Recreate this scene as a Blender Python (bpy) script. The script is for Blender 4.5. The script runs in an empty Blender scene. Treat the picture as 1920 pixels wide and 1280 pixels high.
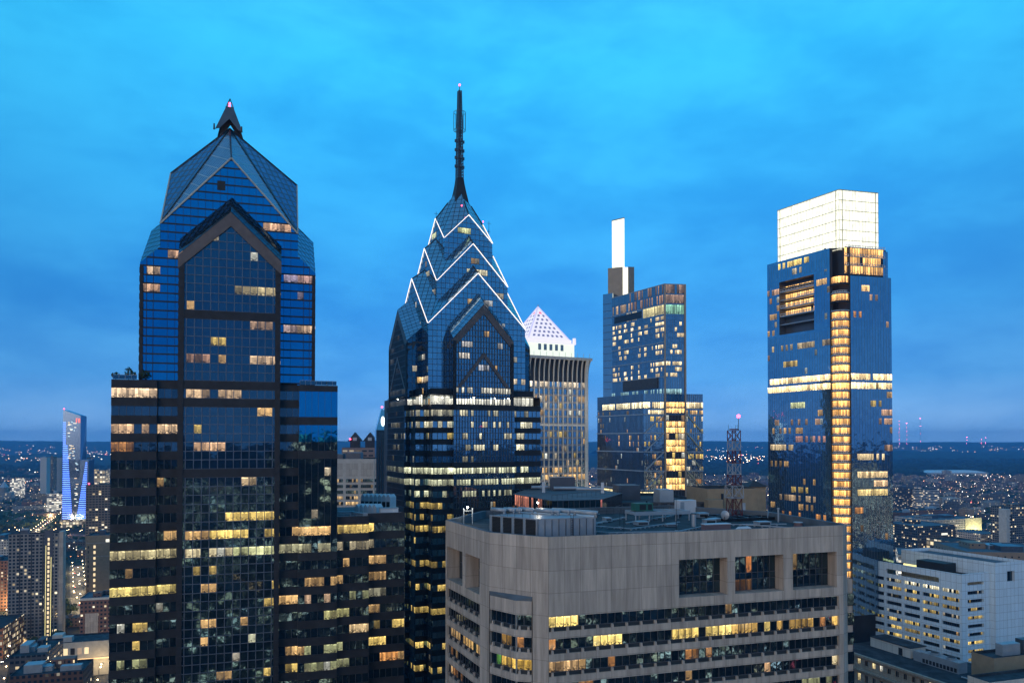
import bpy, math, random
from mathutils import Vector, Matrix
random.seed(7)
S = bpy.context.scene
R = math.radians
# ------------------------------------------------------------------ camera
F, HC, PITCH = 1400.0, 175.0, R(1.0)
CY = 825 - F * math.tan(PITCH)
cam = bpy.data.objects.new('camera', bpy.data.cameras.new('camera'))
S.collection.objects.link(cam)
cam.location = (0, 0, HC)
cam.rotation_euler = (R(90) + PITCH, 0, 0)
cam.data.sensor_width = 36
cam.data.lens = F / 1920 * 36
cam.data.shift_y = (CY - 640) / 1920
cam.data.clip_start, cam.data.clip_end = 1, 60000
S.camera = cam
# ------------------------------------------------------------------ sky
W = bpy.data.worlds.new('World'); S.world = W; W.use_nodes = True
SUN_EL, SUN_AZ = R(9), R(210)           # added warm fill low behind the viewer's left, standing in for city glow
def sky():
    nt = W.node_tree; nt.nodes.clear(); N = nt.nodes.new; K = nt.links.new
    def val(n, i, v): n.inputs[i].default_value = v
    out = N('ShaderNodeOutputWorld'); bg = N('ShaderNodeBackground'); K(bg.outputs[0], out.inputs[0])
    tc = N('ShaderNodeTexCoord'); sp = N('ShaderNodeSeparateXYZ'); K(tc.outputs['Generated'], sp.inputs[0])
    # elevation ramp of a deep-dusk sky
    mr = N('ShaderNodeMapRange'); K(sp.outputs[2], mr.inputs[0]); val(mr, 1, -.05); val(mr, 2, .75)
    rp = N('ShaderNodeValToRGB'); K(mr.outputs[0], rp.inputs[0])
    e = rp.color_ramp.elements
    e[0].position = 0; e[0].color = (.06, .19, .42, 1)
    e[1].position = 1; e[1].color = (.045, .42, .88, 1)
    for p, c in ((.0625, (.18, .52, 1.02)), (.10, (.14, .46, .95)), (.16, (.06, .37, .88)), (.2625, (.026, .31, .82)), (.4375, (.022, .375, .88)), (.625, (.024, .475, .95))):
        x = e.new(p); x.color = (*c, 1)
    # brighter column of sky, a little right of straight ahead
    dot = N('ShaderNodeVectorMath'); dot.operation = 'DOT_PRODUCT'; K(tc.outputs['Generated'], dot.inputs[0])
    dot.inputs[1].default_value = Vector((.06, .86, .50)).normalized()
    m2 = N('ShaderNodeMapRange'); m2.interpolation_type = 'SMOOTHSTEP'; K(dot.outputs['Value'], m2.inputs[0]); val(m2, 1, .72); val(m2, 2, 1.0); val(m2, 3, .84); val(m2, 4, 1.06)
    # streaky soft cloud
    mp = N('ShaderNodeMapping'); K(tc.outputs['Generated'], mp.inputs[0]); mp.inputs['Rotation'].default_value = (0, R(-20), 0); mp.inputs['Scale'].default_value = (1.6, 1.6, 4.2)
    nz = N('ShaderNodeTexNoise'); K(mp.outputs[0], nz.inputs[0]); val(nz, 'Scale', 2.6); val(nz, 'Detail', 9); val(nz, 'Roughness', .58); val(nz, 'Distortion', .15)
    m3 = N('ShaderNodeMapRange'); m3.interpolation_type = 'SMOOTHSTEP'; K(nz.outputs[0], m3.inputs[0]); val(m3, 1, .32); val(m3, 2, .70); val(m3, 3, 0); val(m3, 4, 1)
    lo = N('ShaderNodeMix'); lo.data_type = 'RGBA'; lo.blend_type = 'MULTIPLY'; lo.inputs[0].default_value = 1
    K(rp.outputs[0], lo.inputs[6])
    gr = N('ShaderNodeMix'); gr.data_type = 'RGBA'
    K(m3.outputs[0], gr.inputs[0]); gr.inputs[6].default_value = (.84, .85, .91, 1); gr.inputs[7].default_value = (1.7, 1.18, 1.05, 1)
    K(gr.outputs[2], lo.inputs[7])
    mu = N('ShaderNodeVectorMath'); mu.operation = 'SCALE'; K(lo.outputs[2], mu.inputs[0]); K(m2.outputs[0], mu.inputs['Scale'])
    # behind the viewer: greyer after-glow cloud that lights the facades
    m4 = N('ShaderNodeMapRange'); m4.interpolation_type = 'SMOOTHSTEP'; K(sp.outputs[1], m4.inputs[0]); val(m4, 1, .45); val(m4, 2, -.5); val(m4, 3, 0); val(m4, 4, 1)
    m5 = N('ShaderNodeMapRange'); m5.interpolation_type = 'SMOOTHSTEP'; K(sp.outputs[2], m5.inputs[0]); val(m5, 1, .25); val(m5, 2, .7); val(m5, 3, .12); val(m5, 4, .5)
    mm = N('ShaderNodeMath'); mm.operation = 'MULTIPLY'; K(m4.outputs[0], mm.inputs[0]); K(m5.outputs[0], mm.inputs[1])
    bk = N('ShaderNodeMix'); bk.data_type = 'RGBA'; K(mm.outputs[0], bk.inputs[0]); K(mu.outputs[0], bk.inputs[6]); bk.inputs[7].default_value = (.17, .22, .36, 1)
    # the physical sky, far below daylight strength, on top
    ni = N('ShaderNodeTexSky'); ni.sky_type = 'NISHITA'; ni.sun_disc = False; ni.sun_elevation = R(1); ni.sun_rotation = SUN_AZ
    ns = N('ShaderNodeVectorMath'); ns.operation = 'SCALE'; K(ni.outputs[0], ns.inputs[0]); ns.inputs['Scale'].default_value = .012
    ad = N('ShaderNodeVectorMath'); ad.operation = 'ADD'; K(bk.outputs[2], ad.inputs[0]); K(ns.outputs[0], ad.inputs[1])
    K(ad.outputs[0], bg.inputs[0]); bg.inputs[1].default_value = 1.0
sky()
sl = bpy.data.lights.new('sun', 'SUN'); sl.energy = 1.1; sl.angle = R(40); sl.color = (1, .78, .56)
so = bpy.data.objects.new('sun', sl); S.collection.objects.link(so)
so.rotation_euler = (R(90) - SUN_EL, 0, R(-30))
S.view_settings.view_transform = 'Standard'; S.view_settings.look = 'None'
S.view_settings.exposure = .12; S.view_settings.gamma = 1
S.render.engine = 'CYCLES'
S.cycles.use_denoising = True
S.cycles.max_bounces = 5; S.cycles.glossy_bounces = 3; S.cycles.diffuse_bounces = 2; S.cycles.volume_bounces = 0
S.cycles.sample_clamp_indirect = 3; S.cycles.caustics_reflective = False; S.cycles.caustics_refractive = False
S.cycles.blur_glossy = 0.2

# ------------------------------------------------------------------ helpers
C = S.collection
def at(px, D):                       # plan position of a sight line at depth D
    return Vector(((px - 960) / F * D, D, 0))
def zof(py, D): return HC + D * math.tan(PITCH + math.atan((CY - py) / F))
def thing(name, label, cat, loc=(0, 0, 0), rz=0, group=None, kind=None):
    o = bpy.data.objects.new(name, None); C.objects.link(o); o.empty_display_size = .1
    o.location = loc; o.rotation_euler = (0, 0, rz)
    tag(o, label, cat, group, kind); return o
def tag(o, label=None, cat=None, group=None, kind=None):
    if label: o['label'] = label
    if cat: o['category'] = cat
    if group: o['group'] = group
    if kind: o['kind'] = kind
    return o
def clip(poly, a, b, keep):          # Sutherland-Hodgman half plane a->b, keep left side
    out = []
    def side(p): return (b[0]-a[0])*(p[1]-a[1]) - (b[1]-a[1])*(p[0]-a[0])
    for i in range(len(poly)):
        p, q = poly[i], poly[(i+1) % len(poly)]
        sp_, sq = side(p), side(q)
        if sp_ >= -1e-9: out.append(p)
        if (sp_ > 1e-9 and sq < -1e-9) or (sp_ < -1e-9 and sq > 1e-9):
            t = sp_ / (sp_ - sq); out.append((p[0]+t*(q[0]-p[0]), p[1]+t*(q[1]-p[1])))
    return out
def clip_poly(sub, poly):
    for i in range(len(poly)):
        if len(sub) < 3: return []
        sub = clip(sub, poly[i], poly[(i+1) % len(poly)], 1)
    if len(sub) < 3: return []
    a = abs(sum(sub[i][0]*sub[(i+1) % len(sub)][1]-sub[(i+1) % len(sub)][0]*sub[i][1] for i in range(len(sub))))/2
    return sub if a > .01 else []
def clip_seg(p, q, poly):
    t0, t1 = 0., 1.
    dx, dy = q[0]-p[0], q[1]-p[1]
    for i in range(len(poly)):
        a, b = poly[i], poly[(i+1) % len(poly)]
        nx, ny = -(b[1]-a[1]), b[0]-a[0]
        den = nx*dx+ny*dy; num = nx*(p[0]-a[0])+ny*(p[1]-a[1])
        if abs(den) < 1e-9:
            if num < 0: return None
        else:
            t = -num/den
            if den > 0: t0 = max(t0, t)
            else: t1 = min(t1, t)
    if t1 - t0 < 1e-4: return None
    return (p[0]+t0*dx, p[1]+t0*dy), (p[0]+t1*dx, p[1]+t1*dy)

class MB:
    def __init__(s): s.v = []; s.f = []; s.uv = {}; s.mi = {}; s.glow = {}
    def face(s, pts, uv=None, mi=0, glow=None):
        n = len(s.v); s.v += [tuple(p) for p in pts]; k = len(s.f); s.f.append(tuple(range(n, n+len(pts))))
        if uv: s.uv[k] = uv
        if mi: s.mi[k] = mi
        if glow: s.glow[k] = glow
        return s
    def hexa(s, p, uvs=False, mi=0):     # 8 corners: bottom ring 0-3, top ring 4-7, ring counter-clockwise seen from above
        n = len(s.v); s.v += [tuple(q) for q in p]
        for fc in ((3,2,1,0),(4,5,6,7),(0,1,5,4),(1,2,6,5),(2,3,7,6),(3,0,4,7)):
            k = len(s.f); s.f.append(tuple(n+i for i in fc))
            if mi: s.mi[k] = mi
            a, b, c = Vector(p[fc[0]]), Vector(p[fc[1]]), Vector(p[fc[3]])
            w, h = (b-a).length, (c-a).length
            s.uv[k] = [(0,a.z),(w,a.z),(w,a.z+h),(0,a.z+h)]
        return s
    def box(s, x0, x1, y0, y1, z0, z1, mi=0):
        return s.hexa([(x0,y0,z0),(x1,y0,z0),(x1,y1,z0),(x0,y1,z0),(x0,y0,z1),(x1,y0,z1),(x1,y1,z1),(x0,y1,z1)], mi=mi)
    def rbox(s, c, ux, hx, hy, z0, z1, mi=0):  # rotated box: centre (x,y), unit dir ux, half sizes
        vx = (-ux[1], ux[0]); p = []
        for z in (z0, z1):
            for a, b in ((-1,-1),(1,-1),(1,1),(-1,1)):
                p.append((c[0]+a*hx*ux[0]+b*hy*vx[0], c[1]+a*hx*ux[1]+b*hy*vx[1], z))
        return s.hexa(p, mi=mi)
    def bar(s, p, q, w, h=None, up=(0,0,1), mi=0):
        p, q = Vector(p), Vector(q); d = (q-p)
        if d.length < 1e-6: return s
        d.normalize(); h = h or w; up = Vector(up)
        if abs(d.dot(up)) > .98: up = Vector((0,1,0)) if abs(d.y) < .9 else Vector((1,0,0))
        a = d.cross(up).normalized()*(w/2); b = a.cross(d).normalized()*(h/2)
        return s.hexa([p-a-b,p+a-b,q+a-b,q-a-b,p-a+b,p+a+b,q+a+b,q-a+b], mi=mi)
    def prism(s, pts, z0, z1, cap=True, mi=0):   # pts counter-clockwise
        n = len(pts); L = 0
        for i in range(n):
            a, b = pts[i], pts[(i+1) % n]; d = math.hypot(b[0]-a[0], b[1]-a[1])
            s.face([(a[0],a[1],z0),(b[0],b[1],z0),(b[0],b[1],z1),(a[0],a[1],z1)], [(L,z0),(L+d,z0),(L+d,z1),(L,z1)], mi); L += d
        if cap:
            s.face([(a[0],a[1],z1) for a in pts], [(a[0],a[1]) for a in pts], mi)
            s.face([(a[0],a[1],z0) for a in reversed(pts)], [(a[0],a[1]) for a in reversed(pts)], mi)
        return s
    def tube(s, p, q, r0, r1=None, n=8, mi=0, caps=True):
        p, q = Vector(p), Vector(q); d = (q-p).normalized(); r1 = r0 if r1 is None else r1
        a = d.orthogonal().normalized(); b = d.cross(a); k = len(s.v)
        for c, r in ((p, r0), (q, r1)):
            for i in range(n):
                t = 2*math.pi*i/n; s.v.append(tuple(c + a*(r*math.cos(t)) + b*(r*math.sin(t))))
        for i in range(n):
            j = (i+1) % n; m = len(s.f); s.f.append((k+i, k+j, k+n+j, k+n+i))
            if mi: s.mi[m] = mi
        if caps:
            s.f.append(tuple(k+i for i in reversed(range(n)))); s.f.append(tuple(k+n+i for i in range(n)))
        return s
    def ball(s, c, r, n=8, m=5, sz=1):
        k = len(s.v); c = Vector(c)
        s.v.append(tuple(c - Vector((0,0,r*sz))))
        for j in range(1, m):
            t = math.pi*j/m
            for i in range(n):
                p = 2*math.pi*i/n; s.v.append((c.x+r*math.sin(t)*math.cos(p), c.y+r*math.sin(t)*math.sin(p), c.z-r*sz*math.cos(t)))
        s.v.append(tuple(c + Vector((0,0,r*sz)))); e = len(s.v)-1
        for i in range(n):
            s.f.append((k, k+1+(i+1) % n, k+1+i)); s.f.append((e, e-n+i, e-n+(i+1) % n))
        for j in range(m-2):
            for i in range(n):
                a = k+1+j*n; s.f.append((a+i, a+(i+1) % n, a+n+(i+1) % n, a+n+i))
        return s
    def build(s, name, mats, parent=None, smooth=False, label=None, kind=None):
        if not s.f: return None
        me = bpy.data.meshes.new(name); me.from_pydata(s.v, [], s.f)
        for m in (mats if isinstance(mats, (list, tuple)) else [mats]): me.materials.append(m)
        if s.mi:
            for k, m in s.mi.items(): me.polygons[k].material_index = m
        if s.uv:
            ul = me.uv_layers.new(name='UVMap').data
            for k, uv in s.uv.items():
                st = me.polygons[k].loop_start
                for i, t in enumerate(uv): ul[st+i].uv = t
        if s.glow:
            at_ = me.attributes.new('glow', 'FLOAT_COLOR', 'FACE').data
            for k, g in s.glow.items(): at_[k].color = g
        if smooth: me.polygons.foreach_set('use_smooth', [True]*len(me.polygons))
        me.update()
        o = bpy.data.objects.new(name, me); C.objects.link(o)
        if parent: o.parent = parent
        if label: o['label'] = label
        if kind: o['kind'] = kind
        return o

# ------------------------------------------------------------------ materials
def mat(name):
    m = bpy.data.materials.new(name); m.use_nodes = True
    return m, m.node_tree, m.node_tree.nodes['Principled BSDF']
def plain(name, col, rough=.7, metal=0, var=.12, scale=.35, spec=.3):
    m, nt, b = mat(name); N = nt.nodes.new; K = nt.links.new
    tc = N('ShaderNodeTexCoord'); nz = N('ShaderNodeTexNoise'); nz.inputs['Scale'].default_value = scale; nz.inputs['Detail'].default_value = 6
    K(tc.outputs['Object'], nz.inputs[0])
    mr = N('ShaderNodeMapRange'); K(nz.outputs[0], mr.inputs[0]); mr.inputs[1].default_value = .3; mr.inputs[2].default_value = .7; mr.inputs[3].default_value = 1-var; mr.inputs[4].default_value = 1+var
    vm = N('ShaderNodeVectorMath'); vm.operation = 'SCALE'; vm.inputs[0].default_value = col; K(mr.outputs[0], vm.inputs['Scale'])
    K(vm.outputs[0], b.inputs['Base Color']); b.inputs['Roughness'].default_value = rough; b.inputs['Metallic'].default_value = metal
    b.inputs['Specular IOR Level'].default_value = spec
    return m
def glass(name, col, rough=.04, metal=.9, wav=.02, var=.25):
    m, nt, b = mat(name); N = nt.nodes.new; K = nt.links.new
    tc = N('ShaderNodeTexCoord'); nz = N('ShaderNodeTexNoise'); nz.inputs['Scale'].default_value = .45; nz.inputs['Detail'].default_value = 2
    K(tc.outputs['Object'], nz.inputs[0])
    bp = N('ShaderNodeBump'); bp.inputs['Strength'].default_value = 1; bp.inputs['Distance'].default_value = wav; K(nz.outputs[0], bp.inputs['Height']); K(bp.outputs[0], b.inputs['Normal'])
    ge = N('ShaderNodeNewGeometry'); mr = N('ShaderNodeMapRange'); K(ge.outputs['Random Per Island'], mr.inputs[0]); mr.inputs[3].default_value = 1-var; mr.inputs[4].default_value = 1+var*.6
    vm = N('ShaderNodeVectorMath'); vm.operation = 'SCALE'; vm.inputs[0].default_value = col; K(mr.outputs[0], vm.inputs['Scale'])
    K(vm.outputs[0], b.inputs['Base Color']); b.inputs['Roughness'].default_value = rough; b.inputs['Metallic'].default_value = metal
    return m
def emit(name, col, st, rough=.5, sample=True):
    m, nt, b = mat(name); b.inputs['Base Color'].default_value = (.3, .3, .3, 1); b.inputs['Roughness'].default_value = rough
    b.inputs['Emission Color'].default_value = (*col, 1); b.inputs['Emission Strength'].default_value = st
    if not sample: m.cycles.emission_sampling = 'NONE'
    return m
def lit_mat(name='lit_room'):
    # a lit room seen through the pane: ceiling light, furniture, wall shades; UV = pane index + local
    m, nt, b = mat(name); N = nt.nodes.new; K = nt.links.new
    m.cycles.emission_sampling = 'NONE'
    def math_(op, a, c=None):
        n = N('ShaderNodeMath'); n.operation = op
        for i, x in enumerate((a, c)):
            if x is None: continue
            if isinstance(x, (int, float)): n.inputs[i].default_value = x
            else: K(x, n.inputs[i])
        return n.outputs[0]
    uv = N('ShaderNodeUVMap'); uv.uv_map = 'UVMap'
    sp = N('ShaderNodeSeparateXYZ'); K(uv.outputs[0], sp.inputs[0])
    fy = math_('FRACT', sp.outputs[1])
    mp = N('ShaderNodeMapping'); K(uv.outputs[0], mp.inputs[0]); mp.inputs['Scale'].default_value = (4.2, 7.0, 1)
    vo = N('ShaderNodeTexVoronoi'); vo.distance = 'CHEBYCHEV'; vo.inputs['Scale'].default_value = 1.0; K(mp.outputs[0], vo.inputs[0])
    sc = N('ShaderNodeSeparateXYZ'); K(vo.outputs['Color'], sc.inputs[0])
    fl = N('ShaderNodeCombineXYZ'); K(math_('FLOOR', math_('MULTIPLY', sp.outputs[0], 2.6)), fl.inputs[0]); K(math_('FLOOR', sp.outputs[1]), fl.inputs[1])
    nz = N('ShaderNodeTexWhiteNoise'); nz.noise_dimensions = '2D'; K(fl.outputs[0], nz.inputs['Vector'])
    # lower part cluttered and darker, upper part even
    low = N('ShaderNodeMapRange'); K(fy, low.inputs[0]); low.inputs[1].default_value = .6; low.inputs[2].default_value = .12; low.inputs[3].default_value = .05; low.inputs[4].default_value = 1.0
    clut = N('ShaderNodeMapRange'); K(sc.outputs[0], clut.inputs[0]); clut.inputs[1].default_value = .25; clut.inputs[2].default_value = .75; clut.inputs[3].default_value = .10; clut.inputs[4].default_value = 1.1
    mx = N('ShaderNodeMix'); K(low.outputs[0], mx.inputs[0]); mx.inputs[2].default_value = 1.0; K(clut.outputs[0], mx.inputs[3])
    big = N('ShaderNodeMapRange'); K(nz.outputs[0], big.inputs[0]); big.inputs[1].default_value = 0; big.inputs[2].default_value = 1; big.inputs[3].default_value = .45; big.inputs[4].default_value = 1.25
    ceil = N('ShaderNodeMapRange'); K(fy, ceil.inputs[0]); ceil.inputs[1].default_value = .78; ceil.inputs[2].default_value = .86; ceil.inputs[3].default_value = 0; ceil.inputs[4].default_value = 1
    wn = N('ShaderNodeMapRange'); K(sc.outputs[1], wn.inputs[0]); wn.inputs[1].default_value = .55; wn.inputs[2].default_value = .75; wn.inputs[3].default_value = 0; wn.inputs[4].default_value = 1.2
    t = math_('MULTIPLY', mx.outputs[0], big.outputs[0])
    t = math_('ADD', t, math_('MULTIPLY', ceil.outputs[0], wn.outputs[0]))
    a = N('ShaderNodeAttribute'); a.attribute_name = 'glow'
    vm = N('ShaderNodeVectorMath'); vm.operation = 'SCALE'; K(a.outputs['Color'], vm.inputs[0]); K(t, vm.inputs['Scale'])
    K(vm.outputs[0], b.inputs['Emission Color']); b.inputs['Emission Strength'].default_value = 1
    b.inputs['Base Color'].default_value = (.03, .03, .035, 1); b.inputs['Roughness'].default_value = .05
    return m
def city_mat(name, wall, pl=.16, bay=3.0, floor=3.4, warm=(1, .72, .36), st=1.6, ww=.55, wh=.5, varw=.35, glassy=(.02, .03, .045)):
    # masonry block with a grid of windows, some of them lit: real emission only in lit panes
    m, nt, b = mat(name); N = nt.nodes.new; K = nt.links.new; m.cycles.emission_sampling = 'NONE'
    def math_(op, a, c=None):
        n = N('ShaderNodeMath'); n.operation = op
        for i, x in enumerate((a, c)):
            if x is None: continue
            if isinstance(x, (int, float)): n.inputs[i].default_value = x
            else: K(x, n.inputs[i])
        return n.outputs[0]
    uv = N('ShaderNodeUVMap'); uv.uv_map = 'UVMap'; sp = N('ShaderNodeSeparateXYZ'); K(uv.outputs[0], sp.inputs[0])
    oi = N('ShaderNodeObjectInfo')
    ge = N('ShaderNodeNewGeometry'); sn = N('ShaderNodeSeparateXYZ'); K(ge.outputs['Normal'], sn.inputs[0])
    u = math_('DIVIDE', sp.outputs[0], bay); v = math_('DIVIDE', sp.outputs[1], floor)
    fu, fv = math_('FRACT', u), math_('FRACT', v); iu, iv = math_('FLOOR', u), math_('FLOOR', v)
    def band(x, w): return math_('LESS_THAN', math_('ABSOLUTE', math_('SUBTRACT', x, .5)), w/2)
    win = math_('MULTIPLY', band(fu, ww), band(fv, wh))
    wall_only = math_('LESS_THAN', math_('ABSOLUTE', sn.outputs[2]), .3)
    win = math_('MULTIPLY', win, wall_only)
    cb = N('ShaderNodeCombineXYZ'); K(iu, cb.inputs[0]); K(iv, cb.inputs[1]); K(math_('MULTIPLY', oi.outputs['Random'], 97), cb.inputs[2])
    wn = N('ShaderNodeTexWhiteNoise'); wn.noise_dimensions = '3D'; K(cb.outputs[0], wn.inputs['Vector'])
    ad = N('ShaderNodeVectorMath'); ad.operation = 'ADD'; K(cb.outputs[0], ad.inputs[0]); ad.inputs[1].default_value = (31, 17, 5)
    w2 = N('ShaderNodeTexWhiteNoise'); w2.noise_dimensions = '3D'; K(ad.outputs[0], w2.inputs['Vector'])
    lit = math_('MULTIPLY', math_('LESS_THAN', wn.outputs['Value'], pl), win)
    br = math_('MULTIPLY', math_('POWER', w2.outputs['Value'], 1.6), st)
    es = math_('MULTIPLY', lit, br)
    s2 = N('ShaderNodeSeparateXYZ'); K(w2.outputs['Color'], s2.inputs[0])
    ec = N('ShaderNodeMix'); ec.data_type = 'RGBA'; K(s2.outputs[1], ec.inputs[0]); ec.inputs[6].default_value = (*warm, 1); ec.inputs[7].default_value = (1, .9, .68, 1)
    K(ec.outputs[2], b.inputs['Emission Color']); K(es, b.inputs['Emission Strength'])
    nz = N('ShaderNodeTexNoise'); tc = N('ShaderNodeTexCoord'); K(tc.outputs['Object'], nz.inputs[0]); nz.inputs['Scale'].default_value = .15; nz.inputs['Detail'].default_value = 5
    k1 = math_('ADD', math_('MULTIPLY', math_('SUBTRACT', oi.outputs['Random'], .5), varw*2), math_('ADD', math_('MULTIPLY', nz.outputs[0], .5), .75))
    vm = N('ShaderNodeVectorMath'); vm.operation = 'SCALE'; vm.inputs[0].default_value = wall; K(k1, vm.inputs['Scale'])
    mc = N('ShaderNodeMix'); mc.data_type = 'RGBA'; K(win, mc.inputs[0]); K(vm.outputs[0], mc.inputs[6]); mc.inputs[7].default_value = (*glassy, 1)
    K(mc.outputs[2], b.inputs['Base Color'])
    ro = N('ShaderNodeMapRange'); K(win, ro.inputs[0]); ro.inputs[3].default_value = .8; ro.inputs[4].default_value = .12; K(ro.outputs[0], b.inputs['Roughness'])
    return m
def panelled(name, col, pu=3.0, pv=3.9, joint=.025, var=.10, streak=.18):
    # precast cladding: fine dark joints (UV in metres), slight panel-to-panel difference and rain streaks
    m, nt, b = mat(name); N = nt.nodes.new; K = nt.links.new
    uv = N('ShaderNodeUVMap'); uv.uv_map = 'UVMap'
    br = N('ShaderNodeTexBrick'); br.offset = 0; br.squash = 1; K(uv.outputs[0], br.inputs['Vector'])
    br.inputs['Scale'].default_value = 1; br.inputs['Brick Width'].default_value = pu; br.inputs['Row Height'].default_value = pv; br.inputs['Mortar Size'].default_value = joint
    br.inputs['Color1'].default_value = (*[c*(1-var) for c in col], 1); br.inputs['Color2'].default_value = (*[c*(1+var) for c in col], 1); br.inputs['Mortar'].default_value = (*[c*.35 for c in col], 1)
    tc = N('ShaderNodeTexCoord'); mp = N('ShaderNodeMapping'); K(tc.outputs['Object'], mp.inputs[0]); mp.inputs['Scale'].default_value = (.9, .9, .07)
    nz = N('ShaderNodeTexNoise'); nz.inputs['Scale'].default_value = 1; nz.inputs['Detail'].default_value = 6; nz.inputs['Roughness'].default_value = .65; K(mp.outputs[0], nz.inputs[0])
    mr = N('ShaderNodeMapRange'); K(nz.outputs[0], mr.inputs[0]); mr.inputs[1].default_value = .3; mr.inputs[2].default_value = .7; mr.inputs[3].default_value = 1-streak; mr.inputs[4].default_value = 1+streak*.7
    vm = N('ShaderNodeVectorMath'); vm.operation = 'SCALE'; K(br.outputs[0], vm.inputs[0]); K(mr.outputs[0], vm.inputs['Scale'])
    K(vm.outputs[0], b.inputs['Base Color']); b.inputs['Roughness'].default_value = .8; b.inputs['Specular IOR Level'].default_value = .25
    return m
M = dict(
    spandrel_grey=plain('grey_spandrel', (.20, .20, .215), .6),
    glass_blue=glass('blue_mirror_glass', (.008, .215, .44), wav=.012, var=.06),
    glass_bay=glass('grey_teal_glass', (.055, .115, .165), wav=.01, var=.12),
    glass_pale=glass('steel_blue_bay_glass', (.17, .27, .36), wav=.012, var=.15),
    glass_dark=glass('dark_office_glass', (.06, .11, .155), wav=.012, var=.25),
    glass_one=glass('teal_mirror_glass', (.24, .37, .47), wav=.012, var=.12),
    glass_silver=glass('silver_blue_glass', (.22, .345, .46), wav=.03, var=.09),
    glass_truss=glass('slate_glass', (.27, .345, .41), wav=.03, var=.15),
    roof_glass=glass('crown_glass', (.10, .165, .30), rough=.1, wav=.02, var=.12),
    granite=plain('shaded_granite', (.030, .031, .037), .6, spec=.2, var=.2, scale=.6),  # granite darkened, shade of the lower storeys is in the colour
    granite_lit=plain('lit_granite', (.125, .10, .096), .5, var=.2, scale=.6),  # same granite in a lighter tone for bands catching twilight
    granite_dark=plain('dark_granite', (.05, .05, .055), .5, var=.2, scale=.6),
    mull=plain('mullion_metal', (.10, .11, .13), .4, .5),
    mull_mid=plain('grey_mullion', (.12, .14, .18), .4, .4),
    mull_dark=plain('dark_mullion', (.035, .04, .05), .4, .5),
    mull_pale=plain('pale_mullion', (.30, .33, .37), .4, .4),
    trim=plain('pale_gable_trim', (.42, .40, .36), .5),
    steel=plain('galvanised_steel', (.34, .37, .40), .45, .3),
    white_steel=plain('white_paint', (.55, .56, .58), .5),
    red_steel=plain('red_paint', (.11, .02, .02), .5),
    mast_white=plain('weathered_white', (.30, .31, .33), .6),
    black=plain('black_louvre', (.022, .025, .028), .6),
    concrete=panelled('beige_precast', (.44, .375, .32), var=.13, streak=.34),
    precast_white=panelled('white_precast', (.62, .74, .82), 2.4, 3.5, .05, .04, .08),
    roofing=plain('roof_membrane', (.032, .042, .05), .9, var=.6, scale=.3),
    roofing_pale=plain('pale_roof', (.10, .12, .14), .85, var=.3, scale=.2),
    limestone=panelled('limestone', (.36, .31, .25), 1.8, .9, .02),
    stone_pale=panelled('pale_limestone', (.58, .54, .48), 3, 3.3, .03, .05, .1),
    lit=lit_mat(),
    strip=emit('white_light_strip', (1, .88, .80), 1.5, sample=False),
    beacon=emit('red_beacon', (1, .035, .075), 13, sample=False),
    lamp=emit('white_lamp', (1, .97, .85), 25, sample=False),
    dark_room=plain('dark_room', (.03, .03, .035), .3),
    leaf=plain('dusk_foliage', (.035, .055, .022), .8, var=.4, scale=.3),
    bark=plain('bark', (.06, .045, .035), .9),
    asphalt=plain('asphalt', (.05, .05, .052), .85),
)
WARM, YEL, GREEN, PINK, ORANGE, COOL = (1, .60, .23), (1, .70, .19), (.90, .93, .46), (1, .58, .34), (1, .43, .12), (.85, .95, .90)

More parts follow.
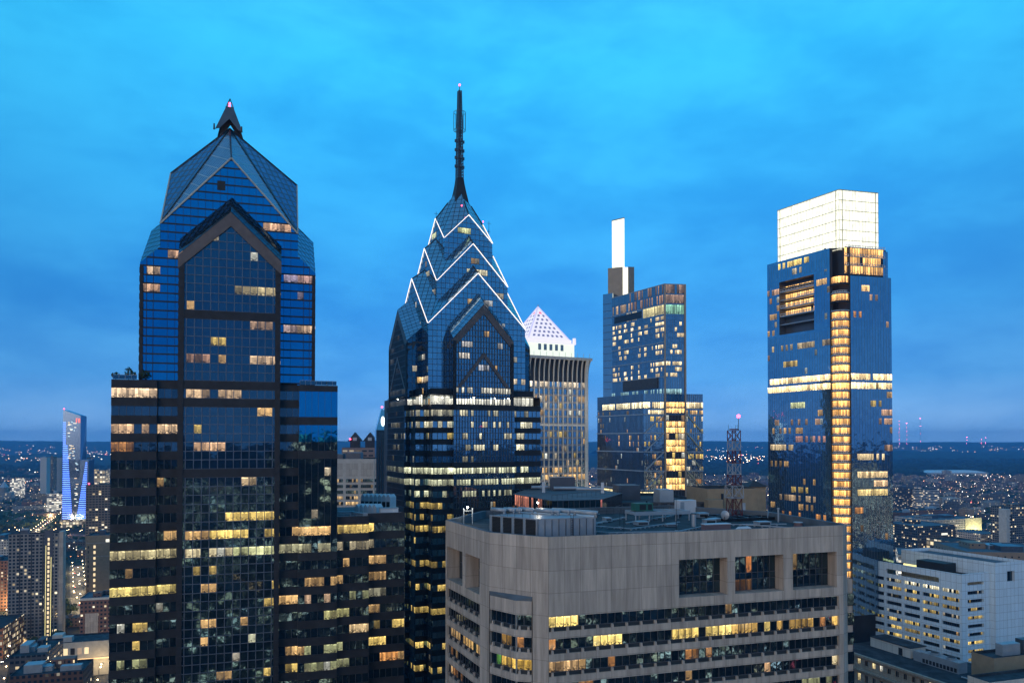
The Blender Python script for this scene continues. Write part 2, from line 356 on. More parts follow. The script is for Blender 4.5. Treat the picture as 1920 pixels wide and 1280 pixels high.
# ------------------------------------------------------------------ curtain walls
LIT = {}; STB = {}
def frange(a, b, step):
    n = max(1, round((b-a)/step)); return [a+(b-a)*i/n for i in range(n+1)]
def facade(T, O, U, L, rows, pw, mats, poly=None, lit=(), plit=0, V=(0,0,1), mw=.12, md=.12, mm=None, sd=.22, tilt=.0022, hm=True, cols=None, hw=None, hmat=None,
           name='curtain_wall', tints=(WARM, YEL, (1,.84,.58), (.95,.95,.8)), pst=.8, vm=True, stone_name='spandrel_band', seed=0):
    """wall in the plane O + a*U + b*V (b from rows); rows (b0, b1, kind) g vision glass, p spandrel glass, s stone.
       mats: (glass, spandrel glass, stone). lit: (b, a0, a1, tint, strength, share of panes)."""
    rnd = random.Random(hash((round(O[0], 1), round(O[1], 1), round(L, 1), seed)))
    O, U, V = Vector(O), Vector(U).normalized(), Vector(V).normalized(); N = U.cross(V)
    P = lambda a, b, n=0: O + U*a + V*b + N*n
    us = cols or frange(0, L, pw)
    G, MU = MB(), MB(); banded = name == 'curtain_wall' and any(r[2] == 's' for r in rows)
    runs = []
    for ri, (b0, b1, kind) in enumerate(rows):
        if kind == 's':
            sub = [(0, b0), (L, b0), (L, b1), (0, b1)]
            if poly: sub = clip_poly(sub, poly)
            if sub:
                n = len(sub); ST = MB(); STB.setdefault(T.name, (T, []))[1].append((ST, P(L/2, (b0+b1)/2), L*(b1-b0), stone_name, mats[2]))
                ST.face([P(a, b, sd) for a, b in sub], [(a, b) for a, b in sub])
                for i in range(n):
                    p, q = sub[i], sub[(i+1) % n]
                    ST.face([P(*p, 0), P(*q, 0), P(*q, sd), P(*p, sd)], [(0, 0), (1, 0), (1, sd), (0, sd)])
            continue
        run = None
        if banded: G = MB(); STB.setdefault(T.name+'|g', (T, []))[1].append((G, P(L/2, (b0+b1)/2), L*(b1-b0), 'window_band', [mats[0], mats[1]]))
        for ci in range(len(us)-1):
            u0, u1 = us[ci], us[ci+1]
            sub = [(u0, b0), (u1, b0), (u1, b1), (u0, b1)]
            if poly: sub = clip_poly(sub, poly)
            if not sub: run = None; continue
            g = None
            if kind == 'g':
                uc, bc = (u0+u1)/2, (b0+b1)/2
                for (lb, a0, a1, tint, st, sh) in lit:
                    if b0-.35 <= lb <= b1+.35 and a0-.2 <= uc <= a1+.2 and rnd.random() < sh:
                        k = 1.25*st*rnd.uniform(.3, 1.2); g = (tint[0]*k, tint[1]*k, tint[2]*k, 1); break
                if not g and plit and rnd.random() < plit:
                    tint = rnd.choice(tints); k = pst*rnd.uniform(.25, 1.1); g = (tint[0]*k, tint[1]*k, tint[2]*k, 1)
            if g:
                if run is None: run = MB(); run.a = 0; run.c = P((u0+u1)/2, (b0+b1)/2); runs.append(run)
                run.face([P(a, b, .01) for a, b in sub], [(ci+(a-u0)/(u1-u0) + 37.0*seed, ri+(b-b0)/(b1-b0)) for a, b in sub], 0, g); run.a += (u1-u0)*(b1-b0)
            else:
                run = None
                tu, tv = rnd.gauss(0, tilt), rnd.gauss(0, tilt); uc, bc = (u0+u1)/2, (b0+b1)/2
                G.face([P(a, b, tu*(a-uc)+tv*(b-bc)) for a, b in sub], [(a, b) for a, b in sub], 1 if kind == 'p' else 0)
    def seg(p, q, w, d):
        if poly:
            r = clip_seg(p, q, poly)
            if not r: return
            p, q = r
        MU.bar(P(*p, d/2), P(*q, d/2), w, d, up=N)
    if vm:
        for u in us[1:-1]: seg((u, rows[0][0]), (u, rows[-1][1]), mw, md)
    if hm:
        bs = sorted({round(b, 3) for r in rows if r[2] != 's' for b in r[:2]})
        for b in bs: seg((0, b), (L, b), hw or mw, md*.8)
    cw = None if banded else G.build(name, [mats[0], mats[1]], T)
    MU.build('mullion_grid', mm or M['mull'], cw or T)
    LIT.setdefault(T.name, (T, []))[1].extend(runs)
    return cw
def finish_lit(cap=95):
    for T, items in STB.values():
        Mx = Matrix.Translation(T.location) @ T.rotation_euler.to_matrix().to_4x4(); cp = Vector((0, 0, HC))
        items = [i for i in items if i[0].f]
        items.sort(key=lambda r: -r[2]/((Mx @ r[1])-cp).length_squared)
        for B, c, a, nm, m in items[:cap]: B.build(nm, m, T)
        rest = {}
        for B, c, a, nm, m in items[cap:]:
            mm = m if isinstance(m, list) else [m]
            X = rest.setdefault((nm, mm[0].name), (MB(), mm))[0]
            for k, f in enumerate(B.f): X.face([B.v[i] for i in f], B.uv.get(k), B.mi.get(k, 0))
        for (nm, _), (X, mm) in rest.items(): X.build('lower_'+nm, mm, T, kind='stuff')
    for T, runs in LIT.values():
        cp = Vector((0, 0, HC))
        Mx = Matrix.Translation(T.location) @ T.rotation_euler.to_matrix().to_4x4()
        runs.sort(key=lambda r: -r.a/((Mx @ r.c)-cp).length_squared)
        for r in runs[:cap]: r.build('lit_window', M['lit'], T)
        if len(runs) > cap:
            B = MB()
            for r in runs[cap:]:
                for k, f in enumerate(r.f): B.face([r.v[i] for i in f], r.uv[k], 0, r.glow[k])
            B.build('small_lit_panes', M['lit'], T, kind='stuff')
def tri_panel(T, A, B, Cc, step, m, name='roof_slope', mm=None, mw=.1, vstep=None, Dd=None, flat=False):
    """glazed roof slope through A, B, C (and D): grid lines along A->B and across it"""
    A, B, Cc = Vector(A), Vector(B), Vector(Cc); U = (B-A).normalized(); n = U.cross(Cc-A).normalized()
    if flat: U = Vector((0,0,1)).cross(n).normalized()
    V = n.cross(U)
    pts = [A, B, Cc] + ([Vector(Dd)] if Dd else [])
    poly = [((p-A).dot(U), (p-A).dot(V)) for p in pts]
    a0, a1 = min(p[0] for p in poly), max(p[0] for p in poly); b0 = min(p[1] for p in poly); b1 = max(p[1] for p in poly)-b0; A = A+V*b0; poly = [(x, y-b0) for x, y in poly]
    bs = frange(0, b1, vstep or step)
    return facade(T, A + U*a0, U, a1-a0, [(bs[i], bs[i+1], 'g') for i in range(len(bs)-1)], step, (m, m, m), [(x-a0, y) for x, y in poly], V=V, mw=mw, md=.03, mm=mm or M['mull_dark'], name=name, tilt=.003, hw=mw)
def edge_light(T, pts, w=.35, name='light_strip', m=None):
    for p, q in zip(pts, pts[1:]): MB().bar(p, q, w, w).build(name, m or M['strip'], T)
# ------------------------------------------------------------------ tower with the steep gabled crown (left)
def gable_tower():
    yaw = R(17); D0 = 168
    T = thing('gabled_tower', 'broad dark glass tower with one steep gabled crown and a short red-lit pyramid spire', 'skyscraper', at(430, D0), yaw, 'office towers of the skyline')
    ox, oy = T.location.x, T.location.y; c, s = math.cos(yaw), math.sin(yaw)
    def ux(px, v=0):                 # local u of a sight line on the plane y = v
        k = (px-960)/F; return (k*(oy+v*c) - (ox-v*s))/(c-k*s)
    def dep(u, v=0): return oy+u*s+v*c
    fh = 3.866; zc = lambda k: 185.2-fh*k
    def low_rows(k0, k1, kind='s', top=None):
        r = []
        for k in range(k1, k0-1, -1):
            r += [(zc(k)-fh+1.0, zc(k)-1.0, kind), (zc(k)-1.0, zc(k)+1.0, 'g')]
        if top: r.append((zc(k0)+1.0, top, 's'))
        return r
    def L_(v, entries, a0):         # lit windows given as rows of storeys
        out = []
        for py, p0, p1, tint, st, sh in entries:
            u0, u1 = ux(p0, v), ux(p1, v); out.append((zof(py, dep((u0+u1)/2, v)), u0-a0, u1-a0, tint, st, sh))
        return out
    m3 = (M['glass_dark'], M['glass_dark'], M['granite']); mb = (M['glass_bay'], M['glass_bay'], M['granite']); mu = (M['glass_blue'], M['glass_blue'], M['granite'])
    E = [  # (y, x0, x1, tint, strength, share) read off storey by storey
     (737,215,297,(1,.70,.42),.95,.95),(737,346,445,(1,.66,.36),.55,.75),(771,487,511,WARM,.85,1),(803,215,283,(1,.62,.33),.6,.85),(803,298,338,(1,.66,.36),.7,1),
     (803,356,378,YEL,.5,.7),(835,215,256,ORANGE,.32,.9),(835,367,446,(1,.6,.33),.6,.75),(900,448,485,(1,.72,.4),.65,.9),(965,425,517,YEL,1.0,1),
     (998,310,332,WARM,.75,1),(998,345,388,WARM,.55,.8),(998,393,468,YEL,.95,1),(998,502,517,YEL,.7,1),(998,528,570,WARM,.75,.75),(996,578,623,WARM,.8,.9),(990,637,695,YEL,.9,1),
     (1032,210,337,(1,.85,.45),.42,.9),(1030,345,440,(1,.85,.5),.5,.9),(1028,440,517,GREEN,.8,1),(1026,523,623,(.9,.85,.5),.32,.95),(1022,637,695,(.95,.8,.5),.30,.9),
     (1065,367,413,YEL,.6,.45),(1065,235,330,WARM,.3,.25),(1056,640,683,WARM,.5,.5),(1048,695,733,WARM,.55,.7),(1100,473,517,YEL,.7,.7),(1100,382,403,WARM,.6,.7),(1094,523,575,WARM,.5,.6),(1088,578,647,WARM,.3,.5),(1077,695,722,WARM,.35,1),
     (1103,210,337,(1,.78,.25),.85,.97),(1131,498,517,YEL,.85,1),(1125,523,562,WARM,.7,1),(1120,575,623,(1,.65,.4),.4,.8),(1108,695,725,(.8,.75,.5),.3,.9),(1115,637,690,GREEN,.2,.4),
     (1135,225,282,GREEN,.25,.5),(1152,607,650,(.9,.85,.35),.55,.8),(1165,378,400,WARM,.6,.6),(1160,455,467,WARM,.5,1),(1165,255,282,YEL,.65,.8),(1140,695,717,WARM,.6,1),(1175,658,693,(1,.7,.35),.75,1),(1170,735,758,YEL,.55,1),(1160,637,655,WARM,.4,.6),
     (1200,255,280,YEL,.6,.6),(1198,378,390,WARM,.6,1),(1190,455,478,(.9,.9,.6),.4,.6),(1200,695,724,YEL,.75,1),(1215,535,570,WARM,.6,.5),(1212,575,640,GREEN,.3,.5),(1223,420,467,(1,.9,.7),.55,.7),(1231,718,742,ORANGE,.85,1),(1250,503,516,YEL,.8,1),(1247,535,567,YEL,.6,.6),(1243,575,650,GREEN,.3,.5),
     (1238,220,300,GREEN,.25,.4),(1265,297,335,YEL,.5,.7),(1270,412,430,WARM,.4,1),(1262,502,516,YEL,.8,1)]
    # lower block, three planes either side of the bay
    kb = 22
    segs = [(-23.5,-14.6,-2.1,188.0,0,2),(-14.6,-10.4,-1.3,188.0,1,3),(10.9,15.0,-1.3,187.6,3,3),(15.0,23.6,-2.1,187.6,0,4)]
    for i, (a, b, v, zt, ex, sd) in enumerate(segs):
        rows = low_rows(0, kb, 's', zt)
        if i == 3 and True: rows = [(z0, z1, 'g' if (z0 > 150 and int((188-z0)/fh) not in (2, 4)) else k) for z0, z1, k in rows[:-1]]+rows[-1:]
        facade(T, (a, v, 0), (1,0,0), b-a, rows, 1.5, m3 if i in (1,2) else mu if i == 3 else m3, lit=L_(v, E, a), plit=.012, pst=.5, seed=i, mw=.07, hm=False) if i != 3 else [facade(T, (a, v, 0), (1,0,0), b-a, [r for r in rows if (r[0] > 173) == up], 1.5, mu if up else m3, lit=L_(v, E, a), plit=.01, pst=.5, seed=i+up*30, mw=.05, hm=False) for up in (True, False)]  # blue glass above, dark below: the sky reflection's edge set by glass colour
    for a, b, v, zt, i in ((23.6,31.0,-.7,157.2,5),(31.0,39.7,1.5,157.6,6)):
        k0 = 8; rows = low_rows(k0, kb, 's', zt)
        facade(T, (a, v, 0), (1,0,0), b-a, rows, 1.5, m3, lit=L_(v, E, a), plit=.025, pst=.4, seed=i, mw=.07, hm=False)
    # returns at the steps between planes and the right flank of the wing
    B = MB()
    for x, v0, v1, z1 in ((-14.6,-2.1,-1.3,188),(15.0,-2.1,-1.3,187.6),(23.6,-2.1,-.7,157.2),(31.0,-.7,1.5,157.2)):
        B.box(x-.06, x+.06, v0, v1+.3, 90, z1-.1)
    B.build('step_return', M['granite_dark'], T)
    # solid body behind the glass
    B = MB(); B.box(-23.45, 23.55, -1.0, 31, 0, 187.2); B.box(23.5, 39.6, 1.8, 33, 0, 156.3); B.box(-10.3, 10.8, -2.6, 1, 0, 187)
    B.build('rear_wall', M['granite_dark'], T)
    MB().box(23.7, 39.6, 1.9, 32.9, 156.31, 156.45).build('wing_roof', M['roofing_pale'], T)
    # bay with its brown gable
    vb = -2.8
    def bay_top(u): return 213.1+ (1-abs(u-.25)/10.65)*9.5
    poly = [(0,96),(21.3,96),(21.3,213.1),(10.65,222.6),(0,213.1)]
    rows = []
    z = zc(kb)-fh+1
    k = kb
    while k >= -10:
        rows += [(zc(k)-fh+1.0, zc(k)-1.0, 's' if k in (-5, 0, 3.5, 4, 17) else 'p'), (zc(k)-1.0, zc(k)+1.0, 'g')]; k -= 1
    rows = [(a, b, 's' if (kd == 'p' and (abs(a-187.1) < 1.2 or abs(a-203) < 1.9)) else kd) for a, b, kd in rows]
    U2 = [(545,436,518,(1,.80,.42),.42,1),(638,395,435,YEL,.7,.9),(611,476,513,(1,.62,.38),.5,1),(671,348,392,(1,.55,.35),.25,.8),(671,408,417,WARM,.6,1),(674,476,519,(1,.68,.4),.65,1)]
    facade(T, (-10.4, vb, 0), (1,0,0), 21.3, rows, 1.64, mb, poly, lit=L_(vb, E+U2, -10.4), plit=.012, pst=.5, mw=.16, md=.16, mm=M['mull_mid'], seed=9)
    # brown quoins either side of the bay and at the shaft edges
    for a, b, v, z0, z1 in ((-10.4,-9.2,vb-.35,90,214.2),(9.7,10.9,vb-.35,90,214.2),(-18.6,-17.8,-.25,188,213.4),(17.8,18.6,-.25,187.6,213.2)):
        q = MB(); q.box(a+.06, b-.06, v+.05, v+.6, z0, z1)
        z = z0
        while z < z1-1.9: q.box(a, b, v-.06, v+.55, z+.35, z+1.6); z += fh/2
        q.build('quoin_pier', M['granite'], T)
    for a, b in ((-10.4, 0), (10.9, 0)):   # cheeks of the bay above the block
        MB().box(min(a, a*.985), max(a, a*.985), vb+.1, .1, 187, 214.5).build('bay_cheek', M['granite_dark'], T)
    # brown frame of the bay gable: two sloping bands, then the glass slope behind it
    for sg in (-1, 1):
        e = .25+sg*10.75
        o, i_ = (e, 215.3), (.25, 225.6); i2, o2 = (.25, 222.5), (e, 212.4)
        p = [(*o2,), (*i2,), (*i_,), (*o,)]
        f = [(x, vb-.45, z) for x, z in p]; bk = [(x, .05, z) for x, z in p]
        if sg > 0: f, bk = f[::-1], bk[::-1]
        B = MB(); B.face(f[::-1] if False else f)
        for k in range(4): B.face([f[k], bk[k], bk[(k+1) % 4], f[(k+1) % 4]])
        B.build('gable_band', M['granite_lit'], T)
        A, Bq, Cq, Dq = (e, vb-.4, 215.4), (.25, vb-.4, 225.7), (.25, .02, 229.9), (e, .02, 219.6)
        if sg < 0: tri_panel(T, A, Bq, Cq, 1.6, M['glass_bay'], Dd=Dq, vstep=1.1)
        else: tri_panel(T, Bq, A, Dq, 1.6, M['glass_bay'], Dd=Cq, vstep=1.1)
    # upper shaft, front plane v = 0
    ur = []
    k = 0
    while zc(k) < 246: ur += [(zc(k)-1.0, zc(k)+1.0, 'g'), (zc(k)+1.0, zc(k)+fh-1.0, 'p')]; k -= 1
    UE = [(432,499,548,PINK,1.0,1),(478,313,340,PINK,.75,1),(516,271,300,(1,.68,.42),.85,1),(547,266,300,PINK,.6,.9),(525,527,549,(.75,.62,.85),.4,1),(534,559,583,(1,.6,.5),.5,1),(564,559,583,(.75,.6,.8),.3,.8),(624,559,583,(1,.66,.4),.6,1),(618,527,551,(.85,.6,.55),.4,1)]
    wl = [(0,188),(4.0,188),(4.0,217.6),(0,213.9)]
    facade(T, (-18.5,0,0), (1,0,0), 4.0, ur, 1.35, mu, wl, lit=L_(0, UE, -18.5), mw=.1, hw=.32, mm=M['granite'], seed=20)
    facade(T, (14.6,0,0), (1,0,0), 4.0, ur, 1.35, mu, [(0,187.6),(4,187.6),(4,213.9),(0,217.6)], lit=L_(0, UE, 14.6), mw=.1, hw=.32, mm=M['granite'], seed=21)
    facade(T, (-14.5,0,0), (1,0,0), 29.1, ur, 1.5, mu, [(0,188),(29.1,188),(29.1,222.8),(14.7,238.8),(0,222.8)], lit=L_(0, UE, -14.5), mw=.06, hw=.32, md=.08, mm=M['granite'], seed=22)
    MB().box(-2.9, -1.2, -.08, .2, 231.3, 233.4).build('vent_opening', M['black'], T)
    # shaft flanks and back
    for U, O in (((0,1,0), (18.5,0,0)), ((0,-1,0), (-18.5,29.2,0))):
        facade(T, O, U, 29.2, ur, 2.4, mu, [(0,187),(29.2,187),(29.2,213.9),(14.6,224.7),(0,213.9)], hm=False, seed=23)
    B = MB(); B.box(-18.3, 18.3, 1.5, 29.2, 186, 213); B.box(-14.3, 14.4, .6, 29.2, 212, 222.5); B.build('rear_wall', M['granite_dark'], T)
    # shoulder wings: roof slopes running up to the main crown
    for sg in (-1, 1):
        a, b_, ins = sg*18.5, 14.6, sg*14.55
        for (y0, fl) in ((0, 1), (29.2, -1)):
            P = [(a, y0, 213.9), (ins, y0, 217.6), (ins, b_, 228.6), (a, b_, 224.7)]
            if sg*fl > 0: P = [P[1], P[0], P[3], P[2]]
            tri_panel(T, P[0], P[1], P[2], 1.5, M['roof_glass'], Dd=P[3], vstep=1.9, flat=True, mw=.17)
        B = MB(); B.face([(ins, 0, 217.6), (ins, 29.2, 217.6), (ins, 14.6, 228.6)] if sg < 0 else [(ins, 29.2, 217.6), (ins, 0, 217.6), (ins, 14.6, 228.6)]).build('crown_flank', M['glass_blue'], T)
        facade(T, (ins, 29.2, 0) if sg < 0 else (ins, 0, 0), (0, -sg*-1, 0), 29.2, ur, 2.4, mu, [(0,213),(29.2,213),(29.2,222.8),(14.6,238.8),(0,222.8)], hm=False, seed=24)
    # crown: cross gables rising to the apex
    ax, ay, zp, zk, za = -1.3, 14.6, 238.8, 222.8, 251.2
    cor = [(-14.5, 0), (14.6, 0), (14.6, 29.2), (-14.5, 29.2)]
    for i in range(4):
        p, q = cor[i], cor[(i+1) % 4]; mid = ((p[0]+q[0])/2, (p[1]+q[1])/2, zp)
        A = (ax, ay, za)
        tri_panel(T, (*p, zk), mid, A, 3.0 if i == 0 else 1.6, M['roof_glass'], vstep=.85 if i == 0 else 2.1, mw=.24 if i == 0 else .26, flat=i != 0, mm=M['mull_pale'] if i == 0 else M['mull'])
        tri_panel(T, mid, (*q, zk), A, 3.0 if i == 0 else 1.6, M['roof_glass'], vstep=.85 if i == 0 else 2.1, mw=.24 if i == 0 else .26, flat=i != 0, mm=M['mull_pale'] if i == 0 else M['mull'])
        for e in (p, q):
            n = (0, -.15, 0) if i == 0 else (0, 0, 0)
            MB().bar((e[0]+n[0], e[1]+n[1], zk), (mid[0], mid[1]+n[1], zp), .28, .35).build('gable_trim', M['trim'], T)
        MB().bar((*p, zk), A, .4, .4).build('valley_rib', M['mull_dark'], T)
        MB().bar(mid, A, .35, .35).build('ridge_rib', M['mull_dark'], T)
    # little notched pyramid spire
    hb, zb, zt = 3.1, 249.6, 258.6
    legs = [(ax-hb, ay-hb), (ax+hb, ay-hb), (ax+hb, ay+hb), (ax-hb, ay+hb)]
    f = lambda p, t: (p[0]+(ax-p[0])*t, p[1]+(ay-p[1])*t, zb+(zt-zb)*t)
    B = MB()
    for i in range(4):
        p, q = legs[i], legs[(i+1) % 4]
        mid = ((p[0]+q[0])/2, (p[1]+q[1])/2)
        n3 = f(mid, .36)
        B.face([f(p, 0), f(((p[0]*.86+q[0]*.14), (p[1]*.86+q[1]*.14)), .03), n3, f(p, .74)])
        B.face([f(((q[0]*.86+p[0]*.14), (q[1]*.86+p[1]*.14)), .03), f(q, 0), f(q, .74), n3])
        B.face([f(p, .74), n3, f(q, .74)])
    sp = B.build('spire', M['mull'], T)
    B = MB()
    for p in legs: B.bar(f(p, .7), f(p, 1), .12, .12)
    B.build('spire_lattice', M['mull_dark'], sp)
    B = MB(); B.tube(f(legs[0], .72), (ax, ay, zt-.4), .05, .05)
    B.build('spire_core', M['mull_dark'], sp)
    for z in (zb+6.9, zb+7.6): MB().ball((ax-.1, ay-.3, z), .26).build('beacon', M['beacon'], T)
    for p in legs[:2]: MB().tube((p[0]-.2, p[1]-.3, zb-.3), (p[0]-.2, p[1]-.3, zb+1.1), .22, .16).build('spotlight', M['mull_dark'], T)
    # lit glint inside the crown glass
    return T
GT = gable_tower()

# ------------------------------------------------------------------ stepped tower with the needle spire
def needle_tower():
    yaw = R(25); D0 = 256
    T = thing('needle_tower', 'tapering glass tower with white-lit zigzag gables and a tall needle spire', 'skyscraper', at(861, D0), yaw, 'office towers of the skyline')
    g = M['glass_one']; mu = (g, g, M['granite']); md_ = (M['glass_pale'], M['glass_pale'], M['granite'])
    fh = 3.6; zc = lambda k: 187.1+fh*k
    rows = []
    for k in range(-1, 22): rows += [(zc(k)-.95, zc(k)+.95, 'g'), (zc(k)+.95, zc(k)+fh-.95, 'p')]
    lo, hi = rows[0][0], rows[-1][1]
    dirs = [((1,0,0), lambda a, v: (-a, -v, 0)), ((0,1,0), lambda a, v: (v, -a, 0)), ((-1,0,0), lambda a, v: (a, v, 0)), ((0,-1,0), lambda a, v: (-v, a, 0))]
    tiers = [(8.6, 241.6, 250.2, 9, 262.0, 233), (12.5, 226.4, 239.6, 9, 251.0, 214), (16.9, 211.8, 229.0, 13, 241.5, 186)]
    # (half width, corner height, peak height, -, apex height, wall foot)
    LT = {0: [(244.6, 5, 8.5, GREEN, .8, .9), (239.5, 6, 15, GREEN, .3, .6)], 1: [(230.2, 11, 17, (.95,.85,.55), .7, .9), (226.6, 8, 13, (.95,.85,.55), .55, .9), (234, 11.5, 14, WARM, .4, .7), (222, 20, 24, (1,.85,.6), .5, .9)],
          2: [(219.5, 14, 16, WARM, .7, 1), (219.5, 19, 22, (.8,.8,.8), .5, .7), (212.3, 9, 14, (1,.8,.6), .6, .8), (212.3, 21, 26, (.8,.85,.9), .4, .8), (201.5, 27, 31, (.9,.85,.7), .5, .8), (194.3, 26, 33, (1,.8,.55), .7, .9), (190.7, 25, 29, WARM, .5, .6)]}
    for ti, (a, zk, zp, _, za, zf) in enumerate(tiers):
        for di, (U, O) in enumerate(dirs):
            o = O(a, a); poly = [(0, zf), (2*a, zf), (2*a, zk), (a, zp), (0, zk)]
            facade(T, o, U, 2*a, rows, 1.5 if di in (0, 3) else 2.5, mu, poly, lit=LT[ti] if di in (0, 3) else (), plit=.02 if di in (0, 3) else 0, pst=.5, mw=.08, hw=.16, md=.08, seed=ti*4+di, hm=di in (0, 3))
            Uv = Vector(U); Ov = Vector(o); n = Vector((Uv.y, -Uv.x, 0))
            c0, c1, pk = Ov+Vector((0,0,zk)), Ov+Uv*2*a+Vector((0,0,zk)), Ov+Uv*a+Vector((0,0,zp))
            A = Vector((0, 0, za))
            tri_panel(T, c0, pk, A, 1.8, g, vstep=1.9, flat=True, mw=.16)
            tri_panel(T, pk, c1, A, 1.8, g, vstep=1.9, flat=True, mw=.16)
            w = .18
            off = n*.18
            MB().bar(c0+off, pk+off, w, w).build('light_strip', M['strip'], T)
            MB().bar(pk+off, c1+off, w, w).build('light_strip', M['strip'], T)
            MB().bar(pk, pk+(A-pk)*.5, .35, .35).build('ridge_rib', M['mull_dark'], T)
    MB().box(-16.6, 16.6, -16.6, 16.6, 0, 211).box(-12.2, 12.2, -12.2, 12.2, 210, 226).box(-8.3, 8.3, -8.3, 8.3, 225, 241).build('inner_core', M['granite_dark'], T)
    # top pyramid, cone and mast
    zb = 251.6
    B = MB(); q = [(-4.3,-4.3),(4.3,-4.3),(4.3,4.3),(-4.3,4.3)]
    zs = [(254.5, 2.75), (257.5, 2.3), (260.5, 1.75), (263, 1.35), (265.2, 1.1)]
    for (z0, r0), (z1, r1) in zip(zs, zs[1:]):
        B.hexa([(-r0,-r0,z0),(r0,-r0,z0),(r0,r0,z0),(-r0,r0,z0),(-r1,-r1,z1),(r1,-r1,z1),(r1,r1,z1),(-r1,r1,z1)])
    sp = B.build('spire_base', M['granite'], T)
    B = MB()
    for k in range(4):
        x, y = ((-1,-1),(1,-1),(1,1),(-1,1))[k]
        B.bar((x*1.0, y*1.0, 265), (x*.75, y*.75, 282), .28)
        B.bar((x*.75, y*.75, 282), (x*.5, y*.5, 295.6), .26)
    for i in range(31):
        z = 265.3+i*.97; r = 1.0-.25*(z-265)/17 if z < 282 else .75-.25*(z-282)/13.6
        for k in range(4):
            x, y = ((-1,-1),(1,-1),(1,1),(-1,1))[k]; x2, y2 = ((1,-1),(1,1),(-1,1),(-1,-1))[k]
            B.bar((x*r, y*r, z), (x2*r, y2*r, z), .14); B.bar((x*r, y*r, z), (x2*r, y2*r, z+.97), .12)
    B.tube((0,0,264), (0,0,282), .6, .5); B.tube((0,0,282), (0,0,295.7), .55, .42)
    mast = B.build('mast', M['mull'], T)
    for z in (269.2, 272.2, 274.9, 278.0):
        d = MB()
        for x, y in ((-1.35,0),(1.35,0),(0,-1.35)):
            d.box(x-.4, x+.4, y-.2, y+.2, z-.5, z+.5); d.bar((0,0,z), (x,y,z), .18)
        d.build('antenna_cluster', M['mull'], T)
    d = MB()
    for i in range(10):
        an = 2*math.pi*i/10; x, y = 2.1*math.cos(an), 2.1*math.sin(an)
        d.bar((x,y,281.8), (x,y,288), .11); x2, y2 = 2.1*math.cos(an+.63), 2.1*math.sin(an+.63)
        for z in (281.8, 288): d.bar((x,y,z), (x2,y2,z), .12)
        d.bar((x,y,281.8), (x*.3,y*.3,281.4), .08)
    d.build('antenna_cage', M['mull'], T)
    MB().ball((0,0,297.6), .34).build('beacon', M['beacon'], T); MB().tube((0,0,295.5), (0,0,297.4), .12).build('beacon_rod', M['mull_dark'], T)
    for x, y, z in ((-2.5,-8.6,253.0), (5.8,-7.2,249)): MB().ball((x,y,z), .2).build('beacon', M['beacon'], T)
    for x, y, z in ((-9.5,-3,249), (7.6,-8,246.5), (9.4,-3.5,245.0)):
        MB().tube((x,y,z-1), (x,y,z+2.6), .07).bar((x-.7,y,z+1.9), (x+.7,y,z+1.9), .08).build('whip_antenna', M['mull_dark'], T)
    # granite bays with pointed gables on each face
    h, zlow = 10.4, 186.0
    BL = [(187.1-3.6*0, 0, 21, (1,.97,.8), 1.15, 1), (190.7, 0, 21, (.95,.9,.72), .75, .72), (198, 9, 13, (.9,.9,.95), .5, .8), (212.2, 3, 5, WARM, .7, 1), (205, 3, 6, (.9,.85,.8), .6, 1), (205, 15.5, 17, (.9,.85,.8), .5, 1), (208.6, 10.5, 12, WARM, .7, 1), (201.4, 2.5, 5, (1,.9,.75), .7, 1)]
    for di, (U, O) in enumerate(dirs):
        Uv = Vector(U); n = Vector((Uv.y, -Uv.x, 0)); v = 21.6
        o = Vector(O(h, v)); P = lambda a, z, d=0: o+Uv*a+n*d+Vector((0,0,z))
        w = 2*h
        front = di in (0, 3)
        facade(T, o, U, w, [r for r in rows if r[0] > zlow-2], .95 if front else 2.4, md_, [(0,zlow),(w,zlow),(w,203.4),(h,214.9),(0,203.4)], lit=BL if front else (), plit=.012 if front else 0, mw=.2, md=.25, mm=M['mull'], seed=40+di, hm=front)
        for sg in (0, 1):
            e = w*sg
            p = [P(e, 206.6, .3), P(h, 218.0, .3), P(h, 215.0, .3), P(e, 203.6, .3)]
            bk = [x-n*5.0 for x in p]
            if sg == 0: p, bk = p[::-1], bk[::-1]
            B = MB(); B.face(p)
            for k in range(4): B.face([p[k], bk[k], bk[(k+1) % 4], p[(k+1) % 4]])
            B.build('gable_band', M['granite_lit'], T)
            A, Bq, Cq, Dq = P(e, 206.8, .3), P(h, 218.2, .3), P(h, 222.6, -4.75), P(e, 211.2, -4.75)
            if sg == 0: tri_panel(T, A, Bq, Cq, 1.5, g, Dd=Dq, vstep=1.5)
            else: tri_panel(T, Bq, A, Dq, 1.5, g, Dd=Cq, vstep=1.5)
            # lower chevron
            p = [P(h+(-1 if sg == 0 else 1)*9.2, 191.4, .35), P(h, 202.9, .35), P(h, 201.3, .35), P(h+(-1 if sg == 0 else 1)*7.9, 191.4, .35)]
            if sg == 0: p = p[::-1]
            bk = [x-n*.4 for x in p]; B = MB(); B.face(p)
            for k in range(4): B.face([p[k], bk[k], bk[(k+1) % 4], p[(k+1) % 4]])
            B.build('chevron_band', M['granite_lit'], T)
            q = MB(); ed = (.0, 1.1) if sg == 0 else (w-1.1, w)
            q.hexa([P(ed[0],zlow,-.2), P(ed[1],zlow,-.2), P(ed[1],zlow,.35), P(ed[0],zlow,.35)][::-1] + [P(ed[0],206,-.2), P(ed[1],206,-.2), P(ed[1],206,.35), P(ed[0],206,.35)][::-1])
            q.build('quoin_pier', M['granite'], T)
            # cheek: glass return between bay and shaft
            oc = P(0, 0, -4.7) if sg == 0 else P(w, 0, 0)
            Uc = n if sg == 0 else -n
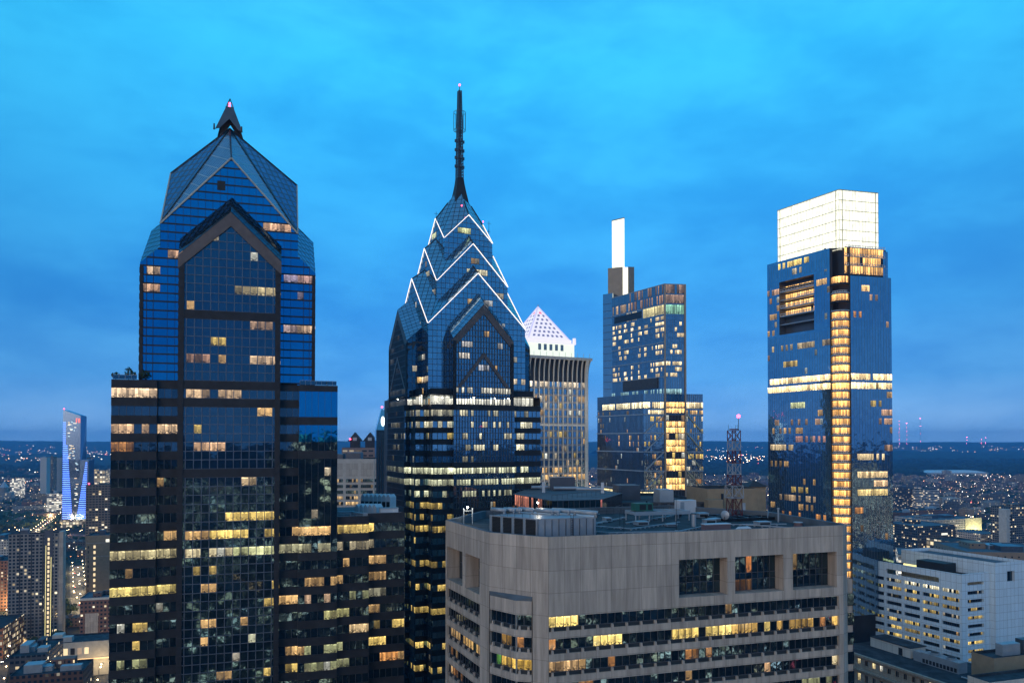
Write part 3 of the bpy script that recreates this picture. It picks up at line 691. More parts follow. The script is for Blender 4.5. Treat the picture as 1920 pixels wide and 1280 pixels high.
            facade(T, oc, Uc, 4.7, [r for r in rows if r[0] > zlow-2], 1.5, (M['glass_bay'], M['glass_bay'], M['granite']), [(0,zlow),(4.7,zlow),(4.7,206.8 if sg == 0 else 211.2),(0,211.2 if sg == 0 else 206.8)], lit=[(187.1, 0, 5, (1,.97,.8), 1.0, .9)] if front else (), plit=.06 if front else 0, seed=50+di*2+sg, mw=.1)
    # lower shaft: notched plan
    pl = [(-22.4,10.4),(-22.4,-10.4),(-20.6,-10.4),(-20.6,-16),(-16.6,-16),(-16.6,-20.6),(-10.4,-20.6),(-10.4,-22.4),(10.4,-22.4),(10.4,-20.6),(20.6,-20.6),(20.6,20.6),(-20.6,20.6),(-20.6,10.4)]
    zt = 189.0
    lr = []
    for k in range(-26, 0): lr += [(zc(k)-.95, zc(k)+.95, 'g'), (zc(k)+.95, zc(k)+fh-.95, 's')]
    br = [(a, b, ('p' if (k == 's' and round((a-zc(0)-.95)/fh) not in (-1, -6, -10)) else k)) for a, b, k in lr]
    B_ = (1, .92, .62); Gn = (.93, .95, .62)
    rowlit = {-1: [('f',2,7,.5),('f',12,15,.5),('r',0,6,.4),('n',0,9,.35)], -2: [('f',6,14,.6),('f',15.5,17,.5),('f',18,20.5,.5),('n',0,20,.55),('r',2,8,.55)], -3: [('f',3,5,.5),('f',9,13.5,.7),('f',17.5,20.5,.6),('r',1,7,.45)], -4: [('f',6,14.6,.75),('f',4,5,.5),('r',1.5,7,.7),('n',6,20,.4)],
              -5: [('f',3,6,.15)], -6: [('a',0,30,.8)], -7: [('a',0,30,.62)], -8: [('f',0,21,.42),('n',0,20,.5)], -9: [('n',0,20,.35)], -10: [('n',0,22,.3),('f',4,12,.3)], -11: [('n',0,22,.4),('f',0,8,.3)], -12: [('n',5,20,.5),('f',0,21,.25)], -14: [('n',0,18,.3)], -16: [('n',0,20,.45)], -18: [('n',0,20,.4)], -19: [('f',0,20,.4)], -21: [('n',0,20,.6)], -23: [('n',0,20,.5)]}
    for i in range(len(pl)):
        p, q = Vector((*pl[i], 0)), Vector((*pl[(i+1) % len(pl)], 0)); L = (q-p).length
        if i in (10, 11, 12):
            B = MB(); B.face([(p.x,p.y,0),(q.x,q.y,0),(q.x,q.y,zt),(p.x,p.y,zt)]).build('rear_wall', M['granite_dark'], T); 
            if i != 10: continue
        bay = i in (0, 7)
        cls = 'f' if i == 7 else 'n' if i in (2,3,4,5) else 'r' if i == 9 else 'b'
        lit = []
        for k, es in rowlit.items():
            for c_, a0, a1, st in es:
                if c_ in (cls, 'a') or (cls == 'b' and c_ == 'f' and st > .55):
                    tint = Gn if k in (-6, -7, -8) else YEL if k < -8 else B_
                    lit.append((zc(k), a0, a1, tint, st*1.15, .9 if c_ == 'a' else .62))
        facade(T, p, q-p, L, br if bay else lr, .95 if bay else 1.5, md_ if bay else (M['glass_one'], M['glass_one'], M['granite']), lit=lit, plit=.02, pst=.4, mw=.17 if bay else .08, md=.2, seed=60+i, hm=bay)
    B = MB(); B.prism([(x, y) for x, y in pl], zt-.2, zt)
    B.build('setback_ledge', M['granite'], T)
    # bright mechanical floor just above the setback
    for p, q in (((-16.9,-10.4),(-16.9,-16.9)), ((-16.9,-16.9),(-10.4,-16.9)), ((10.4,-16.9),(18.9,-16.9))):
        p, q = Vector((*p, 0)), Vector((*q, 0)); n = Vector(((q-p).y, -(q-p).x, 0)).normalized()*1.9
        facade(T, p+n, q-p, (q-p).length, [(189.0,190.0,'s'),(184.9,188.6,'g')][::-1] if False else [(185.6,189.2,'g'),(189.2,191.2,'s')], 1.5, mu, lit=[(187.4,0,20,(1,.97,.8),1.1,.9)], seed=80, mw=.1)
    for x, y in ((-4,-23.0),(3.2,-23.0),(8,-23.0),(-18.6,-13),(-13,-19.2),(-22.9,-4)): MB().ball((x,y,188.3), .16).build('floodlight', M['lamp'], T)
    return T
NT = needle_tower()
# ------------------------------------------------------------------ tower with the glowing glass crown (right)
def crown_tower():
    O = at(1577, 362)
    T = thing('glowing_crown_tower', 'blue glass tower topped by a huge glowing white glass box with an amber corner atrium', 'skyscraper', O, 0, 'office towers of the skyline')
    Rv = Vector((math.cos(R(14)), math.sin(R(14)), 0)); Lv = Vector((-math.sin(R(28)), math.cos(R(28)), 0))
    g = M['glass_silver']; m = (g, g, M['mull'])
    fh = 4.35; zt = 269.8
    def rows(z0, z1):
        r = []; z = zt; 
        while z > z0-fh:
            a, b, c_ = max(z-fh, z0), max(z-1.35, z0), z
            if min(b, z1)-a > .1: r.append((a, min(b, z1), 'g'))
            if min(c_, z1)-b > .1 and b < z1: r.append((b, min(c_, z1), 'p'))
            z -= fh
        return r[::-1]
    Wl, Wr = 45.8, 29.4
    # left face runs from its far end to the atrium; lit storeys are real rooms of the tower
    A0 = Lv*Wl; LL = Wl-5.9
    ll = [(266.6, 2, 6, WARM, .5, .6), (266.4, 8, 28, YEL, .95, .95), (261.9, 14, 24, (1,.8,.5), .45, .5), (253.4, 1, 8, PINK, .6, .7), (253.4, 30.5, 38, WARM, .7, .8), (249, 2, 5, ORANGE, .3, .6), (240.5, 1, 6, WARM, .3, .5), (236, 34, 40, COOL, .25, .4), (231.5, 1, 5, WARM, .3, .6), (222.6, 4, 39, (1,.75,.4), .35, .45), (214, 8, 20, YEL, .55, .7),
          (207, 2, 40, (1,.72,.34), 2.1, .98), (202, .5, 40, (1,.72,.34), 2.0, .98), (193.3, 15, 24, GREEN, .55, .9), (193.3, 1, 4, WARM, .4, .7), (189, 20, 36, WARM, .4, .3), (184.6, 3, 33, (1,.6,.35), .35, .35), (180.2, 3, 25, WARM, .5, .45), (175.8, 8, 38, (1,.5,.4), .4, .35), (171.5, 1.5, 17, (1,.75,.42), .65, .85), (163, 2, 14, WARM, .3, .5), (154, 20, 38, WARM, .3, .3), (150, 12, 37, YEL, .35, .3), (145, 4, 37, (1,.7,.4), .35, .35), (141, 2, 30, WARM, .4, .3), (136.6, 10, 38, ORANGE, .45, .35), (132, 12, 38, ORANGE, .35, .3)]
    # opening of the sky terrace, t from the corner 15.3..37.6 => along 8.2..30.5
    o0, o1, z0, z1 = Wl-37.6, Wl-15.3, 230.7, 258.7
    U = -Lv
    lk = dict(mw=.05, md=.06, hm=False, tilt=.0032)
    facade(T, A0, U, LL, rows(z1, 269.8), 1.55, m, lit=ll, seed=1, plit=.02, pst=.4, **lk)
    facade(T, A0, U, o0, rows(z0, z1), 1.55, m, lit=ll, seed=2, plit=.03, pst=.4, **lk)
    facade(T, A0+U*o1, U, LL-o1, rows(z0, z1), 1.55, m, lit=[(b, a-o1, c-o1, t, s, h) for b, a, c, t, s, h in ll], seed=3, plit=.02, pst=.4, **lk)
    facade(T, A0, U, LL, rows(90, z0), 1.55, m, lit=ll, seed=4, plit=.012, pst=.35, tints=(WARM, YEL, PINK, COOL), **lk)
    # recessed amber terraces
    n = Vector((U.y, -U.x, 0)); dep = -n*5.0
    for k in range(5):
        zf = 258.2-fh*(k+1)-.3
        if k < 4: facade(T, A0+U*o0+dep, U, o1-o0, [(zf+.2, zf+3.4, 'g')], 1.5, (M['dark_room'], M['dark_room'], M['mull']), lit=[(zf+1.5, 0, 40, (1,.52,.15), 1.8, .96)], seed=10+k, mw=.22, name='terrace_glazing')
        p = A0+U*o0+dep; q = A0+U*o1+dep
        B = MB(); B.hexa([tuple(x+Vector((0,0,z))) for z in (zf-.4, zf+.1) for x in (p-dep*.85, q-dep*.85, q, p)])
        B.build('terrace_slab', M['mull_pale'], T)
        if k < 4:
            B = MB(); a, b = (p-dep*.85), (q-dep*.85)
            if k == 1: a = a+U*11
            for t in range(13):
                x = a+(b-a)*(t/12); B.bar(x+Vector((0,0,zf)), x+Vector((0,0,zf+1.25)), .16)
            B.bar(a+Vector((0,0,zf+1.2)), b+Vector((0,0,zf+1.2)), .22); B.bar(a+Vector((0,0,zf+.15)), b+Vector((0,0,zf+.15)), .3)
            B.build('terrace_railing', M['white_steel'], T)
    B = MB()
    for a in (A0+U*o0, A0+U*o1):
        B.face([a+Vector((0,0,z0)), a+dep+Vector((0,0,z0)), a+dep+Vector((0,0,z1)), a+Vector((0,0,z1))])
    a, b = A0+U*o0, A0+U*o1
    B.face([a+Vector((0,0,z1)), b+Vector((0,0,z1)), b+dep+Vector((0,0,z1)), a+dep+Vector((0,0,z1))])
    B.face([a+Vector((0,0,z0)), b+Vector((0,0,z0)), b+dep+Vector((0,0,z0)), a+dep+Vector((0,0,z0))][::-1])
    B.face([a+dep*1.02+Vector((0,0,z0)), b+dep*1.02+Vector((0,0,z0)), b+dep*1.02+Vector((0,0,z1)), a+dep*1.02+Vector((0,0,z1))])
    B.build('terrace_reveal', M['mull'], T)
    # right face with its lower shoulder and the set back amber storeys above it
    rl = [(248, 6, 10, WARM, .9, .9), (247, 10, 16, PINK, .4, .6), (243, 11, 15, WARM, .4, .7), (237.6, 2, 8, ORANGE, .6, .5), (217, 6, 18, YEL, .8, .8), (217, 20, 24, WARM, .5, .6), (207, .5, 24, (1,.72,.34), 2.1, .98), (202, .5, 24, (1,.72,.34), 2.0, .98), (197, 18, 23, WARM, .35, .5), (193.3, 11, 18, YEL, .45, .7), (189, 18, 24, PINK, .5, .8), (184.6, 16, 24, PINK, .5, .7), (180.2, 18, 24, WARM, .35, .7), (167, 4, 18, (1,.75,.4), .8, .9), (158.4, 4, 20, (1,.72,.36), .85, .95), (154, 12, 20, (1,.66,.36), .75, .95), (149.5, 4, 20, (1,.74,.3), .95, .97), (171.5, 18, 23, PINK, .3, .7), (141, 2, 6, ORANGE, .6, .7)]
    facade(T, Rv*5.9, Rv, Wr-5.9, rows(90, 255.4), 1.55, m, lit=rl, seed=5, plit=.012, pst=.35, tints=(WARM, YEL, PINK, COOL), **lk)
    for k in range(3):
        zf = 269.8-4.4*(k+1)
        o = Rv*4.2+Lv*1.6
        facade(T, o, Rv, 22.4, [(zf, zf+4.4, 'g')], 1.5, (M['dark_room'], M['dark_room'], M['mull']), lit=[(zf+1.9, 0, 30, (1,.52,.15), 1.5 if k else 1.9, .97)], seed=20+k, mw=.2, name='atrium_glazing')
        B = MB(); a, b = o-Lv*.9+Vector((0,0,zf+4.0)), o+Rv*22.4-Lv*.9+Vector((0,0,zf+4.0))
        B.bar(a, b, .25, .3); B.bar(a+Vector((0,0,1.0)), b+Vector((0,0,1.0)), .2, .2)
        for t in range(17): x = a+(b-a)*(t/16); B.bar(x, x+Vector((0,0,1)), .16)
        B.bar(a+Lv*.5, b+Lv*.5, 1.0, .25); B.build('balcony_railing', M['white_steel'], T)
    # blue glass return above the shoulder at the right end, dark side slab lower down
    facade(T, Rv*26.0+Lv*1.2, Rv, 2.9, rows(255.4, 268.6), 1.5, m, seed=30, **lk)
    # corner atrium: a rounded stack of amber rooms
    pts = []
    for i in range(7):
        t = i/6*math.pi/2; pts.append(Lv*(5.9-4.2*math.sin(t)) + Rv*(5.9-4.2*math.cos(t)) - Rv*0 if False else Lv*(1.3+4.4*math.cos(t)) + Rv*(1.3+4.4*math.sin(t)) - (Lv+Rv)*1.0*math.sin(2*t)*.0)
    pts = [Lv*5.7+Rv*.75, Lv*4.3+Rv*.15, Lv*2.6+Rv*.1, Lv*.9+Rv*.9, Lv*.1+Rv*2.6, Lv*.15+Rv*4.3, Lv*.75+Rv*5.7]
    nst = 0
    z = 255.4
    zst = []
    while z > 98: zst.append(z); z -= fh
    for k, z in enumerate(zst + [z_ for z_ in ()]):
        dark = k in (1, 3)
        for i in range(6):
            a, b = pts[i], pts[i+1]
            if not dark: facade(T, a, b-a, (b-a).length, [(z-fh+.95, z-.35, 'g')], .9, (M['dark_room'], M['dark_room'], M['mull']), lit=[(z-2, 0, 9, (1,.49,.13), 2.8 if k in (10, 11, 12) else (1.75 if i not in (0, 5) else .9), 1)], seed=100+k*7+i, mw=.09, name='atrium_glazing', hm=False)
    # floors of the atrium: slab edges with white balustrades
    for k, z in enumerate(zst):
        B = MB()
        for i in range(6):
            a, b = pts[i]*1.0, pts[i+1]*1.0
            B.bar(a+Vector((0,0,z-fh+.3)), b+Vector((0,0,z-fh+.3)), .8, .6)
        B.build('atrium_floor', M['mull_dark'] if k in (0, 2) else M['steel'], T)
        if k > 0 and k not in (2, 3):
            B = MB()
            for i in range(1, 5):
                a, b = pts[i]-(Lv+Rv)*.35, pts[i+1]-(Lv+Rv)*.35
                for dz in (.15, 1.25): B.bar(a+Vector((0,0,z-fh+dz)), b+Vector((0,0,z-fh+dz)), .22)
                for t in (0, .5): x = a+(b-a)*t; B.bar(x+Vector((0,0,z-fh+.1)), x+Vector((0,0,z-fh+1.3)), .18)
            B.build('balustrade', M['white_steel'], T)
    # atrium side walls and core body
    B = MB()
    for a, b in ((Lv*5.9, Lv*5.9+Rv*1.6), (Rv*5.9+Lv*1.6, Rv*5.9)):
        B.face([a+Vector((0,0,90)), b+Vector((0,0,90)), b+Vector((0,0,269.8)), a+Vector((0,0,269.8))])
    B.build('atrium_cheek', M['mull_dark'], T)
    c0 = [Rv*6.5+Lv*1.9, Rv*28.6+Lv*1.9, Rv*28.6+Lv*45.4, Lv*45.4+Rv*5.4, Lv*6.6+Rv*5.4]
    c1 = [Rv*6.5+Lv*2.2, Rv*28.6+Lv*2.2, Rv*28.6+Lv*45.0, Lv*45.0+Rv*.4, Lv*38+Rv*.4, Lv*37.8+Rv*6, Lv*15+Rv*6, Lv*15+Rv*.4, Lv*6.6+Rv*.4]
    MB().prism([tuple(p) for p in c0], 0, 269.4).build('rear_wall', M['mull_dark'], T)
    B = MB(); B.prism([tuple(Rv*29.5+Lv*3), tuple(Rv*31.2+Lv*3), tuple(Rv*31.2+Lv*40), tuple(Rv*29.5+Lv*40)], 0, 200.6).build('side_slab', M['granite'], T)
    e = Rv*29.4
    facade(T, e, Lv, Wl, rows(90, 255.4), 3, m, hm=False, seed=31)
    B = MB(); B.prism([tuple(p) for p in (Rv*.3+Lv*6.2, Rv*6.2+Lv*.4, Rv*29+Lv*.4, Rv*29+Lv*45.6, Lv*45.6+Rv*.3)], 255.0, 255.35)
    B.build('shoulder_roof', M['roofing'], T)
    # the lantern: panes of lit glass on all four sides with a fine frame
    q0, q1, q2, q3 = Lv*4.6+Rv*4.4, Lv*4.6+Rv*27.0, Lv*43.2+Rv*27.0, Lv*43.2+Rv*4.4
    mid = (q0, q0)
    zb, zc_ = 268.9, 298.6
    cr = MB(); qs = [q0, q1, q2, q3]
    for i in range(4):
        a, b = qs[i], qs[(i+1) % 4]; cr.face([a+Vector((0,0,zb)), b+Vector((0,0,zb)), b+Vector((0,0,zc_)), a+Vector((0,0,zc_))], [(0,zb),((b-a).length,zb),((b-a).length,zc_),(0,zc_)])
    lan = cr.build('lantern', M['lantern'], T)
    B = MB()
    for i in (3, 0, 1):
        a, b = qs[i], qs[(i+1) % 4]; u = (b-a).normalized(); L = (b-a).length; nn = Vector((u.y, -u.x, 0))*.25
        for k in range(7): z = zb+k*(zc_-zb)/6; B.bar(a+nn+Vector((0,0,z)), b+nn+Vector((0,0,z)), .2, .24)
        for t in frange(0, L, 1.9): B.bar(a+u*t+nn+Vector((0,0,zb)), a+u*t+nn+Vector((0,0,zc_)), .09, .05)
        for t in (1.6, L-1.6): B.bar(a+u*t+nn+Vector((0,0,zb)), a+u*t+nn+Vector((0,0,zc_)), .22, .2)
        B.bar(a+nn+Vector((0,0,zc_+.1)), b+nn+Vector((0,0,zc_+.1)), .35, .35)
    B.build('lantern_frame', M['lantern_frame'], lan)
    B = MB()
    for k in range(5): x = A0+U*(6+k*7); B.bar(x+Vector((.6,.3,269.8)), x+Vector((.6,.3,271)), .1)
    B.box(-3, -2.2, 10.4, 11.2, 269.8, 271).build('roof_sensor', M['mull_dark'], T)
    MB().prism([tuple(p) for p in (Lv*6+Rv*.4, Rv*6+Lv*3.0, Rv*26+Lv*3.0, Rv*26+Lv*45.5, Lv*45.5+Rv*.4)], 269.45, 269.7).build('lantern_deck', M['roofing'], T)
    return T
def lantern_mat():
    m, nt, b = mat('lantern_glass'); N = nt.nodes.new; K = nt.links.new
    uv = N('ShaderNodeUVMap'); uv.uv_map = 'UVMap'
    mp = N('ShaderNodeMapping'); K(uv.outputs[0], mp.inputs[0]); mp.inputs['Scale'].default_value = (.5, .22, 1)
    nz = N('ShaderNodeTexNoise'); nz.inputs['Scale'].default_value = 1.2; nz.inputs['Detail'].default_value = 4; K(mp.outputs[0], nz.inputs[0])
    mr = N('ShaderNodeMapRange'); K(nz.outputs[0], mr.inputs[0]); mr.inputs[1].default_value = .3; mr.inputs[2].default_value = .7; mr.inputs[3].default_value = .72; mr.inputs[4].default_value = 1.45
    b.inputs['Emission Color'].default_value = (1, .965, .74, 1); K(mr.outputs[0], b.inputs['Emission Strength']); b.inputs['Base Color'].default_value = (.5, .5, .48, 1); b.inputs['Roughness'].default_value = .2
    return m
M['lantern'] = lantern_mat()
M['lantern_frame'] = plain('lantern_frame', (.55, .52, .34), .5)
CT = crown_tower()

# ------------------------------------------------------------------ slim tower with the white blade on its roof
def blade_tower():
    O = at(1247, 563)
    T = thing('blade_tower', 'slate glass tower with diagonal bracing and a glowing white blade on its core', 'skyscraper', O, 0, 'office towers of the skyline')
    Rv = Vector((math.cos(R(8)), math.sin(R(8)), 0)); Lv = Vector((-.49, .871, 0)).normalized()
    g = M['glass_truss']; m = (g, g, M['mull_pale']); k3 = dict(mw=.22, md=.25, hm=False, mm=M['mull'])
    Z = lambda v, z: v+Vector((0,0,z))
    # ---- base block: left face, braced front-left, amber centre, braced front-right
    a0 = Rv*-16.3; zt = 210.0
    tr = [194.4, 180.4, 166.3, 151.9, 137.6, 123.2, 109]
    fh = 4.73
    def rows(z0, z1, f=fh, sp=1.3):
        r = []; z = z0
        while z < z1-.5:
            t = min(z+f, z1); r += [(z, max(t-sp, z+.3), 'g'), (max(t-sp, z+.3), t, 'p')]; z = t
        return r
    base = rows(tr[6], 199.2)+[(199.2, 203.6, 'g'), (203.6, 205.2, 'p'), (205.2, zt, 'p')]
    WH = (1, .78, .42)
    l_left = [(201.5, 8, 60, (1,.85,.5), 2.0, .95), (196, 30, 44, PINK, .3, .2), (135.3, 0, 60, (1,.8,.38), 1.7, .93), (130.5, 40, 60, WARM, .3, .3)]
    def dots(z): return [(z, a, a+1.2, (1,.6,.3), .8, 1) for a in (29, 42, 52)]
    for z in (189, 184, 175, 171): l_left += dots(z)
    facade(T, a0+Lv*59.7, -Lv, 59.7, base, 1.5, m, lit=l_left, plit=.05, pst=.45, tints=(WARM, YEL, PINK, COOL), seed=1, **k3)
    l_f = [(201.4, 0, 17, WH, 2.0, .97), (197, 3, 17, WH, 1.5, .9), (135.3, 0, 17, (1,.85,.45), 1.8, .95), (192, 11, 17, WARM, .5, .5), (188, 11, 17, WARM, .4, .4), (160, 4, 16, WARM, .35, .3), (145, 4, 16, GREEN, .3, .3)]
    facade(T, a0, Rv, 15.3, base, 1.5, m, lit=l_f, plit=.2, pst=.8, tints=(WARM, YEL, PINK), seed=2, **k3)
    facade(T, Rv*16.5, Rv, 13.5, base, 1.5, m, lit=[(201.4, 0, 14, WH, 1.7, .95), (197, 0, 14, WARM, 1.0, .7), (135.3, 0, 14, (1,.85,.45), 1.8, .97), (163, 0, 13, YEL, .6, .6), (145, 8, 13, ORANGE, .5, .6), (130, 0, 14, COOL, .4, .4)], plit=.16, pst=.8, seed=3, **k3)
    # amber sky gardens in the centre bay
    stacks = [(199.4, 209, 1.0)]+[(t-14.0+1, t-14.0+9.6, .95) for t in tr[:5]]
    cr = []
    lit = [(t1-2, 0, 20, (1,.62,.24), st, .97) for _, t1, st in stacks]
    rr = []; z = tr[6]
    for i in range(5, -1, -1):
        b = tr[i+1] if i < 6 else tr[6]
        h3 = (tr[i]-b)/3
        for j in range(3): rr += [(b+j*h3, b+(j+1)*h3-.45, 'g'), (b+(j+1)*h3-.45, b+(j+1)*h3, 'p')]
    rr += [(194.4, 195.6, 'p'), (195.6, 199.2, 'g'), (199.2, 200, 'p'), (200, 203.8, 'g'), (203.8, zt+1, 'p')]
    lit = []
    for b0, b1, kd in rr:
        if kd == 'g':
            i = next((i for i in range(6) if tr[i+1]-.1 <= b0 < tr[i]), None)
            top = i is not None and b1 > tr[i]-2
            if not top: lit.append(((b0+b1)/2, 0, 20, (1,.56,.17), 2.0 if b0 < 195 else 2.4, 1))
    facade(T, Rv*.6, Rv, 14.6, rr, 2.45, (M['dark_room'], M['glass_dark'], M['mull']), lit=lit, plit=.3, seed=4, mw=.25, md=.2, mm=M['mull'], name='sky_garden_glazing')
    # structure: two mega columns, belt trusses, diagonals, pale steel, right diagonals tinted as lamplit
    for x in (0, 16.0):
        MB().bar(Z(Rv*x-Lv*.25, 0), Z(Rv*x-Lv*.25, 293.2), 1.3, 1.3).build('mega_column', M['bronze_steel'], T)
    n = -Vector((Rv.y*-1, Rv.x, 0))*.5
    for i, z in enumerate(tr[:6]):
        for p, q in ((a0+Lv*59.7, a0), (a0, Rv*-.7), (Rv*16.7, Rv*30)):
            off = n if p != a0+Lv*59.7 else Vector((-.45, -.25, 0))
            MB().bar(Z(p+off, z), Z(q+off, z), .75, .8).build('belt_beam', M['steel'], T)
        zb = tr[i+1]
        MB().bar(Z(a0+Rv*.3+n, zb), Z(Rv*-1.0+n, z), .85, .8).build('diagonal_brace', M['steel'], T)
        MB().bar(Z(Rv*17+n, z), Z(Rv*29.7+n, zb), .85, .8).build('diagonal_brace', M['steel_lamplit'], T)
    body = [a0+Lv*.7+Rv*.8, Rv*29.5+Lv*.7, Rv*29.5+Lv*58, a0+Lv*58+Rv*.8]
    MB().prism([tuple(p) for p in body], 0, zt-.3).build('rear_wall', M['mull_dark'], T)
    facade(T, Rv*30, Lv, 59, rows(tr[6], zt), 4, m, seed=5, hm=False)
    # ---- hotel shaft above: left glass face, right bay between the columns
    hr = []
    z = 213.6
    hr = [(210.0, 213.8, 'g')]
    nf = 11; f2 = (270.5-223.0)/nf
    hr += [(213.8, 223.0, 'p')]
    for k in range(nf): hr += [(223.0+k*f2, 223.0+k*f2+2.9, 'g'), (223.0+k*f2+2.9, 223.0+(k+1)*f2, 'p')]
    hr += [(270.5, 277.6, 'g'), (277.6, 278.6, 'p'), (278.6, 285.2, 'g'), (285.2, 286.0, 'p'), (286.0, 292.8, 'g')]
    WL = 66.0
    rn = random.Random(5)
    hl = [(212, 0, WL, (.55,.95,1), .45, .6), (274, 40, 66, (1,.85,.4), .8, .95), (274, 20, 33, (.9,.8,.6), .4, .6), (282, 0, 26, (1,.66,.36), .5, .6), (282, 26, 66, (1,.56,.34), .3, .5), (289, 22, 66, (1,.6,.4), .28, .35)]
    for k in range(nf):
        z = 224.5+k*f2
        for c0 in (2, 8.5, 17, 25, 34, 42, 49, 56, 61):
            if rn.random() < (.72 if k not in (3, 6) else .3): hl.append((z, c0, c0+rn.choice((2.5, 4, 5)), (1, .76, .42), rn.uniform(.8, 1.7), .9))
    # face split: the lowest storeys of the left part are a dark plant screen
    facade(T, Lv*WL, -Lv, WL, hr, 1.5, m, lit=hl, seed=6, mw=.1, md=.15, hm=True, mm=M['mull'])
    nl = Vector((-Lv.y, Lv.x, 0))
    nl = Vector((-.871, -.49, 0))*.5
    MB().hexa([tuple(Z(p+o, z)) for z in (214.6, 222.6) for p, o in ((Lv*50, nl*2.2), (Lv*8, nl*2.2), (Lv*8, nl*.1), (Lv*50, nl*.1))]).build('plant_screen', M['granite_dark'], T)
    MB().hexa([tuple(Z(p+o, z)) for z in (271.2, 276.6) for p, o in ((Lv*62, nl*.6), (Lv*27, nl*.6), (Lv*27, nl*.1), (Lv*62, nl*.1))]).build('plant_screen', M['mull_dark'], T)
    for z in (210.2, 223.0, 236, 249, 262.2, 277.8):
        MB().bar(Z(nl*.7+Lv*WL, z), Z(nl*.7, z), .4, .5).build('belt_beam', M['steel'], T)
    facade(T, Rv*.6, Rv, 14.6, hr, 1.83, m, lit=[(212, 0, 15, (.55,.95,1), .6, .9), (218, 0, 14, (.8,.85,.8), .3, .6), (274, 0, 15, (.45,.95,.65), .55, 1), (276, 0, 15, YEL, .8, 1), (289, 0, 15, (1,.62,.42), .28, .9), (282, 0, 15, (1,.62,.42), .26, .9)] + [(224.5+k*f2, rn.choice((0, 4, 8)), rn.choice((9, 12, 15)), (1, .76, .42), 1.2, .85) for k in (0, 1, 2, 4, 5, 7, 8, 9)], seed=7, mw=.12, md=.15, mm=M['mull'])
    B = MB(); B.bar(Z(Vector((0,0,0)), 293.1), Z(Lv*WL, 293.1), .7, .6); B.bar(Z(Vector((0,0,0)), 293.1), Z(Rv*16, 293.1), .7, .6); B.build('parapet', M['steel'], T)
    MB().prism([tuple(p) for p in (Rv*.7+Lv*.7, Rv*15.5+Lv*.7, Rv*15.5+Lv*65, Lv*65+Rv*.7)], 209, 292.5).build('rear_wall', M['mull_dark'], T)
    facade(T, Rv*16.2, Lv, 66, hr, 4, m, seed=8, hm=False)
    # ---- core, slot and blade
    c0 = at(1131, 632)-O; c1 = at(1149, 626)-O
    cw = [tuple(c0), tuple(c1), tuple(c1+Vector((12, 20, 0))), tuple(c0+Vector((12, 20, 0)))]
    MB().prism(cw, 0, zof(549, 625)).build('core_slab', M['glass_truss'], T)
    B = MB()
    for k in range(13): B.bar(Vector(cw[0])+Vector((0,-.15,218+k*6.0)), Vector(cw[1])+Vector((0,-.15,218+k*6.0)), .3)
    B.build('core_joint', M['mull'], T)
    d0, d1, d2, d3 = at(1140.5, 640)-O, at(1168.5, 634)-O, at(1178.5, 634)-O, at(1190, 635)-O
    zt2 = zof(501, 636); back = Vector((2, 14, 0))
    MB().prism([tuple(d0), tuple(d1), tuple(d1+back), tuple(d0+back)], 270, zt2).build('core_tower', M['core_bronze'], T)
    MB().prism([tuple(d2), tuple(d3), tuple(d3+back), tuple(d2+back)], 270, zt2).build('core_tower', M['core_bronze'], T)
    e = Vector((0, 1.2, 0))
    MB().prism([tuple(d1+e+Vector((.05,0,0))), tuple(d2+e-Vector((.05,0,0))), tuple(d2+back), tuple(d1+back)], 288, zt2-.2).build('lit_slot', M['blade'], T)
    b0, b1 = at(1148.5, 639)-O, at(1171.5, 634)-O
    B = MB(); q = [tuple(b0), tuple(b1), tuple(b1+Vector((1.2, 9, 0))), tuple(b0+Vector((1.2, 9, 0)))]
    z0, z1 = zt2, zof(411.5, 637)
    B.hexa([(*x[:2], z0) for x in q]+[(q[0][0], q[0][1], z1-1.0), (q[1][0], q[1][1], z1), (q[2][0], q[2][1], z1), (q[3][0], q[3][1], z1-1.0)])
    bl = B.build('blade', M['blade'], T)
    B = MB()
    B.hexa([(q[0][0]-.2, q[0][1]-.2, z1-.9), (q[1][0]+.2, q[1][1]-.2, z1+.1), (q[2][0]+.2, q[2][1]+.2, z1+.1), (q[3][0]-.2, q[3][1]+.2, z1-.9)]+[(q[0][0]-.2, q[0][1]-.2, z1-.1), (q[1][0]+.2, q[1][1]-.2, z1+.9), (q[2][0]+.2, q[2][1]+.2, z1+.9), (q[3][0]-.2, q[3][1]+.2, z1-.1)])
    B.build('blade_cap', M['core_bronze'], bl)
    return T
M['blade'] = emit('blade_glow', (1, .95, .72), 1.5)
M['core_bronze'] = plain('core_bronze', (.22, .19, .15), .5, .3)
M['bronze_steel'] = plain('bronze_steel', (.30, .25, .20), .5, .2)
M['steel_lamplit'] = plain('steel_lamplit', (.42, .39, .27), .5, .2)  # yellowed copy of the steel, lamplight put into its colour
BT = blade_tower()

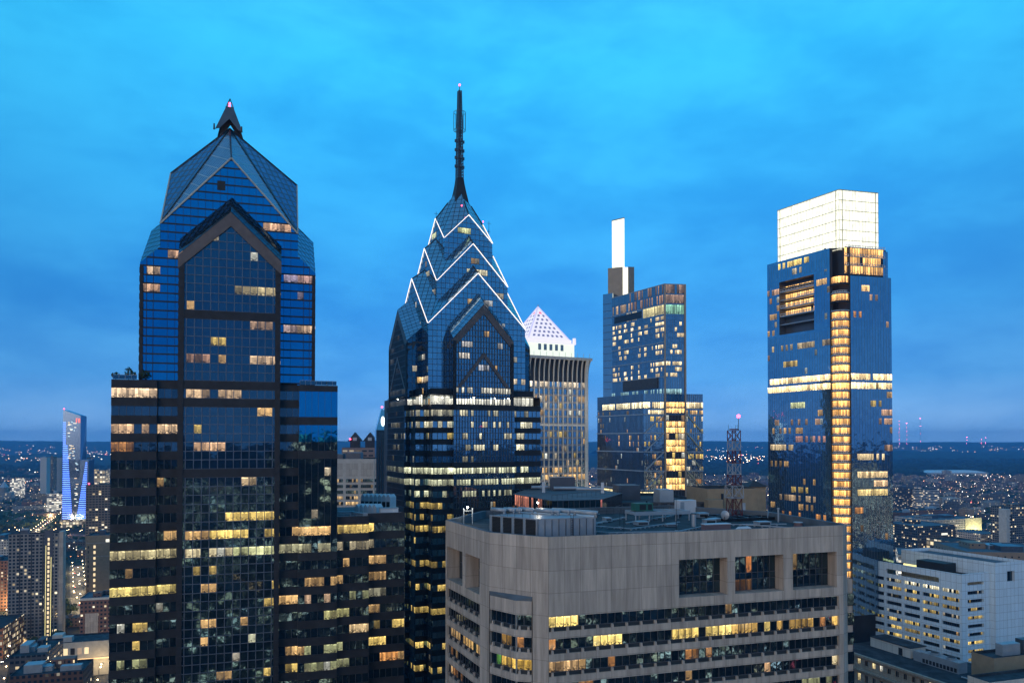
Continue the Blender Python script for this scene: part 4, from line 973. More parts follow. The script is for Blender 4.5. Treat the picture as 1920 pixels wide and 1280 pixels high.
# ------------------------------------------------------------------ pyramid-topped tower behind
def pyramid_tower():
    yaw = R(26)
    T = thing('pyramid_tower', 'pale stone tower crowned by a white-lit lattice pyramid', 'skyscraper', at(1009, 374), yaw, 'office towers of the skyline')
    a = 17.9; fh = 3.42; m = (M['glass_one'], M['glass_one'], M['spandrel_grey'])
    rows = []; z = 203.0
    zs = []
    while z > 85: zs.append(z); z -= fh
    for z in zs[::-1]: rows += [(z-fh, z-fh+.95, 's'), (z-fh+.95, z, 'g')]
    lit = {0: (.9, .95, (1,.80,.55)), 2: (.25, .3, WARM), 4: (.3, .4, WARM), 7: (.3, .35, YEL), 10: (.15, .4, YEL), 12: (.5, .8, WARM), 13: (.6, .9, WARM), 15: (.6, 1.0, (1,.85,.5)), 16: (.7, 1.0, (1,.85,.5)), 19: (.25, .5, WARM), 21: (.6, 1.1, YEL), 24: (.2, .4, WARM), 26: (.4, .7, (1,.85,.45)), 27: (.3, .6, YEL), 28: (.35, .8, YEL)}
    for di, (U, O) in enumerate([((1,0,0), (-a,-a,0)), ((0,1,0), (a,-a,0)), ((-1,0,0), (a,a,0)), ((0,-1,0), (-a,a,0))]):
        L = [(zs[k]-1.0, 0, 2*a, t, st, sh) for k, (sh, st, t) in lit.items()]
        facade(T, O, U, 2*a, rows, 1.35, m, lit=L if di in (0, 3) else (), plit=.09, pst=.8, seed=di, mw=.08, md=.1, hm=False)
        Uv = Vector(U); n = Vector((Uv.y, -Uv.x, 0)); Ov = Vector(O)
        piers = [0.9, 3.6]+[6.2+k*2.6 for k in range(10)]+[2*a-3.6, 2*a-.9] if True else []
        for i, x in enumerate(piers):
            w = 1.6 if x in (piers[0], piers[-1]) else .45
            p = Ov+Uv*x+n*.25
            B = MB(); B.bar(p+Vector((0,0,0)), p+Vector((0,0,205.4)), w, .5, up=n)
            # pier sweeps outward under the cornice
            for j in range(6):
                t0, t1 = j/6, (j+1)/6
                f = lambda t: p+n*(1.5*t**2.4)+Vector((0,0,205.3+8.6*t))
                B.bar(f(t0), f(t1), w, .7, up=n)
            B.build('stone_pier', M['stone_pale'], T)
        # wide belt storeys
        for zb in (zs[6]+.1, zs[17]+.1): MB().bar(Ov+n*.12+Vector((0,0,zb-.3)), Ov+Uv*2*a+n*.12+Vector((0,0,zb-.3)), .5, .9, up=(0,0,1)).build('stone_belt', M['stone_pale'], T)
        MB().hexa([tuple(Ov+Uv*x+n*d+Vector((0,0,z))) for z in (213.8, 215.0) for x, d in ((-1.7, 1.8), (2*a+1.7, 1.8), (2*a, -.5), (0, -.5))]).build('cornice', M['stone_pale'], T)
        MB().face([Ov+Vector((0,0,203)), Ov+Uv*2*a+Vector((0,0,203)), Ov+Uv*2*a+Vector((0,0,214)), Ov+Vector((0,0,214))]).build('attic_wall', M['dark_room'], T)
    MB().box(-a+.4, a-.4, -a+.4, a-.4, 0, 213.6).build('inner_core', M['mull_dark'], T)
    MB().box(-a-1.5, a+1.5, -a-1.5, a+1.5, 214.9, 215.1).build('roof_deck', M['roofing_pale'], T)
    # floodlit drum and pyramid: panels of light with open diamonds between
    h = 13.2
    B = MB(); B.box(-h, h, -h, h, 215.1, 222.2); B.build('lit_drum', M['pyr_green'], T)
    B = MB()
    for s in (-1, 1):
        for k in range(5):
            x = -6.2+k*3.1; B.box(x-.8, x+.8, s*h-.12, s*h+.12, 218.6, 221.6)
            B.box(s*h-.12, s*h+.12, x-.8, x+.8, 218.6, 221.6)
    B.build('drum_opening', M['mull_pale'], T)
    MB().box(-h+1, h-1, -h+1, h-1, 222.2, 224.4).build('lit_ledge', M['pyr_white'], T)
    MB().box(-h-.6, h+.6, -h-.6, h+.6, 222.0, 222.5).build('drum_cornice', M['pyr_white'], T)
    for x, y in ((-h, -h), (h, -h), (h, h)): MB().tube((x, y, 222.4), (x, y, 225.2), .9, .8, 10).build('corner_urn', M['pyr_white'], T)
    b = 11.4; zb, za = 224.4, 241.8
    faces = [((-b,-b), (b,-b)), ((b,-b), (b,b)), ((b,b), (-b,b)), ((-b,b), (-b,-b))]
    for p, q in faces:
        P = lambda u, t: Vector((p[0]+(q[0]-p[0])*u, p[1]+(q[1]-p[1])*u, zb)) * (1-t) + Vector((0,0,za))*t
        MB().face([P(0,0), P(1,0), P(0,1)]).build('lit_slope', M['pyr_white'], T)
        B = MB(); nrm = (P(1,0)-P(0,0)).cross(P(0,.9)-P(0,0)).normalized()*.06
        for r in range(6):
            t = .06+r*.125; n_ = 7-r
            for k in range(n_):
                u = (k+.5+.0)/n_*.86+.07; w = .032/(1-t)
                B.face([P(u-w, t)+nrm, P(u+w*.9, t+.012)+nrm, P(u+w*.9, t+.075)+nrm, P(u-w, t+.068)+nrm])
        B.build('lattice_opening', M['pyr_hole'], T)
        MB().bar(P(0,0), P(0,1), .7).build('hip_rib', M['pyr_violet'], T)
        u = .5; MB().face([P(u-.19,.78)+nrm*2, P(u+.19,.78)+nrm*2, P(u+.15,.845)+nrm*2, P(u-.15,.845)+nrm*2]).build('red_emblem', M['pyr_red'], T)
    MB().bar((0,0,za-.5), (0,0,za+1.2), .35).build('finial', M['white_steel'], T)
    for x, y, z, e in ((-9, -a-13, 192, 2800), (9, -a-13, 192, 2800), (a+13, -8, 192, 2400), (-6, -a-15, 150, 2600), (9, -a-15, 150, 2600)):      # facade floodlights
        l = bpy.data.lights.new('facade_flood', 'POINT'); l.energy = e; l.color = (1, .86, .66); l.shadow_soft_size = .04; lo = bpy.data.objects.new('facade_flood', l); C.objects.link(lo); lo.parent = T; lo.location = (x, y, z)
    for k in range(14): pass
    B = MB()
    for k in range(12):
        x = -a-2+k*3.4; B.bar((x, -a-2.6, 215), (x, -a-2.6, 217), .12)
    B.build('aerial_row', M['steel'], T)
    return T
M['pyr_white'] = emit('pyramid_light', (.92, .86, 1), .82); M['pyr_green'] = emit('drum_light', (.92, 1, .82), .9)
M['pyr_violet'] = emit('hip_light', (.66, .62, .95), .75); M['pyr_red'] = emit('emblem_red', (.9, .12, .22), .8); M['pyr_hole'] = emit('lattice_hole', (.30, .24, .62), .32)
PT = pyramid_tower()
# ------------------------------------------------------------------ wall with openings, one connected sheet with reveals
def wall_open(T, O, U, L, z0, z1, ops, m, dep=.5, name='wall', back=False):
    O, U = Vector(O), Vector(U).normalized(); n = Vector((U.y, -U.x, 0))
    us = sorted({0, L, *[o[0] for o in ops], *[o[1] for o in ops]}); zs = sorted({z0, z1, *[o[2] for o in ops], *[o[3] for o in ops]})
    P = lambda u, z, d=0: tuple(O+U*u-n*d+Vector((0,0,z)))
    B = MB(); idx = {}
    def vi(u, z):
        if (u, z) not in idx: idx[(u, z)] = len(B.v); B.v.append(P(u, z))
        return idx[(u, z)]
    for i in range(len(us)-1):
        for j in range(len(zs)-1):
            uc, zc = (us[i]+us[i+1])/2, (zs[j]+zs[j+1])/2
            if any(o[0] < uc < o[1] and o[2] < zc < o[3] for o in ops): continue
            k = len(B.f); B.f.append((vi(us[i],zs[j]), vi(us[i+1],zs[j]), vi(us[i+1],zs[j+1]), vi(us[i],zs[j+1])))
            B.uv[k] = [(us[i],zs[j]),(us[i+1],zs[j]),(us[i+1],zs[j+1]),(us[i],zs[j+1])]
    for o in ops:
        d = o[4] if len(o) > 4 else dep; a, b, c, e = o[:4]
        for (p, q) in (((a,c),(a,e)),((a,e),(b,e)),((b,e),(b,c)),((b,c),(a,c))):
            uv = [(0,p[1]),(0,q[1]),(d,q[1]),(d,p[1])] if p[0] == q[0] else [(p[0],0),(q[0],0),(q[0],d),(p[0],d)]
            B.face([P(*p), P(*q), P(*q, d), P(*p, d)], uv)
    return B.build(name, m, T)

# ------------------------------------------------------------------ concrete office block in front
def front_block():
    T = thing('concrete_block', 'beige concrete office block with ribbon windows and a cluttered blue-grey flat roof', 'office building', (6.4, 131, 0), R(17))
    cm = M['concrete']; zt = 158.1; fl = 3.9
    m = (M['glass_dark'], M['glass_dark'], cm)
    A, Bp, B2, Cc, E = Vector((-11.5,32.4,0)), Vector((-8.9,13.2,0)), Vector((-8.2,9.4,0)), Vector((-2.3,2.0,0)), Vector((62.3,0,0))
    O = Vector((0,0,0)); rows = range(9); zl = 108
    G = lambda k: (142.15-fl*k, 144.1-fl*k)
    D_ = lambda px, u=0: None
    def u_of(px):
        k = (px-960)/F; c, s = math.cos(R(17)), math.sin(R(17)); return (k*131-6.4)/(c-k*s)
    Yb = (1, .74, .22)
    rl = {0: [(1028,1083,Yb,1.15,1)], 1: [(1028,1040,ORANGE,.5,1),(1114,1161,Yb,1.1,1),(1265,1278,YEL,1.0,1),(1293,1307,YEL,.95,1),(1322,1376,Yb,1.1,1),(1378,1420,(1,.6,.15),.45,.9),(1431,1444,Yb,1.15,1),(1456,1472,(1,.6,.15),.5,1),(1484,1498,(1,.6,.15),.42,1),(1509,1523,(1,.6,.15),.5,1),(1536,1546,ORANGE,.35,1),(1560,1575,(1,.62,.15),.6,1)],
          2: [(1028,1082,(1,.62,.28),.6,1),(1145,1154,ORANGE,.6,1),(1293,1306,ORANGE,.25,1),(1322,1334,ORANGE,.25,1)], 3: [(1431,1443,(1,.6,.3),.8,1),(1559,1571,(1,.8,.45),.9,1)], 4: [(1180,1240,ORANGE,.15,.7),(1510,1560,GREEN,.25,.6)]}  # faint panes of the last listed storey glow as dim reflections
    def ribbons(P0, P1, lits, u0, u1, brk=2.86, sd=0, off=0):
        U = (P1-P0).normalized(); n = Vector((U.y, -U.x, 0)); L = (P1-P0).length
        for k in rows:
            a, b = G(k)
            T2 = facade(T, P0+U*u0-n*(.5-off), U, u1-u0, [(a, b, 'g')], 1.43, m, lit=[((a+b)/2, p0-u0, p1-u0, t, s, h) for p0, p1, t, s, h in lits.get(k, [])], plit=.02, pst=.25, tints=(ORANGE, WARM), seed=sd*20+k, mw=.09, md=.12, mm=M['mull'], name='window_band', tilt=.006)
            B = MB(); x = u0+.7; zc = a-.62
            while x < u1-.3:
                B.hexa([tuple(P0+U*(x+dx)-n*dy+Vector((0,0,z))) for z, s_ in ((a-.66, 1), (a-.02, .7)) for dx, dy in ((-.24*s_, -.02), (.24*s_, -.02), (.24*s_, .48), (-.24*s_, .48))]); x += brk
            B.build('sill_bracket_row', cm, T)
            MB().hexa([tuple(P0+U*x-n*d+Vector((0,0,z))) for z, d0 in ((a-.66, .30), (a-.01, .42)) for x, d in ((u0, d0), (u1, d0), (u1, .52), (u0, .52))]).build('window_sill', M['black'], T)
    # front face: solid attic wall, three deep loggias, ribbon storeys below
    px3 = [(1272,1355),(1377,1460),(1485,1560)]
    lo = [(u_of(a)+.0, u_of(b)+.9, 145.9, 152.9, 2.6) for a, b in px3]
    ops = lo+[(0.05, 61.2, G(k)[0]-.66, G(k)[1], .5) for k in rows]
    wall_open(T, O, (1,0,0), 62.3, zl, zt, ops, cm)
    for i, (a, b, z0, z1, d) in enumerate(lo):
        facade(T, (a, d, 0), (1,0,0), b-a, [(z0, z0+2.2, 'g'), (z0+2.2, z0+3.4, 'p'), (z0+3.4, z1, 'g')], 1.38, m, lit=[[(147, 0, 2.6, ORANGE, .16, .6), (151, 6, 8, ORANGE, .1, .5)], [(151.5, 3.6, 5.2, (1,.35,.10), .35, .8), (151.5, 5.5, 6.8, (1,.6,.25), .2, .8), (147, 2, 7, ORANGE, .07, .7)], [(151, 1.8, 3, (1,.6,.2), .3, 1)]][i], seed=200+i, mw=.1, md=.14, name='loggia_glazing', tilt=.012)
    rl2 = {k: [(u_of(p0), u_of(p1), t, s, h) for p0, p1, t, s, h in v] for k, v in rl.items()}
    ribbons(O, E, rl2, .05, 61.2, sd=1)
    # corner piers (rounded by a narrow facet) and chamfer
    for p, q in ((Cc, O), (Bp, B2), (E, Vector((64.3,1.2,0)))):
        wall_open(T, p, q-p, (q-p).length, zl, zt, [], cm, name='corner_pier')
    L = (Cc-B2).length; U = (Cc-B2).normalized(); n = Vector((U.y, -U.x, 0))
    wall_open(T, B2, U, L, 147.2, zt, [], cm)
    p0, p1, p2 = B2+U*.15, B2+U*L*.70+n*1.15, Cc-U*.15
    for i, (p, q) in enumerate(((p0, p1), (p1, p2))):
        l = (q-p).length; wall_open(T, p, q-p, l, zl, 146.6, [(.02, l-.02, G(k)[0]-.66, G(k)[1], .5) for k in rows], cm, name='bay_wall')
        lits = {1: [(3.2, 5.2, (1,.55,.12), .3, .8)], 2: [(1.2, 2.4, (.25,.75,.12), .6, 1), (2.4, 6.2, (1,.62,.12), .75, 1)]} if i == 0 else {1: [(0, 1.5, ORANGE, .4, .8)], 2: [(0, 3, (1,.6,.1), .4, 1)]}
        ribbons(p, q, lits, .02, l-.02, brk=2.3 if i == 0 else 1.6, sd=3+i)
    MB().face([tuple(p)+() if False else (p.x, p.y, z) for p, z in ((p0, 146.6), (p1, 146.6), (p2, 146.6), (Cc, 147.4), (B2, 147.4))]).build('bay_cap', M['roofing_pale'], T)
    # left face: two loggias and ribbon storeys
    U = (Bp-A).normalized(); L = (Bp-A).length; n = Vector((U.y, -U.x, 0))
    lo = [(.9, 10.0, 145.9, 152.7, 2.8), (11.7, 19.0, 145.9, 152.7, 2.8)]
    wall_open(T, A, U, L, zl, zt, lo+[(.8, 19.1, G(k)[0]-.66, G(k)[1], .5) for k in rows], cm)
    for a, b, z0, z1, d in lo: facade(T, A+U*a-n*d, U, b-a, [(z0, z0+3.4, 'g'), (z0+3.4, z1, 'g')], 1.8, m, seed=230, mw=.1, name='loggia_glazing')
    ribbons(A, Bp, {2: [(2, 8, (1,.62,.25), .4, .85), (10, 19, (1,.6,.2), .62, .9)], 4: [(.8, 4, (1,.6,.25), .55, .9), (5, 12, ORANGE, .2, .5)]}, .8, 19.1, sd=8)
    # hidden sides, right stepping bay
    bk = [Vector((64.3,1.2,0)), Vector((66,28,0)), Vector((52,50.8,0)), Vector((1.4,50.8,0)), A]
    for p, q in zip(bk, bk[1:]): wall_open(T, p, q-p, (q-p).length, zl, zt, [], cm, name='rear_wall')
    q0, q1 = Vector((64.2,1.6,0)), Vector((65.7,6.5,0))
    wall_open(T, q0, Vector((1,0,0)), 1.7, zl, 147, [], cm, name='bay_wall'); 
    for k in rows:
        a, b = G(k); MB().box(64.6, 66.0, 1.35, 6, a-.5, b).build('window_band', M['glass_dark'], T)
    outer = [O, E, *bk[:-1], A, Bp, B2, Cc]
    MB().prism([(p.x*.985+.5, p.y*.97+.6) for p in outer], 0, zl-.5).build('lower_shaft', cm, T)
    # parapet: inner face, coping, and roof deck 1.6 m below it
    cen = Vector((28, 25, 0)); ins = lambda p, d: p+(cen-p).normalized()*d
    B = MB(); inn = [ins(p, 1.0) for p in outer]
    for i in range(len(outer)):
        a, b, c, d = outer[i], outer[(i+1) % len(outer)], inn[(i+1) % len(outer)], inn[i]
        B.face([(a.x,a.y,zt), (b.x,b.y,zt), (c.x,c.y,zt), (d.x,d.y,zt)], [(0,0),(1,0),(1,1),(0,1)])
        B.face([(d.x,d.y,zt), (c.x,c.y,zt), (c.x,c.y,zt-1.7), (d.x,d.y,zt-1.7)], [(0,0),(1,0),(1,1),(0,1)])
    B.build('parapet_coping', M['roofing_pale'], T)
    zr = 156.5
    MB().face([(p.x, p.y, zr) for p in inn]).build('roof_deck', M['roofing'], T)
    return T, zr
FB, ZR = front_block()
def on_roof(x, y): 
    v = Matrix.Rotation(R(17), 3, 'Z') @ Vector((x, y, 0)); return (6.4+v.x, 131+v.y, ZR)
def roof_gear():
    # louvred chiller screen at the chamfered corner
    T = thing('chiller_housing', 'metal chiller housing with black louvres and fat silver pipes on top of the roof corner', 'chiller', on_roof(0, 0), R(17))
    a, b = Vector((-6.6, 13.5, 0)), Vector((-.6, 4.6, 0)); U = (b-a).normalized(); L = (b-a).length; n = Vector((U.y, -U.x, 0)); h = 4.3
    c = b+Vector((1,0,0))*11.5
    MB().prism([tuple(p) for p in (a, b, c, c-n*6+Vector((0,8,0)), a-n*9)], .05, h).build('casing', M['mull_pale'], T)
    for k in range(4):
        p, q = a+U*(L*k/4+.25), a+U*(L*(k+1)/4-.25)
        B = MB()
        for j in range(14): z = .6+j*.25; B.hexa([tuple(x+n*d+Vector((0,0,z+e))) for e in (0, .16) for x, d in ((p, .22), (q, .22), (q, .03), (p, .03))])
        B.face([tuple(p+n*.04+Vector((0,0,.4))), tuple(q+n*.04+Vector((0,0,.4))), tuple(q+n*.04+Vector((0,0,4.1))), tuple(p+n*.04+Vector((0,0,4.1)))])
        B.build('louvre_panel', M['black'], T)
        MB().bar(a+U*(L*k/4)+n*.2+Vector((0,0,.1)), a+U*(L*k/4)+n*.2+Vector((0,0,h+.1)), .45).build('post', M['steel'], T)
    for k in range(9): MB().bar(b+Vector((.2+k*1.35, -.06, .2)), b+Vector((.2+k*1.35, -.06, h-.2)), .1).build('casing_rib', M['mull'], T)
    rn = random.Random(3)
    for k in range(9):
        p = a.lerp(c, .08+k*.10)+Vector((rn.uniform(-.5,1), 2.5+rn.uniform(0, 4), h+.7)); l = rn.uniform(2.2, 4.4)
        B = MB(); B.tube(p, p+U*l, .45, .45, 10); B.ball(p, .45, 10, 6); B.ball(p+U*l, .45, 10, 6); B.tube(p+U*l, p+U*l-Vector((0,0,.9)), .3)
        B.build('coolant_pipe', M['steel'], T, smooth=True)
    B = MB()
    for k in range(7): x = a.lerp(b, k/6); B.bar(x+Vector((.3,.3,h)), x+Vector((.3,.3,h+.75)), .06)
    B.bar(a+Vector((.3,.3,h+.75)), b+Vector((.3,.3,h+.75)), .06); B.build('guard_rail', M['mull_dark'], T)
    B = MB(); x = b+Vector((6.5,-.25,0)); 
    for d in (0, .5): B.bar(x+Vector((d,0,.1)), x+Vector((d,0,h+.6)), .06)
    for k in range(10): B.bar(x+Vector((0,0,.5+k*.42)), x+Vector((.5,0,.5+k*.42)), .05)
    B.build('ladder', M['mull_dark'], T)
    # red and white lattice mast
    T = thing('lattice_mast', 'red and white lattice antenna mast with a red beacon on the concrete block roof', 'antenna mast', on_roof(58.3, 31.5), R(17))
    T.location.z = ZR+.6
    z0 = 0
    secs = [(0, 5.2, 1.85, 1.7, 'r'), (5.2, 9.0, 2.15, 2.05, 'w'), (9.0, 12.2, 1.65, 1.55, 'r'), (12.2, 15.6, 1.55, 1.5, 'w'), (15.6, 19.4, 1.5, 1.5, 'r'), (19.4, 22.3, 1.5, 1.5, 'w'), (22.3, 25.4, 1.5, 1.5, 'r')]
    sc_ = 20.2/25.4
    for a, b, r0, r1, cl in secs:
        a *= sc_; b *= sc_; B = MB(); m = M['red_steel'] if cl == 'r' else M['mast_white']; r0 *= .72; r1 *= .72
        cs = [(-1,-1),(1,-1),(1,1),(-1,1)]
        for k in range(4):
            x, y = cs[k]; x2, y2 = cs[(k+1) % 4]
            B.bar((x*r0,y*r0,a), (x*r1,y*r1,b), .15)
            B.bar((x*r0,y*r0,a), (x2*r1,y2*r1,b), .1); B.bar((x2*r0,y2*r0,a), (x*r1,y*r1,b), .1)
            B.bar((x*r1,y*r1,b), (x2*r1,y2*r1,b), .14); B.bar((x*r0,y*r0,a+.1), (x2*r0,y2*r0,a+.1), .14)
        B.build('mast_section', m, T)
    B = MB()
    for k in range(12):
        t0, t1 = 2*math.pi*k/12, 2*math.pi*(k+1)/12; B.bar((.95*math.cos(t0), .95*math.sin(t0), 20.5), (.95*math.cos(t1), .95*math.sin(t1), 20.5), .2, .25)
    B.build('top_ring', M['red_steel'], T)
    MB().tube((.9,-.6,20.2), (.9,-.6,23.4), .07).build('beacon_pole', M['mull_dark'], T); MB().ball((.9,-.6,23.6), .42).build('beacon', M['beacon'], T)
    B = MB()
    for x, y in ((-1,0),(1,1),(0,-1)): B.bar((x*1.5,y*1.5,20.2), (x*1.5,y*1.5,21.6), .05)
    B.build('whip_antenna', M['mull_dark'], T)
    # steel platform under it
    T = thing('steel_platform', 'black steel beam platform carrying the lattice mast', 'platform', on_roof(58, 29.5), R(17))
    B = MB()
    for y in (-4.5, 0, 4.5): B.box(-6.5, 6.5, y-.2, y+.2, .05, .75)
    for x in (-6.5, -3.2, 0, 3.2, 6.5): B.box(x-.2, x+.2, -4.7, 4.7, .06, .74)
    B.build('beam_frame', M['mull_dark'], T)
    for x, s in ((-7.5, -1), (4.0, 1)):
        d = thing('satellite_dish', 'small grey satellite dish at the %s of the mast platform' % ('left end' if s < 0 else 'right end'), 'satellite dish', on_roof(58+x, 23.5), R(17+60*s))
        B = MB()
        for j in range(3):
            r0, r1 = .35*j, .35*(j+1)
            for k in range(14):
                t0, t1 = 2*math.pi*k/14, 2*math.pi*(k+1)/14
                B.face([(r*math.cos(t), r*r*.25-.1, 1.7+r*math.sin(t)) for r, t in ((r0+.001,t0),(r1,t0),(r1,t1),(r0+.001,t1))])
        B.build('dish', M['steel'], d); MB().tube((0,0,0), (0,0,1.6), .08).build('post', M['mull_dark'], d)
    # dunnage frame with green generator
    T = thing('equipment_dunnage', 'long raised steel frame with pale beams on the middle of the roof', 'equipment frame', on_roof(38.5, 30), R(17))
    B = MB()
    for y in (0, 5): B.box(-7, 7, y-.2, y+.2, 1.5, 2.3)
    for x in (-6.8, -3.4, 0, 3.4, 6.8): B.box(x-.18, x+.18, -.19, 5.19, 1.6, 2.2); B.tube((x,0,0), (x,0,1.6), .15); B.tube((x,5,0), (x,5,1.6), .15)
    B.build('beam_frame', M['steel'], T)
    T = thing('generator', 'boxy green generator standing on the raised frame', 'generator', on_roof(34.8, 33), R(17)); T.location.z = ZR+2.3
    MB().box(-2.2, 2.2, -1.2, 1.2, 0, 1.75).build('housing', plain('green_paint', (.03, .13, .10), .5), T)
    MB().box(-1.2, .4, -1.24, -1.19, .25, 1.5).box(.9, 1.9, -1.24, -1.19, .25, 1.5).build('grille', M['black'], T)
    MB().tube((1.2,0,1.7), (1.2,0,2.3), .2).build('exhaust', M['mull_dark'], T)
    # small roof items
    def item(nm, lab, cat, x, y, fn, m, rz=17, part='body', z=0):
        t = thing(nm, lab, cat, on_roof(x, y), R(rz)); B = MB(); fn(B); B.build(part, m, t); return t
    t = item('roof_fan', 'dark-mouthed white extract duct standing upright on the roof', 'duct', 40, 19, lambda B: B.tube((0,0,0), (0,0,2.7), .5, .5, 12), M['steel']); MB().tube((0,0,2.65), (0,0,2.9), .6, .6, 12).build('cap', M['mull'], t)
    t = item('roof_hatch', 'reddish long low equipment box with a white top near the parapet', 'equipment box', 41, 12, lambda B: B.box(-3, 3, -.8, .8, 0, 1.2), plain('dull_red_panel', (.16, .11, .12), .6)); MB().box(-3.05, 3.05, -.85, .85, 1.2, 1.35).build('lid', M['white_steel'], t)
    t = item('skylight', 'white faceted skylight dome near the parapet', 'skylight', 47, 11, lambda B: B.hexa([(-1.7,-.8,0),(1.7,-.8,0),(1.7,.8,0),(-1.7,.8,0),(-1.1,-.4,.6),(1.1,-.4,.6),(1.1,.4,.6),(-1.1,.4,.6)]), M['white_steel']); MB().box(-1.8, 1.8, -.9, .9, 0, .08).build('kerb', M['steel'], t)
    t = item('round_vent', 'low round reddish vent drum at the right end of the roof', 'vent', 61.5, 12.5, lambda B: B.tube((0,0,0), (0,0,.8), .9, .9, 14), plain('rust_red_vent', (.17, .10, .10), .7)); MB().tube((0,0,.8), (0,0,.95), 1.0, 1.0, 14).build('cap', M['steel'], t)
    t = item('vent_post', 'slim pale vent post with cap at the right end of the roof', 'vent post', 62.8, 21, lambda B: B.tube((0,0,0), (0,0,2.9), .2, .2, 8), M['steel']); MB().tube((0,0,2.9), (0,0,3.2), .3, .3, 8).build('cap', M['steel'], t)
    t = item('cabinet', 'white equipment cabinet at the back edge of the roof', 'cabinet', 53, 45, lambda B: B.box(-2.4, 2.4, -1.2, 1.2, 0, 3.4), M['white_steel']); MB().box(-2.1, -1.0, -1.24, -1.19, .3, 3).build('door', M['steel'], t)
    for i, (x, y, z) in enumerate(((15.5, 20.3, 4.2), (20, 11.6, 5.2), (32.4, 13, 6.8), (9.5, 24, 4.5), (24, 22, 3.2))):
        nm = ('shortest', 'tallest', 'middle')[i % 3]
        t = item('lightning_rod', ['thin rod left of the raised frame', 'thin rod close behind the front parapet', 'tall thin rod in front of the raised frame', 'thin rod behind the chiller housing', 'short thin rod in the open middle of the roof'][i], 'rod', x, y, lambda B: B.tube((0,0,0), (0,0,z), .07, .03, 6), M['mull_dark'], part='rod'); MB().box(-.25, .25, -.25, .25, 0, .15).build('foot', M['steel'], t)
    # cable trays snaking over the membrane
    runs = [((11, 19), (17, 12), (31, 9.8), (44, 18.5), (60, 14.5)), ((14, 30), (24, 16.5), (40, 25)), ((31, 9.8), (24, 5.5)), ((50, 17), (57, 8))]
    for i, r in enumerate(runs):
        B = MB()
        for p, q in zip(r, r[1:]):
            B.bar((*p, .35), (*q, .35), .3, .16)
            d = math.dist(p, q)
            for k in range(int(d/1.6)): t = k*1.6/d; B.box(p[0]+(q[0]-p[0])*t-.14, p[0]+(q[0]-p[0])*t+.14, p[1]+(q[1]-p[1])*t-.14, p[1]+(q[1]-p[1])*t+.14, .02, .34)
        o = B.build('cable_tray', M['steel']); o.location = on_roof(0, 0); o.rotation_euler = (0, 0, R(17))
        tag(o, ['long pale cable tray running the length of the roof', 'pale cable tray under the raised frame', 'short pale cable tray spur at the front parapet', 'pale cable tray branch near the right parapet'][i], 'cable tray', 'cable trays on the concrete block roof')
    rn = random.Random(31); spots = [(16, 30), (21, 40), (27, 44), (47, 38), (50, 27), (30, 24), (13, 38), (45, 21), (55, 16), (26, 33), (51, 34), (10, 45), (35, 20), (19, 26)]
    words = ['grey box behind the chiller', 'squat box near the back edge', 'box under the far railing', 'box beside the mast platform', 'low box left of the round vent', 'small box in the open middle', 'box close to the floodlight', 'box beside the duct', 'box before the vent post', 'box left of the raised frame', 'box right of the raised frame', 'box in the far left corner', 'small box behind the red equipment box', 'box by the pale cable tray']
    for (x, y), wd in zip(spots, words):
        t = thing('rooftop_unit', 'small ventilation '+wd, 'ventilation unit', on_roof(x, y), R(17), 'small ventilation units on the concrete block roof'); w, d, h = rn.uniform(.6, 1.6), rn.uniform(.5, 1.1), rn.uniform(.5, 1.5)
        MB().box(-w, w, -d, d, .15, h).build('housing', rn.choice([M['steel'], M['mull_pale'], M['mull']]), t); MB().box(-w*1.08, w*1.08, -d*1.08, d*1.08, h, h+.1).build('lid', M['steel'], t); MB().box(-w*.8, w*.8, -d-.03, -d+.02, .3, h*.8).build('grille', M['black'], t); MB().box(-w*1.1, w*1.1, -d*.2, d*.2, 0, .15).build('skid', M['mull_dark'], t)
    for i, (p, q, lab) in enumerate((((8, 32), (30, 47), 'pair of thin pipes running to the back edge of the roof'), ((22, 8), (58, 6), 'thin pipe just behind the front parapet'), ((28, 27), (50, 41), 'thin pipe slanting towards the mast platform'), ((33, 38), (14, 22), 'thin pipe slanting behind the chiller housing'))):
        B = MB(); d = Vector((q[0]-p[0], q[1]-p[1], 0)).normalized(); n = Vector((-d.y, d.x, 0))*.3
        for s_ in (-1, 1): B.tube(Vector((*p, .35))+n*s_, Vector((*q, .35))+n*s_, .09, .09, 6)
        L = math.dist(p, q)
        for k in range(int(L/2.5)): c = Vector((*p, 0))+d*(k*2.5+.5); B.box(c.x-.4, c.x+.4, c.y-.08, c.y+.08, .02, .27)
        o = B.build('roof_pipe', M['steel']); o.location = on_roof(0, 0); o.rotation_euler = (0, 0, R(17)); tag(o, lab, 'pipe', 'thin pipes on the concrete block roof')
    t = thing('safety_railing', 'thin dark safety railing along the back edge of the concrete roof', 'railing', on_roof(3, 49), R(17)); B = MB()
    for k in range(25): B.bar((k*2,0,0), (k*2,0,1.5), .06)
    for z in (.8, 1.5): B.bar((0,0,z), (48,0,z), .06)
    B.build('rail', M['mull_dark'], t)
    # floodlight pole by the back parapet
    T = thing('roof_floodlight', 'twin post floodlight shining white behind the chiller housing', 'floodlight', on_roof(-5.5, 37), R(17))
    for x in (-1, 1): MB().tube((x,0,0), (x,0,3.6), .12).build('post', M['steel'], T)
    MB().bar((-1,0,3.0), (1,0,3.0), .12).build('crossbar', M['steel'], T); MB().ball((-.2,-.3,3.75), .22).build('lamp', M['lamp'], T)
    pl = bpy.data.lights.new('floodlight_glow', 'POINT'); pl.energy = 350; pl.shadow_soft_size = .3; pl.color = (1, .95, .82); po = bpy.data.objects.new('floodlight_glow', pl); C.objects.link(po); po.parent = T; po.location = (-.2, -.8, 3.9)
